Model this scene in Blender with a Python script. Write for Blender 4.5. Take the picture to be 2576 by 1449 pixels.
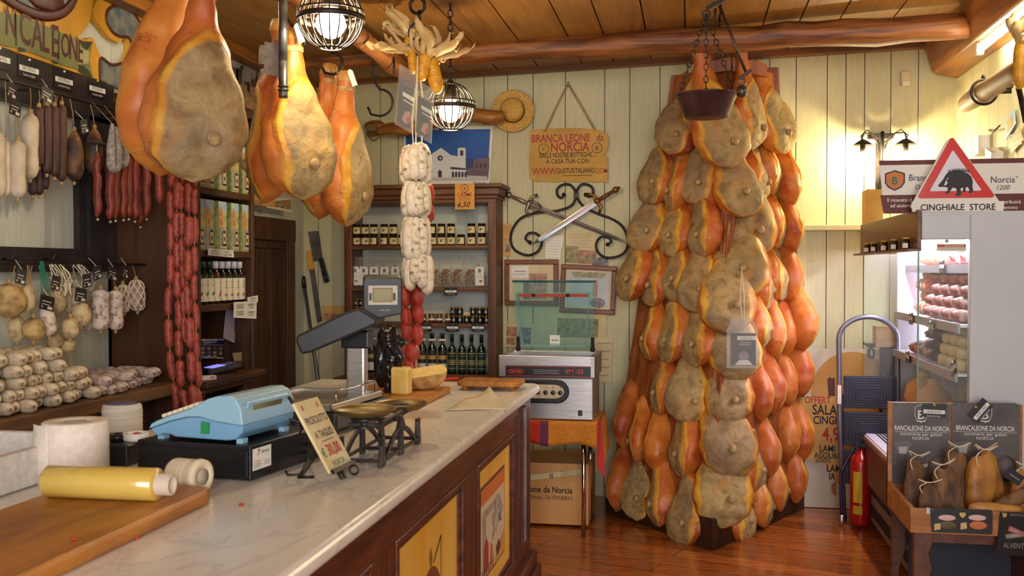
import bpy, math, random
from mathutils import Vector as V, Matrix as MX, Euler
PI = math.pi
sc = bpy.context.scene
C = sc.collection
for o_ in list(bpy.data.objects): bpy.data.objects.remove(o_)
# ---------------------------------------------------------------- camera, sky, daylight, exposure
EYE = 1.5; YAW = math.radians(10.1); PIT = math.radians(-1.05); FPX = 2530.0
cd = bpy.data.cameras.new('camera'); cam = bpy.data.objects.new('camera', cd); C.objects.link(cam)
cam.location = (0, 0, EYE); cam.rotation_euler = (PI/2+PIT, 0, YAW)
cd.sensor_width = 36; cd.lens = 36*FPX/2576; cd.clip_start = .05; cd.clip_end = 60
cd.dof.use_dof = True; cd.dof.focus_distance = 5.4; cd.dof.aperture_fstop = 6.3
sc.camera = cam
wd = bpy.data.worlds.new('world'); sc.world = wd; wd.use_nodes = True
wd.node_tree.nodes['Background'].inputs[0].default_value = (.80, .86, 1.0, 1)
wd.node_tree.nodes['Background'].inputs[1].default_value = .55
def area(name, loc, rot, sx, sy, power, col):
    l = bpy.data.lights.new(name, 'AREA'); l.shape = 'RECTANGLE'; l.size = sx; l.size_y = sy; l.energy = power; l.color = col
    o = bpy.data.objects.new(name, l); C.objects.link(o); o.location = loc; o.rotation_euler = rot; return o
area('shop_window_daylight', (.75, -1.9, 1.8), (PI/2, 0, .16), 2.7, 2.0, 225, (.97, .95, 1.0))
sc.view_settings.view_transform = 'Standard'; sc.view_settings.look = 'None'
sc.view_settings.exposure = 0.0; sc.view_settings.gamma = 1
sc.cycles.max_bounces = 7; sc.cycles.diffuse_bounces = 3; sc.cycles.glossy_bounces = 3
sc.cycles.transmission_bounces = 5; sc.cycles.transparent_max_bounces = 12
sc.cycles.sample_clamp_indirect = 5; sc.cycles.caustics_reflective = False; sc.cycles.caustics_refractive = False

# ---------------------------------------------------------------- from a point of the photo to a place in the room
_F = V((-math.sin(YAW)*math.cos(PIT), math.cos(YAW)*math.cos(PIT), math.sin(PIT)))
_R = V((math.cos(YAW), math.sin(YAW), 0)); _U = _R.cross(_F); EY = V((0, 0, EYE))
def W(px, py, x=None, y=None, z=None, d=None):
    r = _F + _R*((px-1288)/FPX) + _U*((724.5-py)/FPX)
    t = d if d is not None else (x/r.x if x is not None else (y/r.y if y is not None else (z-EYE)/r.z))
    return EY + r*t
def pxsize(p): return (V(p)-EY).dot(_F)/FPX            # metres per photo pixel at a point
def PX(p):
    q = V(p)-EY; d = q.dot(_F); return 1288+FPX*q.dot(_R)/d, 724.5-FPX*q.dot(_U)/d
# ---------------------------------------------------------------- mesh building
def lin(c):
    c = c/255.0; return c/12.92 if c <= .04045 else ((c+.055)/1.055)**2.4
def L3(c): return (lin(c[0]), lin(c[1]), lin(c[2]), 1)
def frame(o, right, up):
    r = V(right).normalized(); u = V(up); n = r.cross(u).normalized(); u = n.cross(r)
    return MX(((r.x, u.x, n.x, o[0]), (r.y, u.y, n.y, o[1]), (r.z, u.z, n.z, o[2]), (0, 0, 0, 1)))
def back(o): return frame(o, (1, 0, 0), (0, 0, 1))       # faces the camera side (-Y)
def lft(o): return frame(o, (0, 1, 0), (0, 0, 1))        # faces +X
def rgt(o): return frame(o, (0, -1, 0), (0, 0, 1))       # faces -X
def top_(o): return frame(o, (1, 0, 0), (0, 1, 0))       # faces up
def face_to(o, tilt=0, turn=0):                           # turned towards a heading, tilted back
    m = MX.Translation(o) @ MX.Rotation(turn, 4, 'Z') @ MX.Rotation(-tilt, 4, 'X')
    return m @ back((0, 0, 0))
_tx = {}
def text_geo(s, shear, bold):
    k = (s, shear, bold)
    if k not in _tx:
        c = bpy.data.curves.new('t', 'FONT'); c.body = s; c.size = 1; c.shear = shear; c.offset = bold; c.resolution_u = 3
        o = bpy.data.objects.new('t', c); me = o.to_mesh()
        vs = [v.co.copy() for v in me.vertices]; fs = [tuple(p.vertices) for p in me.polygons]
        o.to_mesh_clear(); bpy.data.objects.remove(o); bpy.data.curves.remove(c)
        _tx[k] = (vs, fs)
    return _tx[k]
class MB:
    def __init__(s, M=None): s.v = []; s.f = []; s.m = []; s.sm = []; s.M = M or MX.Identity(4); s.at = []
    def add(s, vs, fs, mi=0, smooth=False):
        b = len(s.v); s.v += [s.M @ V(p) for p in vs]
        for f in fs: s.f.append(tuple(b+i for i in f)); s.m.append(mi); s.sm.append(smooth)
        return s
    def box(s, c, sz, mi=0, rot=None):
        x, y, z = sz[0]/2, sz[1]/2, sz[2]/2; c = V(c)
        vs = [V((i, j, k)) for i in (-x, x) for j in (-y, y) for k in (-z, z)]
        if rot is not None: vs = [rot @ p for p in vs]
        return s.add([c+p for p in vs], [(0, 1, 3, 2), (4, 6, 7, 5), (0, 4, 5, 1), (2, 3, 7, 6), (0, 2, 6, 4), (1, 5, 7, 3)], mi)
    def bx(s, a, b, mi=0):
        return s.box([(a[i]+b[i])/2 for i in range(3)], [abs(b[i]-a[i]) for i in range(3)], mi)
    def beam(s, p, q, w, h, mi=0, up=(0, 0, 1)):
        p = V(p); q = V(q); d = (q-p); L = d.length; d.normalize(); u = V(up)
        if abs(d.dot(u)) > .98: u = V((0, 1, 0))
        r = d.cross(u).normalized(); u = r.cross(d)
        rot = MX((r, d, u)).transposed(); return s.box((p+q)/2, (w, L, h), mi, rot)
    def poly(s, pts, z=0.0, mi=0): return s.add([(p[0], p[1], z) for p in pts], [tuple(range(len(pts)))], mi)
    def rect(s, x0, y0, x1, y1, z=0.0, mi=0): return s.poly([(x0, y0), (x1, y0), (x1, y1), (x0, y1)], z, mi)
    def prism(s, pts, z0, z1, mi=0, smooth=False):
        n = len(pts); a = sum(pts[i][0]*pts[(i+1) % n][1]-pts[(i+1) % n][0]*pts[i][1] for i in range(n))
        if a < 0: pts = pts[::-1]
        s.add([(p[0], p[1], z0) for p in pts]+[(p[0], p[1], z1) for p in pts], [tuple(range(n))[::-1], tuple(range(n, 2*n))], mi)
        b = len(s.v)-2*n
        for i in range(n):
            j = (i+1) % n; s.f.append((b+i, b+j, b+n+j, b+n+i)); s.m.append(mi); s.sm.append(smooth)
        return s
    def lathe(s, prof, c=(0, 0, 0), n=24, mi=0, rot=None, smooth=True, sx=1, sy=1, closed=False):
        vs = []; fs = []; c = V(c)
        for r, z in prof:
            for i in range(n):
                p = V((r*sx*math.cos(2*PI*i/n), r*sy*math.sin(2*PI*i/n), z)); vs.append(c+(rot @ p if rot is not None else p))
        m = len(prof)
        for k in range(m-1 if not closed else m):
            k2 = (k+1) % m
            for i in range(n): fs.append((k*n+i, k*n+(i+1) % n, k2*n+(i+1) % n, k2*n+i))
        if not closed:
            if prof[0][0] > 1e-5: fs.append(tuple(range(n))[::-1])
            if prof[-1][0] > 1e-5: fs.append(tuple((m-1)*n+i for i in range(n)))
        return s.add(vs, fs, mi, smooth)
    def tube(s, pts, r, n=8, mi=0, closed=False, smooth=True, flat=1.0):
        pts = [V(p) for p in pts]; m = len(pts); rs = r if isinstance(r, (list, tuple)) else [r]*m
        vs = []; fs = []; nv = None
        for k in range(m):
            a = pts[k-1] if (k > 0 or closed) else pts[k]; b = pts[(k+1) % m] if (k < m-1 or closed) else pts[k]
            t = (b-a).normalized()
            if nv is None:
                nv = t.cross(V((0, 0, 1)))
                if nv.length < .05: nv = t.cross(V((0, 1, 0)))
                nv.normalize()
            else:
                nv = nv-t*nv.dot(t); nv.normalize()
            bn = t.cross(nv)
            for i in range(n):
                a_ = 2*PI*i/n; vs.append(pts[k]+(nv*math.cos(a_)+bn*math.sin(a_)*flat)*rs[k])
        for k in range(m if closed else m-1):
            k2 = (k+1) % m
            for i in range(n): fs.append((k*n+i, k*n+(i+1) % n, k2*n+(i+1) % n, k2*n+i))
        if not closed: fs += [tuple(range(n))[::-1], tuple((m-1)*n+i for i in range(n))]
        return s.add(vs, fs, mi, smooth)
    def ball(s, c, r, n=14, mi=0, sc3=(1, 1, 1), rot=None, fn=None):
        m = max(6, n*2//3); vs = []; fs = []; c = V(c)
        for k in range(m+1):
            t = PI*k/m
            for i in range(n):
                a = 2*PI*i/n; p = V((math.sin(t)*math.cos(a), math.sin(t)*math.sin(a), math.cos(t)))
                if fn: p = p*fn(p)
                p = V((p.x*r*sc3[0], p.y*r*sc3[1], p.z*r*sc3[2])); vs.append(c+(rot @ p if rot is not None else p))
        for k in range(m):
            for i in range(n): fs.append((k*n+i, (k+1)*n+i, (k+1)*n+(i+1) % n, k*n+(i+1) % n))
        return s.add(vs, fs, mi, True)
    def text(s, t, x, y, size, mi=0, al='C', z=.0015, shear=0, bold=0, sx=1.0, rot=0):
        vs, fs = text_geo(t, shear, bold)
        if not vs: return s
        x0 = min(p.x for p in vs); x1 = max(p.x for p in vs); off = {'C': -(x0+x1)/2, 'L': -x0, 'R': -x1}[al]
        cr, sr = math.cos(rot), math.sin(rot); out = []
        for p in vs:
            a, b = (p.x+off)*size*sx, p.y*size; out.append((x+a*cr-b*sr, y+a*sr+b*cr, z))
        return s.add(out, fs, mi)
    def ring(s, c, R, r, nrm=(0, 1, 0), n=20, m=8, mi=0, sy=1.0):
        nrm = V(nrm).normalized(); a = nrm.cross(V((0, 0, 1)))
        if a.length < .05: a = V((1, 0, 0))
        a.normalize(); b = nrm.cross(a); c = V(c)
        return s.tube([c+(a*math.cos(2*PI*i/n)+b*math.sin(2*PI*i/n)*sy)*R for i in range(n)], r, m, mi, True)
    def chain(s, p, q, link=.035, r=.0035, mi=0):
        p = V(p); q = V(q); d = q-p; k = max(2, int(d.length/(link*.78))); t = d.normalized()
        a = t.cross(V((0, 1, .13))).normalized(); b = t.cross(a)
        for i in range(k):
            c = p+d*((i+.5)/k); w = a if i % 2 else b
            s.tube([c+t*(link/2*math.cos(2*PI*j/10))+w*(link*.3*math.sin(2*PI*j/10)) for j in range(10)], r, 5, mi, True)
        return s
def ob(name, mb, mats, parent=None, bev=0, org=None, sub=0, solid=0, seg=2):
    me = bpy.data.meshes.new(name); vs = mb.v
    lo = V([min(p[i] for p in vs) for i in range(3)]); hi = V([max(p[i] for p in vs) for i in range(3)])
    if org is None: org = V(((lo.x+hi.x)/2, (lo.y+hi.y)/2, lo.z))
    org = V(org); me.from_pydata([p-org for p in vs], [], mb.f)
    me.polygons.foreach_set('material_index', mb.m); me.polygons.foreach_set('use_smooth', mb.sm)
    for m in (mats if isinstance(mats, (list, tuple)) else [mats]): me.materials.append(m)
    for nm, vals in mb.at:
        a = me.attributes.new(nm, 'FLOAT', 'POINT'); a.data.foreach_set('value', vals)
    me.update(); o = bpy.data.objects.new(name, me); C.objects.link(o)
    if parent is not None:
        o.parent = parent; o.location = org-wl(parent)
    else: o.location = org
    if solid:
        m = o.modifiers.new('solid', 'SOLIDIFY'); m.thickness = solid; m.offset = 0
    if bev:
        m = o.modifiers.new('bevel', 'BEVEL'); m.width = bev; m.segments = seg; m.limit_method = 'ANGLE'; m.angle_limit = .6
    if sub:
        m = o.modifiers.new('sub', 'SUBSURF'); m.levels = sub; m.render_levels = sub
    return o
def wl(o):
    p = V(o.location)
    while o.parent is not None: o = o.parent; p = p+V(o.location)
    return p
def tag(o, label, cat, group=None):
    o['label'] = label; o['category'] = cat
    if group: o['group'] = group
    return o
def thing(name, label, cat, loc=(0, 0, 0), group=None):
    o = bpy.data.objects.new(name, None); C.objects.link(o); o.location = loc; o.empty_display_size = .05
    return tag(o, label, cat, group)
def struct(name, mb, mats, **k):
    o = ob(name, mb, mats, **k); o['kind'] = 'structure'; return o
def dup(o, loc=None, rot=None, scale=None, label=None, group=None, parent=None):
    c = o.copy(); C.objects.link(c)
    if parent is not None: c.parent = parent
    if loc is not None: c.location = loc
    if rot is not None: c.rotation_euler = rot
    if scale is not None: c.scale = (scale,)*3 if isinstance(scale, (int, float)) else scale
    if label: c['label'] = label
    if group: c['group'] = group
    for ch in o.children: dup(ch, parent=c)
    return c
# ---------------------------------------------------------------- materials
def nd(t, ty, **k):
    n = t.nodes.new(ty)
    for a, v in k.items(): setattr(n, a, v)
    return n
def base(name):
    m = bpy.data.materials.new(name); m.use_nodes = True; t = m.node_tree; return m, t, t.nodes['Principled BSDF']
def coords(t, scale, rot=(0, 0, 0)):
    tc = nd(t, 'ShaderNodeTexCoord'); mp = nd(t, 'ShaderNodeMapping')
    mp.inputs['Scale'].default_value = scale; mp.inputs['Rotation'].default_value = rot
    t.links.new(tc.outputs['Object'], mp.inputs[0]); return mp.outputs[0]
def noise(t, vec, scale, detail=4, dist=0):
    n = nd(t, 'ShaderNodeTexNoise'); n.inputs['Scale'].default_value = scale; n.inputs['Detail'].default_value = detail
    n.inputs['Distortion'].default_value = dist; t.links.new(vec, n.inputs['Vector']); return n.outputs['Fac']
def ramp(t, fac, stops):
    r = nd(t, 'ShaderNodeValToRGB'); e = r.color_ramp.elements
    while len(e) < len(stops): e.new(.5)
    for x, (p, c) in zip(e, stops): x.position = p; x.color = L3(c) if len(c) == 3 else c
    t.links.new(fac, r.inputs[0]); return r.outputs[0]
def bumpn(t, b, fac, st, dist=.01):
    n = nd(t, 'ShaderNodeBump'); n.inputs['Strength'].default_value = st; n.inputs['Distance'].default_value = dist
    t.links.new(fac, n.inputs['Height']); t.links.new(n.outputs[0], b.inputs['Normal'])
def mixc(t, fac, a, b, mode='MIX'):
    n = nd(t, 'ShaderNodeMix', data_type='RGBA', blend_type=mode)
    for i, x in ((0, fac), (6, a), (7, b)):
        if isinstance(x, (int, float)): n.inputs[i].default_value = x
        elif isinstance(x, tuple): n.inputs[i].default_value = L3(x)
        else: t.links.new(x, n.inputs[i])
    return n.outputs[2]
def mat(name, c, c2=None, rough=.55, metal=0, scale=6, st=(1, 1, 1), bump=0, lo=.35, hi=.65, detail=4, coat=0, spec=.5, c3=None, dist=0, bd=.01):
    m, t, b = base(name); b.inputs['Roughness'].default_value = rough; b.inputs['Metallic'].default_value = metal
    b.inputs['Coat Weight'].default_value = coat; b.inputs['Specular IOR Level'].default_value = spec
    if c2 is None and not bump: b.inputs['Base Color'].default_value = L3(c); return m
    v = coords(t, st); f = noise(t, v, scale, detail, dist)
    if c2 is None: b.inputs['Base Color'].default_value = L3(c)
    else:
        stops = [(lo, c), (hi, c2)] if c3 is None else [(lo, c), ((lo+hi)/2, c3), (hi, c2)]
        t.links.new(ramp(t, f, stops), b.inputs['Base Color'])
    if bump: bumpn(t, b, f, bump, bd)
    return m
def wood(name, dark, light, ax=2, scale=9, rough=.45, bump=.15, coat=0, str_=.09):
    st = [1, 1, 1]; st[ax] = str_; return mat(name, dark, light, rough, 0, scale*2.6, tuple(st), bump, .36, .64, 6, coat, dist=.6)
def emit(name, c, s):
    m, t, b = base(name); b.inputs['Base Color'].default_value = (.8, .8, .8, 1)
    b.inputs['Emission Color'].default_value = (c[0], c[1], c[2], 1); b.inputs['Emission Strength'].default_value = s; return m
def clear(name, c=(255, 255, 255), rough=.05, w=.85, ior=1.0):
    m, t, b = base(name); out = t.nodes['Material Output']
    tr = nd(t, 'ShaderNodeBsdfTransparent'); tr.inputs[0].default_value = L3(c); mx = nd(t, 'ShaderNodeMixShader')
    b.inputs['Base Color'].default_value = L3(c); b.inputs['Roughness'].default_value = rough
    lw = nd(t, 'ShaderNodeLayerWeight'); lw.inputs[0].default_value = .25
    mm = nd(t, 'ShaderNodeMath', operation='MULTIPLY_ADD'); mm.inputs[1].default_value = .5; mm.inputs[2].default_value = 1-w
    t.links.new(lw.outputs['Fresnel'], mm.inputs[0]); t.links.new(mm.outputs[0], mx.inputs[0])
    t.links.new(tr.outputs[0], mx.inputs[1]); t.links.new(b.outputs[0], mx.inputs[2]); t.links.new(mx.outputs[0], out.inputs[0]); return m
WHITE = mat('white_paper', (236, 232, 222)); CREAM = mat('cream_paper', (226, 208, 160), (206, 184, 130), scale=5)
KRAFT = mat('kraft_card', (200, 150, 70), (222, 180, 100), scale=8); BLACK = mat('black_card', (24, 20, 22), rough=.4)
INK = mat('black_ink', (26, 20, 18), rough=.7); RED = mat('red_ink', (176, 40, 28), rough=.6); GREENP = mat('green_pin', (10, 130, 100))
IRON = mat('black_iron', (38, 34, 32), (66, 58, 52), .5, .6, 20); DARKIRON = mat('dark_iron', (30, 27, 27), (52, 46, 46), .45, .7, 25)
STEEL = mat('brushed_steel', (176, 172, 166), (196, 192, 186), .32, .9, 12, (1, 14, 14)); CHROME = mat('chrome', (205, 205, 210), rough=.15, metal=1)
BRASS = mat('brass', (176, 128, 52), (130, 90, 34), .35, .8, 14); PLASTICB = mat('black_plastic', (26, 26, 30), rough=.35)
DKWOOD = wood('dark_brown_wood', (50, 27, 11), (86, 50, 22)); DKWOODH = wood('dark_brown_wood_across', (56, 30, 13), (98, 58, 26), 1)
SHWOOD = wood('walnut_shelf_wood', (78, 44, 22), (122, 74, 38), 0); SHWOODV = wood('walnut_upright_wood', (72, 40, 20), (116, 68, 34), 2)
ROPE = mat('hemp_cord', (196, 164, 104), (160, 128, 76), .8, 0, 60); STRING = mat('white_string', (228, 214, 182), rough=.8)
# ---------------------------------------------------------------- the room
XL, XR, YB = -2.66, 1.62, 6.65
def ceil_z(x): return 2.775+.036*(x-XL)
def plankmat(name, c, c2, sc=3):
    m, t, b = base(name); v = coords(t, (1, 1, 1)); v2 = coords(t, (7, 7, .6))
    f = noise(t, v, 2.2, 5); g = noise(t, v2, 9, 5)
    col = ramp(t, f, [(.3, c), (.7, c2)]); col = mixc(t, .35, col, ramp(t, g, [(.35, c), (.65, c2)])); t.links.new(col, b.inputs['Base Color'])
    b.inputs['Roughness'].default_value = .6; bumpn(t, b, g, .25, .006); return m
M_wall = plankmat('pale_sage_boards', (194, 187, 146), (217, 209, 166)); M_gap = mat('dark_gap', (52, 30, 20))
M_wallL = plankmat('greyed_boards', (190, 194, 178), (212, 214, 198))
M_trim = wood('beam_wood', (92, 50, 18), (138, 82, 32), 0, 7, .4); M_trimY = wood('beam_wood_along', (112, 64, 22), (162, 102, 40), 1, 7, .4)
def planks(joints, z0, z1, mk, th=.02, gap=.005, mi=0):
    """joints: positions along the wall"""
    mb = MB()
    for a, b in zip(joints, joints[1:]): mk(mb, a+gap/2, b-gap/2, z0, z1, mi)
    return mb
jx = [W(p, 400, y=YB).x for p in (740, 800, 877, 957, 1002, 1060, 1145, 1218, 1277, 1341, 1422, 1521, 1584, 1660, 1730, 1800, 1870, 1935, 2002, 2080, 2127, 2174, 2240, 2309, 2400)]
jx[0] = XL-.05; jx[-1] = XR+.05
mb = planks(jx, 0, 3.05, lambda m, a, b, z0, z1, i: m.bx((a, YB, z0), (b, YB+.03, z1), i)); mb.bx((jx[0], YB+.012, 0), (jx[-1], YB+.06, 3.05), 1)
struct('wall_back', mb, [M_wall, M_gap])
ys = [-2.2+.31*i for i in range(30)]; ys = [y for y in ys if y < 2.7]+[3.045, 3.50, 3.95, 4.3, 4.75, 5.2, 5.65, 6.1, YB+.02]
mb = planks(ys, 0, 2.95, lambda m, a, b, z0, z1, i: m.bx((XL-.03, a, z0), (XL, b, z1), i)); mb.bx((XL-.06, ys[0], 0), (XL-.012, YB+.05, 2.95), 1)
struct('wall_left', mb, [M_wallL, M_gap])
ys = [-2.2+.17*i for i in range(53)]; ys[-1] = YB+.02
mb = planks(ys, 0, 3.05, lambda m, a, b, z0, z1, i: m.bx((XR, a, z0), (XR+.03, b, z1), i)); mb.bx((XR+.012, ys[0], 0), (XR+.06, YB+.05, 3.05), 1)
struct('wall_right', mb, [M_wall, M_gap])
# ceiling boards run away from the camera
m_, t, b = base('ceiling_boards'); v = coords(t, (9, .7, 9)); f = noise(t, v, 3, 6, .8); v2 = coords(t, (1, 1, 1)); g = noise(t, v2, 1.4, 3)
sx = nd(t, 'ShaderNodeTexCoord')
col = mixc(t, .45, ramp(t, f, [(.3, (112, 70, 22)), (.7, (172, 118, 46))]), ramp(t, g, [(.35, (116, 72, 26)), (.65, (170, 116, 48))])); t.links.new(col, b.inputs['Base Color'])
b.inputs['Roughness'].default_value = .42; bumpn(t, b, f, .12, .005); M_ceil = m_
jc = [W(p, 60, z=2.85).x for p in (1278, 1413, 1508, 1620, 1723, 1810, 1925, 2017, 2119, 2257)]
jc = [jc[0]-.27*i for i in range(6, 0, -1)]+jc; jc = [XL-.02]+[x for x in jc if XL+.1 < x]+[XR-.18, XR+.05]
mb = MB()
for a, b_ in zip(jc, jc[1:]):
    za, zb = ceil_z(a), ceil_z(b_)
    pts = [(a+.004, za), (b_-.004, zb), (b_-.004, zb+.04), (a+.004, za+.04)]
    mb.add([(x, y, z) for y in (-2.2, YB+.05) for x, z in pts], [(0, 1, 2, 3), (7, 6, 5, 4), (0, 4, 5, 1), (1, 5, 6, 2), (2, 6, 7, 3), (3, 7, 4, 0)], 0)
mb.add([(x, y, ceil_z(x)+dz) for dz in (.02, .07) for x, y in ((XL-.05, -2.2), (XR+.06, -2.2), (XR+.06, YB+.06), (XL-.05, YB+.06))], [(0, 3, 2, 1), (4, 5, 6, 7)], 1)
struct('ceiling', mb, [M_ceil, M_gap])
# floor boards, glossy red-brown
m_, t, b = base('floor_boards'); v = coords(t, (1, 1, 1), (0, 0, math.radians(20)))
br = nd(t, 'ShaderNodeTexBrick'); br.offset = .37; br.inputs['Scale'].default_value = 1; br.inputs['Mortar Size'].default_value = .004; br.inputs['Mortar Smooth'].default_value = .3
br.inputs['Brick Width'].default_value = 1.9; br.inputs['Row Height'].default_value = .15; br.inputs['Bias'].default_value = 0
br.inputs['Color1'].default_value = L3((150, 84, 36)); br.inputs['Color2'].default_value = L3((192, 118, 52)); br.inputs['Mortar'].default_value = L3((40, 16, 8))
t.links.new(v, br.inputs['Vector']); v2 = coords(t, (.9, 11, 1), (0, 0, math.radians(20))); f = noise(t, v2, 5, 7, .9)
col = mixc(t, .8, br.outputs[0], ramp(t, f, [(.3, (110, 62, 30)), (.5, (200, 150, 100)), (.7, (255, 220, 160))]), 'MULTIPLY')
col = mixc(t, .72, br.outputs[0], col); t.links.new(col, b.inputs['Base Color']); b.inputs['Roughness'].default_value = .22; b.inputs['Coat Weight'].default_value = .25
bumpn(t, b, f, .06, .004)
mb = MB(); mb.add([(XL-.1, -2.2, 0), (XR+.1, -2.2, 0), (XR+.1, YB+.1, 0), (XL-.1, YB+.1, 0)], [(0, 1, 2, 3)]); struct('floor', mb, m_, org=(0, 0, 0))
# log under the ceiling, plus trim boards
p, q = W(640, 158, y=5.95), W(2447, 66, y=5.75)
mb = MB(); n = 26; mb.tube([p.lerp(q, i/n)+V((0, 0, .006*math.sin(i*1.3)+.004*math.sin(i*2.9))) for i in range(n+1)], [.071+.004*math.sin(i*.9)+.003*math.sin(i*2.3) for i in range(n+1)], 14)
struct('trim_1', mb, wood('log_wood', (88, 46, 20), (152, 92, 44), 0, 11, .5, .6))
mb = MB(); a, b_ = W(700, 150, y=6.6), W(2380, 118, y=6.6)
mb.beam((XL, 6.615, 2.80), (1.45, 6.615, 2.915), .07, .085); struct('trim_2', mb, M_trim, bev=.006)
mb = MB(); z = W(2395, 165, y=6.55).z; mb.prism([(1.40, z+.20), (XR, z+.20), (XR, z-.07), (1.47, z-.035)], -YB+.03, 2, 0); mb.M = MX.Identity(4)
mb.v = [V((p.x, -p.z, p.y)) for p in mb.v]; struct('trim_3', mb, M_trimY, bev=.012)
mb = MB(); mb.bx((XL, -2, 2.72), (XL+.12, 6.6, 2.80)); struct('trim_4', mb, M_trimY, bev=.006)
mb = MB(); mb.bx((-1.3, 2.55, 2.72), (-3, 2.67, 2.86)); struct('trim_5', mb, M_trim, bev=.006)
# ledge on the back wall and white post beside the tower
zl = W(2100, 566, y=6.6).z; a = W(1995, 570, y=6.6).x; b_ = W(2200, 570, y=6.6).x
mb = MB(); mb.bx((a, 6.57, zl-.035), (XR, YB, zl)); struct('trim_6', mb, M_wall, bev=.004)
mb = MB(); mb.bx((W(2004, 700, y=6.6).x, 6.6, 0), (W(2029, 700, y=6.6).x, YB, zl-.035)); struct('trim_7', mb, M_wall, bev=.003)
# brown plank door in the left wall
y0, y1 = 5.05, 6.33; zt = W(690, 552, x=XL).z
mb = MB(lft((XL, 0, 0)))
mb.bx((y0, 0, 0), (y1, zt-.16, .03), 0); mb.bx((y0, 0, .0), (y0+.1, zt, .07), 0); mb.bx((y1-.13, 0, 0), (y1, zt, .07), 0)
mb.bx((y0, zt-.14, 0), (y1, zt, .075), 0); mb.bx((y0, zt-.19, 0), (y1-.13, zt-.14, .05), 0)
for i in range(5): mb.bx((y0+.12+i*.21, 0, 0), (y0+.32+i*.21, zt-.19, .036), 0)
struct('door_1', mb, DKWOOD, bev=.003)
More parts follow.
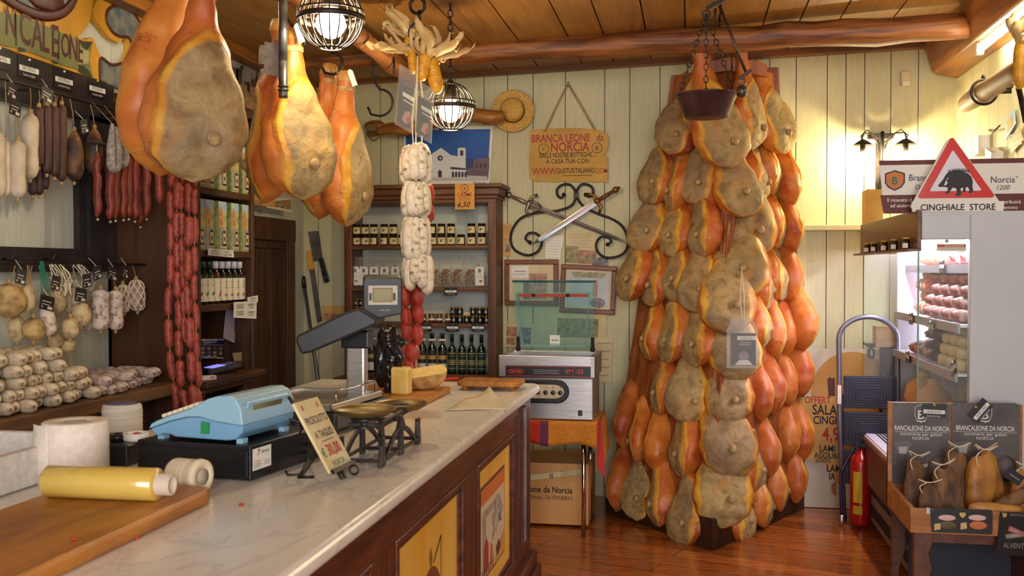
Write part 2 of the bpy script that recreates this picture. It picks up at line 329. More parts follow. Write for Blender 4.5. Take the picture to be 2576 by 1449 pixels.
# ---------------------------------------------------------------- cured hams
def ham_mat():
    m, t, b = base('cured_ham'); at = nd(t, 'ShaderNodeAttribute', attribute_name='flesh'); fl = at.outputs['Fac']
    oi = nd(t, 'ShaderNodeObjectInfo'); tc = nd(t, 'ShaderNodeTexCoord')
    ad = nd(t, 'ShaderNodeVectorMath', operation='ADD'); mu = nd(t, 'ShaderNodeMath', operation='MULTIPLY'); mu.inputs[1].default_value = 37
    t.links.new(oi.outputs['Random'], mu.inputs[0]); t.links.new(tc.outputs['Object'], ad.inputs[0]); t.links.new(mu.outputs[0], ad.inputs[1]); v = ad.outputs[0]
    n1 = noise(t, v, 9, 5); n2 = noise(t, v, 13, 7, .4); n3 = noise(t, v, 4.5, 3)
    def M(op, a, b_, c_=None):
        x = nd(t, 'ShaderNodeMath', operation=op)
        for i, y in enumerate((a, b_, c_)):
            if y is None: continue
            if isinstance(y, (int, float)): x.inputs[i].default_value = y
            else: t.links.new(y, x.inputs[i])
        return x.outputs[0]
    f = M('MULTIPLY_ADD', M('SUBTRACT', n1, .5), .75, fl)
    skin = ramp(t, n3, [(.28, (160, 70, 30)), (.42, (198, 104, 40)), (.55, (212, 130, 58)), (.64, (200, 104, 48)), (.78, (170, 62, 34))])
    vo = nd(t, 'ShaderNodeTexVoronoi', feature='DISTANCE_TO_EDGE'); vo.inputs['Scale'].default_value = 8
    mv = nd(t, 'ShaderNodeMix', data_type='VECTOR'); mv.inputs[0].default_value = .35; t.links.new(v, mv.inputs[4])
    nn = nd(t, 'ShaderNodeTexNoise'); nn.inputs['Scale'].default_value = 7; t.links.new(v, nn.inputs['Vector']); t.links.new(nn.outputs['Color'], mv.inputs[5]); t.links.new(mv.outputs[1], vo.inputs['Vector'])
    vein = ramp(t, vo.outputs['Distance'], [(0, (255, 255, 255)), (.018, (0, 0, 0))]); msk = M('GREATER_THAN', n1, .56)
    skin = mixc(t, M('MULTIPLY', M('MULTIPLY', vein, msk), .7), skin, (110, 26, 12))
    hot = nd(t, 'ShaderNodeAttribute', attribute_name='shank'); skin = mixc(t, M('MULTIPLY', hot.outputs['Fac'], .55), skin, (150, 48, 16))
    tip = M('GREATER_THAN', hot.outputs['Fac'], .93); skin = mixc(t, M('MULTIPLY', tip, .8), skin, (186, 138, 66))
    grey = ramp(t, n2, [(.27, (122, 94, 54)), (.42, (158, 130, 82)), (.58, (182, 154, 102)), (.7, (160, 122, 68)), (.82, (126, 92, 50))])
    grey = mixc(t, ramp(t, n3, [(.50, (0, 0, 0)), (.68, (190, 190, 190))]), grey, (122, 112, 96)); grey = mixc(t, ramp(t, n1, [(.56, (0, 0, 0)), (.72, (200, 200, 200))]), grey, (196, 134, 46))
    w1 = nd(t, 'ShaderNodeMapRange'); w1.inputs[1].default_value = -.34; w1.inputs[2].default_value = -.10; t.links.new(f, w1.inputs[0])
    w2 = nd(t, 'ShaderNodeMapRange'); w2.inputs[1].default_value = .09; w2.inputs[2].default_value = .2; t.links.new(f, w2.inputs[0])
    fat = ramp(t, n2, [(.3, (206, 134, 34)), (.7, (238, 184, 72))])
    col = mixc(t, w1.outputs[0], skin, fat); col = mixc(t, w2.outputs[0], col, grey)
    # each ham a little redder or browner
    hs = nd(t, 'ShaderNodeHueSaturation'); hh = nd(t, 'ShaderNodeMapRange'); hh.inputs[3].default_value = .492; hh.inputs[4].default_value = .506; t.links.new(oi.outputs['Random'], hh.inputs[0]); t.links.new(hh.outputs[0], hs.inputs['Hue'])
    hv = nd(t, 'ShaderNodeMapRange'); hv.inputs[3].default_value = .82; hv.inputs[4].default_value = 1.06; t.links.new(oi.outputs['Random'], hv.inputs[0]); t.links.new(hv.outputs[0], hs.inputs['Value'])
    t.links.new(col, hs.inputs['Color']); t.links.new(hs.outputs[0], b.inputs['Base Color'])
    rg = nd(t, 'ShaderNodeMapRange'); rg.inputs[3].default_value = .46; rg.inputs[4].default_value = .72; t.links.new(w2.outputs[0], rg.inputs[0]); t.links.new(rg.outputs[0], b.inputs['Roughness'])
    hb = M('MULTIPLY_ADD', w2.outputs[0], .9, .16); hb = M('MULTIPLY', hb, n2); n4 = noise(t, v, 48, 5); hb = M('MULTIPLY_ADD', M('MULTIPLY', n4, w2.outputs[0]), .30, hb); rim = M('MULTIPLY', w1.outputs[0], M('SUBTRACT', 1, w2.outputs[0])); hb = M('MULTIPLY_ADD', rim, .55, hb); bumpn(t, b, hb, .75, .02); return m
M_ham = ham_mat(); M_bone = mat('bone_knob', (150, 118, 76), (190, 158, 110), .6, 0, 40); M_tip = mat('shank_rind', (190, 140, 66), (150, 96, 40), .6, 0, 18, bump=.3)
M_cord = ROPE
def smooth01(x): x = max(0, min(1, x)); return x*x*(3-2*x)
def lerp_tab(tab, x):
    for (a, p), (b, q) in zip(tab, tab[1:]):
        if x <= b: k = smooth01((x-a)/(b-a)); return p+(q-p)*k
    return tab[-1][1]
HAML = .70
def ham_proto(seed, asym):
    """hangs from its shank at the origin, cut face towards -Y; width .33, thickness .2"""
    r = random.Random(seed); mb = MB(); nz, na = 34, 36; fl = []; sh = []; vs = []; fs = []
    ph = [r.uniform(0, 6.28) for _ in range(8)]
    A = [(0, .030), (.05, .040), (.10, .035), (.22, .052), (.40, .098), (.60, .150), (.74, .166), (.87, .145), (.95, .094), (.985, .05), (1, .004)]
    Bk = [(0, .030), (.05, .040), (.10, .034), (.22, .050), (.42, .082), (.62, .108), (.76, .116), (.88, .098), (.95, .062), (.985, .03), (1, .004)]
    kx, ky = 1+.06*math.sin(ph[0]), 1+.08*math.sin(ph[1])
    for k in range(nz+1):
        t = k/nz; t = t*.9+.1*smooth01(t); a = lerp_tab(A, t)*(kx if t > .3 else 1); bb = lerp_tab(Bk, t)*(ky if t > .3 else 1); z = -HAML*t
        ox = .02*math.sin(t*3+ph[2])*smooth01(t*2); oy = -.02*smooth01((t-.2)*2)
        for i in range(na):
            th = 2*PI*i/na; c, s = math.cos(th), math.sin(th)
            front = -s                                  # +1 towards the cut face
            flat = 1-.26*max(0, front)**2*smooth01((t-.3)*3)
            wob = 1+.028*math.sin(3*th+ph[3]+5*t)+.018*math.sin(5*th+9*t+ph[4])+.014*math.sin(7*th-13*t+ph[5])
            x = a*c*wob+ox; y = bb*s*flat*wob+oy
            if front > 0:                               # folds and the hollow round the joint
                dx, dz = x-.025-ox, z+HAML*.80
                y += .022*math.exp(-(dx*dx+dz*dz)/.0016)-.016*math.exp(-((dx+.06)**2+(dz+.02)**2)/.0012)+.007*math.sin(26*z+9*x+ph[6])*front
            thr = (.34 if asym else .40)+1.1*(1-smooth01((t-.24)/.22))-.25*smooth01((t-.84)/.14)+.10*math.sin(4*t*PI+ph[7])
            vs.append((x, y, z)); fl.append(max(-1, min(1, (front+.5*c*asym)-thr))); sh.append(1-smooth01((t-.02)/.30))
    for k in range(nz):
        for i in range(na): fs.append((k*na+i, (k+1)*na+i, (k+1)*na+(i+1) % na, k*na+(i+1) % na))
    fs.append(tuple(range(na)))
    mb.add(vs, fs, 0, True); mb.at = [('flesh', fl), ('shank', sh)]
    o = ob('cured_ham', mb, M_ham, org=(0, 0, 0))
    kb = MB(); kz = -HAML*.80; kb.ball((.03, -.108*ky*.76-.022, kz), .023, 12, 0, (1, .85, 1.05)); ob('bone_knob', kb, M_bone, o)
    return o
protos = [ham_proto(s, (1, -1, 1, -1, 1, -1, 0, 0)[i]) for i, s in enumerate((3, 8, 15, 21, 34, 47, 52, 66))]
used = [False]*len(protos)
def put_ham(i, loc, rot, scale, label, group):
    p = protos[i]
    if not used[i]:
        used[i] = True; p.location = loc; p.rotation_euler = rot; p.scale = (scale,)*3; tag(p, label, 'cured ham', group); return p
    o = dup(p, loc, rot, scale, label, group); return o
def ham_rot(face, roll, lean=0):
    """face: heading of the cut face, 0 towards the camera, + to its right; roll in the picture plane; lean of the shank backwards"""
    return (MX.Rotation(YAW*.6, 3, 'Z') @ MX.Rotation(lean, 3, 'X') @ MX.Rotation(roll, 3, 'Y') @ MX.Rotation(face, 3, 'Z')).to_euler()
# ---------------------------------------------------------------- the ham tower
TC, TL, TR = V((.117, 5.46, 0)), V((-.52, 6.22, 0)), V((.70, 6.50, 0))
ZT = 2.72
UC, UL, UR = V((.255, 6.14, ZT)), V((-.10, 6.42, ZT)), V((.50, 6.47, ZT))
M_tw = wood('tower_boards', (116, 58, 22), (168, 96, 40), 2, 6, .5, .25); M_base = mat('tower_plinth', (40, 22, 14), (62, 34, 20), .5, 0, 12)
tw = thing('ham_rack', 'tall wooden pyramid rack covered in hanging cured hams', 'rack', (.1, 6.0, 0))
def board(a, b_, c, d, th=.025):
    mb = MB(); n = (b_-a).cross(d-a).normalized()*th
    mb.add([a, b_, c, d, a-n, b_-n, c-n, d-n], [(0, 1, 2, 3), (7, 6, 5, 4), (0, 4, 5, 1), (1, 5, 6, 2), (2, 6, 7, 3), (3, 7, 4, 0)]); return mb
zb = .17
def at_z(p, q, z): return p.lerp(q, z/ZT)
BL = at_z(TL, UL, zb); BR = at_z(TR, UR, zb); BC = at_z(TC, UC, zb)
for i in range(3):
    f0, f1 = i/3+.005, (i+1)/3-.005
    ob('side_board', board(BL.lerp(BC, f0), BL.lerp(BC, f1), UL.lerp(UC, f1), UL.lerp(UC, f0)), M_tw, tw)
    ob('side_board', board(BC.lerp(BR, f0), BC.lerp(BR, f1), UC.lerp(UR, f1), UC.lerp(UR, f0)), M_tw, tw)
ob('ridge_post', board(BC+V((-.04, .03, 0)), BC+V((.04, .03, 0)), UC+V((.035, .03, .02)), UC+V((-.035, .03, .02)), .05), M_tw, tw)
mb = MB()
mb.prism([(p.x, p.y) for p in (TC+V((0, -.03, 0)), TR+V((0, 0, 0)), V((TR.x, 6.6, 0)), V((TL.x, 6.6, 0)), TL)], 0, zb); ob('plinth', mb, M_base, tw, bev=.006)
# boards that stand out beside the rack
wl_ = [W(1690, 190, y=6.55), W(1720, 190, y=6.55), W(1600, 1285, y=6.5), W(1527, 1280, y=6.5)]
mb = MB(back((0, 6.56, 0))); mb.prism([(p.x, p.z) for p in wl_], 0, .03); ob('back_board', mb, M_tw, tw)
wr_ = [W(1895, 170, y=6.58), W(1958, 170, y=6.58), W(2024, 1287, y=6.5), W(1950, 1287, y=6.5)]
mb = MB(back((0, 6.6, 0))); mb.prism([(p.x, p.z) for p in wr_], 0, .03); ob('back_board', mb, M_tw, tw)
mb = MB(back((0, 6.12, 0)))
mb.prism([(p.x, p.z) for p in (W(1748, 170, y=6.12), W(1838, 146, y=6.12), W(1838, 180, y=6.12), W(1752, 192, y=6.12))], 0, .05)
mb.prism([(p.x, p.z) for p in (W(1842, 148, y=6.12), W(1928, 165, y=6.12), W(1928, 195, y=6.12), W(1842, 182, y=6.12))], 0, .05); ob('cap_board', mb, M_tw, tw)
# x0,x1 the photo width, yb the lowest point, face heading
HAMS = [
 ('top', [(1689, 1823, 338, 0, 'r', 'behind the iron pan, long shank up'), (1624, 1733, 383, -20, 'l', 'grey cut face, at the wall side of the pan'), (1761, 1903, 420, 8, 'r', 'broad grey face just below the pan'), (1865, 1930, 373, 52, 's', 'slim, shank bound with red cord'), (1922, 2019, 385, 32, 's', 'pale face with a round hole')]),
 ('second', [(1612, 1679, 509, -42, 'l', ''), (1661, 1728, 529, -78, 'l', ''), (1711, 1800, 512, -30, 'l', ''), (1796, 1925, 541, 0, 'r', ''), (1882, 1945, 502, 58, 's', ''), (1917, 1975, 484, 75, 's', ''), (1969, 2029, 511, 85, 's', '')]),
 ('third', [(1574, 1669, 631, -25, 'l', ''), (1651, 1733, 643, -55, 'l', ''), (1729, 1813, 643, -62, 'l', ''), (1816, 1962, 646, 18, 'r', ''), (1925, 1989, 618, 75, 's', ''), (1972, 2036, 623, 82, 's', '')]),
 ('fourth', [(1546, 1618, 753, -50, 'l', ''), (1607, 1674, 768, -60, 'l', ''), (1670, 1732, 754, -55, 'l', ''), (1721, 1798, 781, -25, 'l', ''), (1781, 1942, 746, 0, 'r', ''), (1899, 1957, 773, 72, 's', ''), (1947, 1987, 752, 62, 's', ''), (1973, 2026, 755, 85, 's', '')]),
 ('fifth', [(1601, 1668, 903, -82, 'l', ''), (1646, 1725, 908, -60, 'l', ''), (1708, 1793, 921, -55, 'l', ''), (1764, 1910, 834, 0, 'r', ''), (1902, 1939, 871, 72, 's', ''), (1928, 1984, 895, 85, 's', ''), (1952, 2016, 890, 95, 's', ''), (1981, 2066, 879, 98, 's', '')]),
 ('sixth', [(1626, 1690, 1041, -76, 'l', ''), (1686, 1793, 1065, -10, 'l', ''), (1773, 1920, 953, 0, 'r', 'behind the clear tag bag'), (1781, 1906, 1065, 2, 'r', ''), (1889, 1955, 1054, 98, 's', ''), (1920, 1979, 1041, 95, 's', ''), (1952, 2021, 1020, 96, 's', ''), (1992, 2057, 993, 98, 's', '')]),
 ('seventh', [(1530, 1600, 1126, -100, 'l', ''), (1570, 1631, 1160, -92, 'l', ''), (1607, 1687, 1184, -110, 'l', ''), (1684, 1751, 1197, -70, 'l', ''), (1756, 1907, 1200, 0, 'r', ''), (1870, 1928, 1234, 60, 's', ''), (1910, 1971, 1197, 90, 's', ''), (1952, 2024, 1155, 98, 's', ''), (1987, 2068, 1152, 95, 's', '')]),
 ('bottom', [(1522, 1572, 1282, -100, 'l', ''), (1562, 1634, 1306, -32, 'l', ''), (1629, 1687, 1322, -76, 'l', ''), (1679, 1769, 1372, -45, 'l', ''), (1752, 1902, 1325, 0, 'r', ''), (1833, 1902, 1364, 50, 's', ''), (1896, 1955, 1325, 70, 's', ''), (1942, 1989, 1282, 76, 's', ''), (1987, 2029, 1261, 92, 's', '')])]
rh = random.Random(5); cnt = 0
ORD = ['next to', 'second from', 'third from', 'fourth from', 'fifth from']
for row, hs in HAMS:
    ls = sorted([h for h in hs if h[4] == 'l'], key=lambda h: -h[0]); rs_ = sorted([h for h in hs if h[4] == 's'], key=lambda h: h[0]); rr = [h for h in hs if h[4] == 'r']
    for h in hs:
        x0, x1, yb, face, side, note = h; cx = (x0+x1)/2
        # depth of the rack face there: walk down the picture to the height of the ham's middle
        ymid = yb-70; d0 = 5.8
        for _ in range(3):
            z = W(cx, ymid, d=d0).z; rc, rl, rr_ = at_z(TC, UC, z), at_z(TL, UL, z), at_z(TR, UR, z)
            pc, pl, pr = PX((rc.x, rc.y, z))[0], PX((rl.x, rl.y, z))[0], PX((rr_.x, rr_.y, z))[0]
            k = max(0, min(1.0, (pc-cx)/(pc-pl) if cx < pc else (cx-pc)/(pr-pc))); e = rl if cx < pc else rr_
            pt = rc.lerp(e, k); d0 = (V((pt.x, pt.y, z))-EY).dot(_F)-.12
        if side == 'r' or row == 'top': d0 -= .02 if side == 'r' else .10
        face += {'l': -5, 's': 6, 'r': 0}[side] if row != 'top' else 0; face += rh.uniform(-14, 14) if side == 'r' else 0; fa = math.radians(face); wpx = (x1-x0)*d0/FPX
        app = 2*math.sqrt((.163*math.cos(fa))**2+(.112*math.sin(fa))**2); s = max(.84, min(1.06 if side == 'r' else 1.15, wpx/app))
        roll = {'l': .17, 's': -.13, 'r': 0}[side]*(min(1, k+.25))+rh.uniform(-.04, .04)
        if row == 'top': roll = {'l': .42, 's': -.28 if cx > 1930 else -.12, 'r': .12 if cx < 1800 else -.25}[side]
        lean = math.radians((4 if side != 'l' else -6) if row == 'top' else (-28 if side == 'r' else -24))
        R = ham_rot(fa, roll, lean); bot = W(cx, yb, d=d0); drop = R.to_matrix() @ V((0, -.02, -HAML*s*.985)); loc = bot-drop
        if row == 'top' and side == 'r' and cx < 1800: s = .82; loc = bot-(R.to_matrix() @ V((0, -.02, -HAML*.81)))
        look = 'orange rind outward' if abs(face) > 70 else ('grey cut face outward' if abs(face) < 40 else 'half grey and half orange')
        if note: lab = 'cured ham, %s row of tower, %s' % (row, note)
        elif side == 'r': lab = 'cured ham in the %s row on the tower ridge, grey cut face outward' % row
        else:
            i = (ls if side == 'l' else rs_).index(h); lab = 'cured ham, %s tower row, %s ridge, %s side, %s' % (row, ORD[i], 'counter' if side == 'l' else 'fridge', look)
        put_ham(6+cnt % 2 if side == 'r' else (cnt % 3)*2+(side == 'l'), loc, R, s, lab, 'cured hams on the tower'); cnt += 1
# ---------------------------------------------------------------- lamps
N_ = ['first', 'second', 'third', 'fourth', 'fifth', 'sixth', 'seventh', 'eighth', 'ninth', 'tenth', 'eleventh', 'twelfth', 'thirteenth', 'fourteenth', 'fifteenth', 'sixteenth', 'seventeenth', 'eighteenth', 'nineteenth', 'twentieth']
E_bulb = emit('lit_bulb', (1, .82, .50), 240); E_sconce = emit('lit_small_bulb', (1, .83, .48), 900); E_tube = emit('lit_tube', (1, .90, .66), 48); E_cool = emit('lit_fridge_tube', (.90, .82, 1.0), 130)
def pendant(cpx, d, R, label):
    c = W(*cpx, d=d); t = thing('globe_pendant_lamp', label, 'lamp', c, 'iron globe pendant lamps')
    mb = MB()
    for i in range(20):
        a = 2*PI*i/20; pts = []
        for k in range(13):
            ph = .12*PI+(.88-.12)*PI*k/12; pts.append(c+V((R*math.sin(ph)*math.cos(a), R*math.sin(ph)*math.sin(a), R*math.cos(ph))))
        mb.tube(pts, .0032, 5)
    ob('cage', mb, IRON, t)
    mb = MB(); mb.lathe([(R*1.02, -.012), (R*1.06, -.012), (R*1.06, .008), (R*1.02, .008)], c, 40, closed=True); mb.lathe([(R*1.04, .02), (R*1.055, .02), (R*1.055, .027), (R*1.04, .027)], c, 40, closed=True); ob('band', mb, IRON, t)
    mb = MB(); mb.ring(c-V((0, 0, R*.93)), R*.37, .004, (0, 0, 1)); mb.ring(c+V((0, 0, R*.93)), R*.37, .004, (0, 0, 1)); mb.lathe([(R*.38, R*.92), (.02, R*1.0), (.012, R*1.14)], c, 20); ob('end_ring', mb, IRON, t)
    mb = MB(); mb.lathe([(.028, R*.98), (.030, R*.45), (.034, R*.30), (.03, R*.28)], c, 18); ob('socket', mb, IRON, t)
    mb = MB(); mb.ball(c+V((0, 0, -.02)), R*.46, 18); ob('bulb', mb, E_bulb, t)
    mb = MB(); mb.chain(c+V((0, 0, R*1.12)), (c.x, c.y, ceil_z(c.x)), .042, .0034); ob('chain', mb, IRON, t)
    return t
pendant((832, 46), 3.76, .120, 'larger lit iron globe lamp hanging above the counter among the big hams')
pendant((1133, 270), 5.02, .120, 'lit iron globe lamp hanging on a chain in front of the straw hat')
# double wall sconce
c = W(2213, 362, y=YB); t = thing('wall_sconce', 'wrought iron wall lamp with two lit bulbs under small shades', 'lamp', c)
mb = MB(back(c)); mb.bx((-.025, -.30, 0), (.025, .03, .015)); mb.bx((-.075, .03, 0), (.075, .06, .05)); mb.tube([(0, .05, .01), (0, .06, .09), (0, -.05, .10), (0, -.2, .06), (0, -.3, .01)], .012); ob('back_plate', mb, IRON, t)
for s in (-1, 1):
    mb = MB(back(c)); mb.tube([(0, -.08, .06), (s*.03, 0, .09), (s*.07, .05, .12), (s*.12, .05, .14), (s*.135, .0, .15)], .006); mb.tube([(0, -.02, .06), (s*.05, .04, .11), (s*.1, .07, .14), (s*.14, .03, .15), (s*.125, .01, .15)], .004); ob('arm', mb, IRON, t)
    mb = MB(); q = back(c) @ V((s*.125, -.01, .15)); mb.lathe([(.012, .02), (.03, .01), (.06, -.012), (.066, -.016), (.058, -.012), (.015, .0)], q, 20); ob('shade', mb, IRON, t)
    mb = MB(); mb.lathe([(.017, 0), (.018, -.06), (.014, -.062)], q, 14); ob('bulb_holder', mb, IRON, t)
    mb = MB(); mb.ball(q+V((0, 0, -.082)), .024, 14); ob('bulb', mb, E_sconce, t)
# fluorescent strips
def strip(name, a, b, label, e=E_tube, r=.016, up=(0, 0, 1)):
    a = V(a); b = V(b); t = thing(name, label, 'lamp', (a+b)/2)
    mb = MB(); u = V(up); mb.beam(a+u*.035, b+u*.035, .05, .03); d = (b-a).normalized()
    for p in (a, b): mb.box(p+u*.01, (.035, .035, .06))
    ob('housing', mb, WHITE, t); mb = MB(); mb.tube([a+d*.02, b-d*.02], r, 12); ob('tube', mb, e, t); return t
xa = 1.50; strip('fluorescent_strip_lamp', W(2462, 128, x=xa), (xa, 4.35, W(2462, 128, x=xa).z+.02), 'lit fluorescent tube along the roof beam above the fridge', up=(.5, 0, .85))
strip('fluorescent_strip_lamp', (-2.36, 4.12, 2.745), (-1.95, 4.12, 2.765), 'lit fluorescent tube under the ceiling boards above the liquor cabinet')
# motion sensor on the back wall
c = W(2277, 200, y=YB); mb = MB(back(c)); mb.prism([(-.030, -.045), (.030, -.045), (.030, .048), (-.030, .048)], 0, .035); t = ob('motion_sensor', mb, mat('sensor_plastic', (214, 200, 150)), bev=.01); tag(t, 'small cream motion sensor on the back wall under the beam', 'sensor')
mb = MB(back(c)); mb.bx((-.022, -.04, .02), (.022, -.012, .040)); ob('lens', mb, mat('sensor_lens', (240, 234, 210), rough=.2), t, bev=.005)
# ---------------------------------------------------------------- pole with hooks, hanging hams
PX_, PZ = -1.60, 2.63
def polez(y): return PZ+.01*math.sin(y*2.1)
M_pole = wood('pole_wood', (104, 58, 26), (160, 100, 48), 1, 8, .45, .4)
mb = MB(); n = 30; ys = [2.3+(5.95-2.3)*i/n for i in range(n+1)]
mb.tube([(PX_+.012*math.sin(y*3), y, polez(y)) for y in ys], [.050+.006*math.sin(y*5)+.004*math.sin(y*11) for y in ys], 14)
pole = ob('hanging_pole', mb, M_pole); tag(pole, 'rough round wooden pole under the ceiling that the big hams hang from', 'pole')
for y in (2.6, 4.35, 5.8):
    mb = MB(); mb.tube([(PX_, y, polez(y)+.04), (PX_, y, ceil_z(PX_)+.01)], .012); ob('hanger', mb, IRON, pole)
def hook(y, label, r=.05, x=PX_, dz=0, name='iron_hook', flip=1, tw=0):
    z = polez(y)+.055; mb = MB(); pts = []
    for k in range(9): a = PI*k/8; pts.append(V((.058*math.cos(a), 0, .058*math.sin(a))))
    pts = [V((.058, 0, -.06)), V((.058, 0, -.03))]+pts+[V((-.058, 0, -.04)), V((-.05, 0, -.10)), V((-.02, 0, -.14))]
    for k in range(1, 10): a = PI*k/9; pts.append(V((-.02+r*math.sin(a)*1.0, 0, -.14-r+r*math.cos(a))) if False else V((-.02+.001+r*math.sin(a), 0, -.14-r*(1-math.cos(a)))))
    pts += [V((-.02-r*.7, 0, -.14-2*r+.01)), V((-.02-r*.95, 0, -.14-1.3*r))]
    mb.tube([V((x, y, z-.06+.005+dz))+MX.Rotation(tw, 3, 'Z') @ V((p.x*flip, p.y, p.z)) for p in pts], .0065, 7)
    o = ob(name, mb, DARKIRON); tag(o, label, 'hook', 'iron hooks on the pole'); return V((x, y, z-.055-.14-2*r))
def hang_ham(i, px, bottom, d, face, roll, s, label, lean=0):
    R = ham_rot(math.radians(face), math.radians(roll), math.radians(lean)); b_ = W(px, bottom, d=d); loc = b_-(R.to_matrix() @ V((0, -.02, -HAML*s*.99))); o = put_ham(i, loc, R, s, label, 'big hams hanging over the counter'); return o, loc
def ham_cord(o, loc, top):
    mb = MB(); loc = V(loc); top = V(top); m = (loc+top)/2
    mb.tube([loc+V((.03, 0, -.02)), m+V((.02, 0, .01)), top], .004, 6); mb.tube([loc+V((-.03, 0, -.02)), m+V((-.02, .01, .01)), top], .004, 6)
    for k in range(3): mb.ring(loc+V((0, 0, -.075-.007*k)), .038, .004, (0, 0, 1))
    e = o.matrix_basis.inverted(); cv = MB(); cv.v = [e @ p for p in mb.v]; cv.f, cv.m, cv.sm = mb.f, mb.m, mb.sm
    me = bpy.data.meshes.new('hanging_cord'); me.from_pydata(cv.v, [], cv.f); me.materials.append(M_cord); me.polygons.foreach_set('use_smooth', cv.sm)
    c_ = bpy.data.objects.new('hanging_cord', me); C.objects.link(c_); c_.parent = o
def white_tag(o, loc, at, ang):
    e = o.matrix_basis.inverted(); mb = MB(face_to(at, 0, .3)); mb.prism([(-.012*1, -.04), (.012, -.04), (.012, .03), (0, .04), (-.012, .03)], 0, .001)
    m2 = MX.Rotation(ang, 4, 'Y'); vs = [e @ (V(at)+m2 @ (p-V(at))) for p in mb.v]; me = bpy.data.meshes.new('paper_tag'); me.from_pydata(vs, [], mb.f); me.materials.append(WHITE)
    c_ = bpy.data.objects.new('paper_tag', me); C.objects.link(c_); c_.parent = o
# six big hams over the counter, two to a hook
h1 = hook(3.06, 'iron hook holding the pair of biggest hams')
o, l = hang_ham(1, 398, 436, 3.40, -98, 4, 1.12, 'biggest pair of hanging hams, the one behind with its orange rind outward'); ham_cord(o, l, h1)
o, l = hang_ham(0, 498, 454, 3.22, 33, 2, .97, 'biggest pair of hanging hams, the front one with broad grey cut face'); ham_cord(o, l, h1)
h2 = hook(3.95, 'iron hook behind the large iron key')
o, l = hang_ham(3, 668, 508, 4.22, -74, 4, 1.10, 'dark orange hanging ham behind the large iron key'); ham_cord(o, l, h2)
o, l = hang_ham(2, 752, 498, 4.0, 44, -1, .97, 'hanging ham with a glossy red patch beside the large iron key'); ham_cord(o, l, h2); white_tag(o, l, V(l)+V((.05, -.06, -.03)), -.3)
h3 = hook(4.40, 'iron hook holding the hams nearest the steel knives')
o, l = hang_ham(5, 800, 548, 4.72, -76, 3, 1.04, 'slim hanging ham mostly hidden behind its pale-tipped neighbour'); ham_cord(o, l, h3)
o, l = hang_ham(4, 868, 566, 4.55, 76, 2, 1.0, 'hanging ham nearest the jar shelves, orange with a yellow rim'); ham_cord(o, l, h3); white_tag(o, l, V(l)+V((.05, -.06, -.04)), -.35)
hook(5.12, 'empty black iron hook turned outward from the pole', .07, dz=-.03)
# big key
p = W(712, 100, d=3.86); t = thing('iron_key', 'very large old iron key hanging in front of a ham', 'key', p)
zb_, zt_ = W(722, 246, d=3.86).z, polez(p.y)+.0
mb = MB(); mb.tube([(p.x, p.y, zb_), (p.x, p.y, zb_+.012), (p.x, p.y, zt_-.32)], [.017, .017, .017], 16); mb.ring((p.x, p.y, zb_+.03), .018, .004, (0, 0, 1)); mb.ring((p.x, p.y, zb_+.045), .018, .004, (0, 0, 1)); mb.tube([(p.x, p.y, zt_-.34), (p.x, p.y, zt_-.1)], .017, 16); ob('shaft', mb, mat('key_iron', (62, 60, 62), (92, 90, 90), .4, .7, 25), t)
k = pxsize(p); pts = [(648, 128), (652, 112), (664, 112), (664, 104), (690, 108), (712, 108), (712, 200), (700, 200), (700, 192), (680, 188), (652, 182), (652, 172), (664, 170), (662, 160), (648, 158)]
mb = MB(back((p.x, p.y+.004, 0))); mb.prism([((a-712)*k, W(712, b_, d=3.86).z) for a, b_ in pts], 0, .009); ob('bit', mb, mat('key_bit_iron', (104, 98, 92), (128, 122, 114), .5, .5, 30), t)
mb = MB(); mb.ring((p.x, p.y, zt_-.03), .07, .011, (0, 1, 0)); ob('bow', mb, IRON, t)
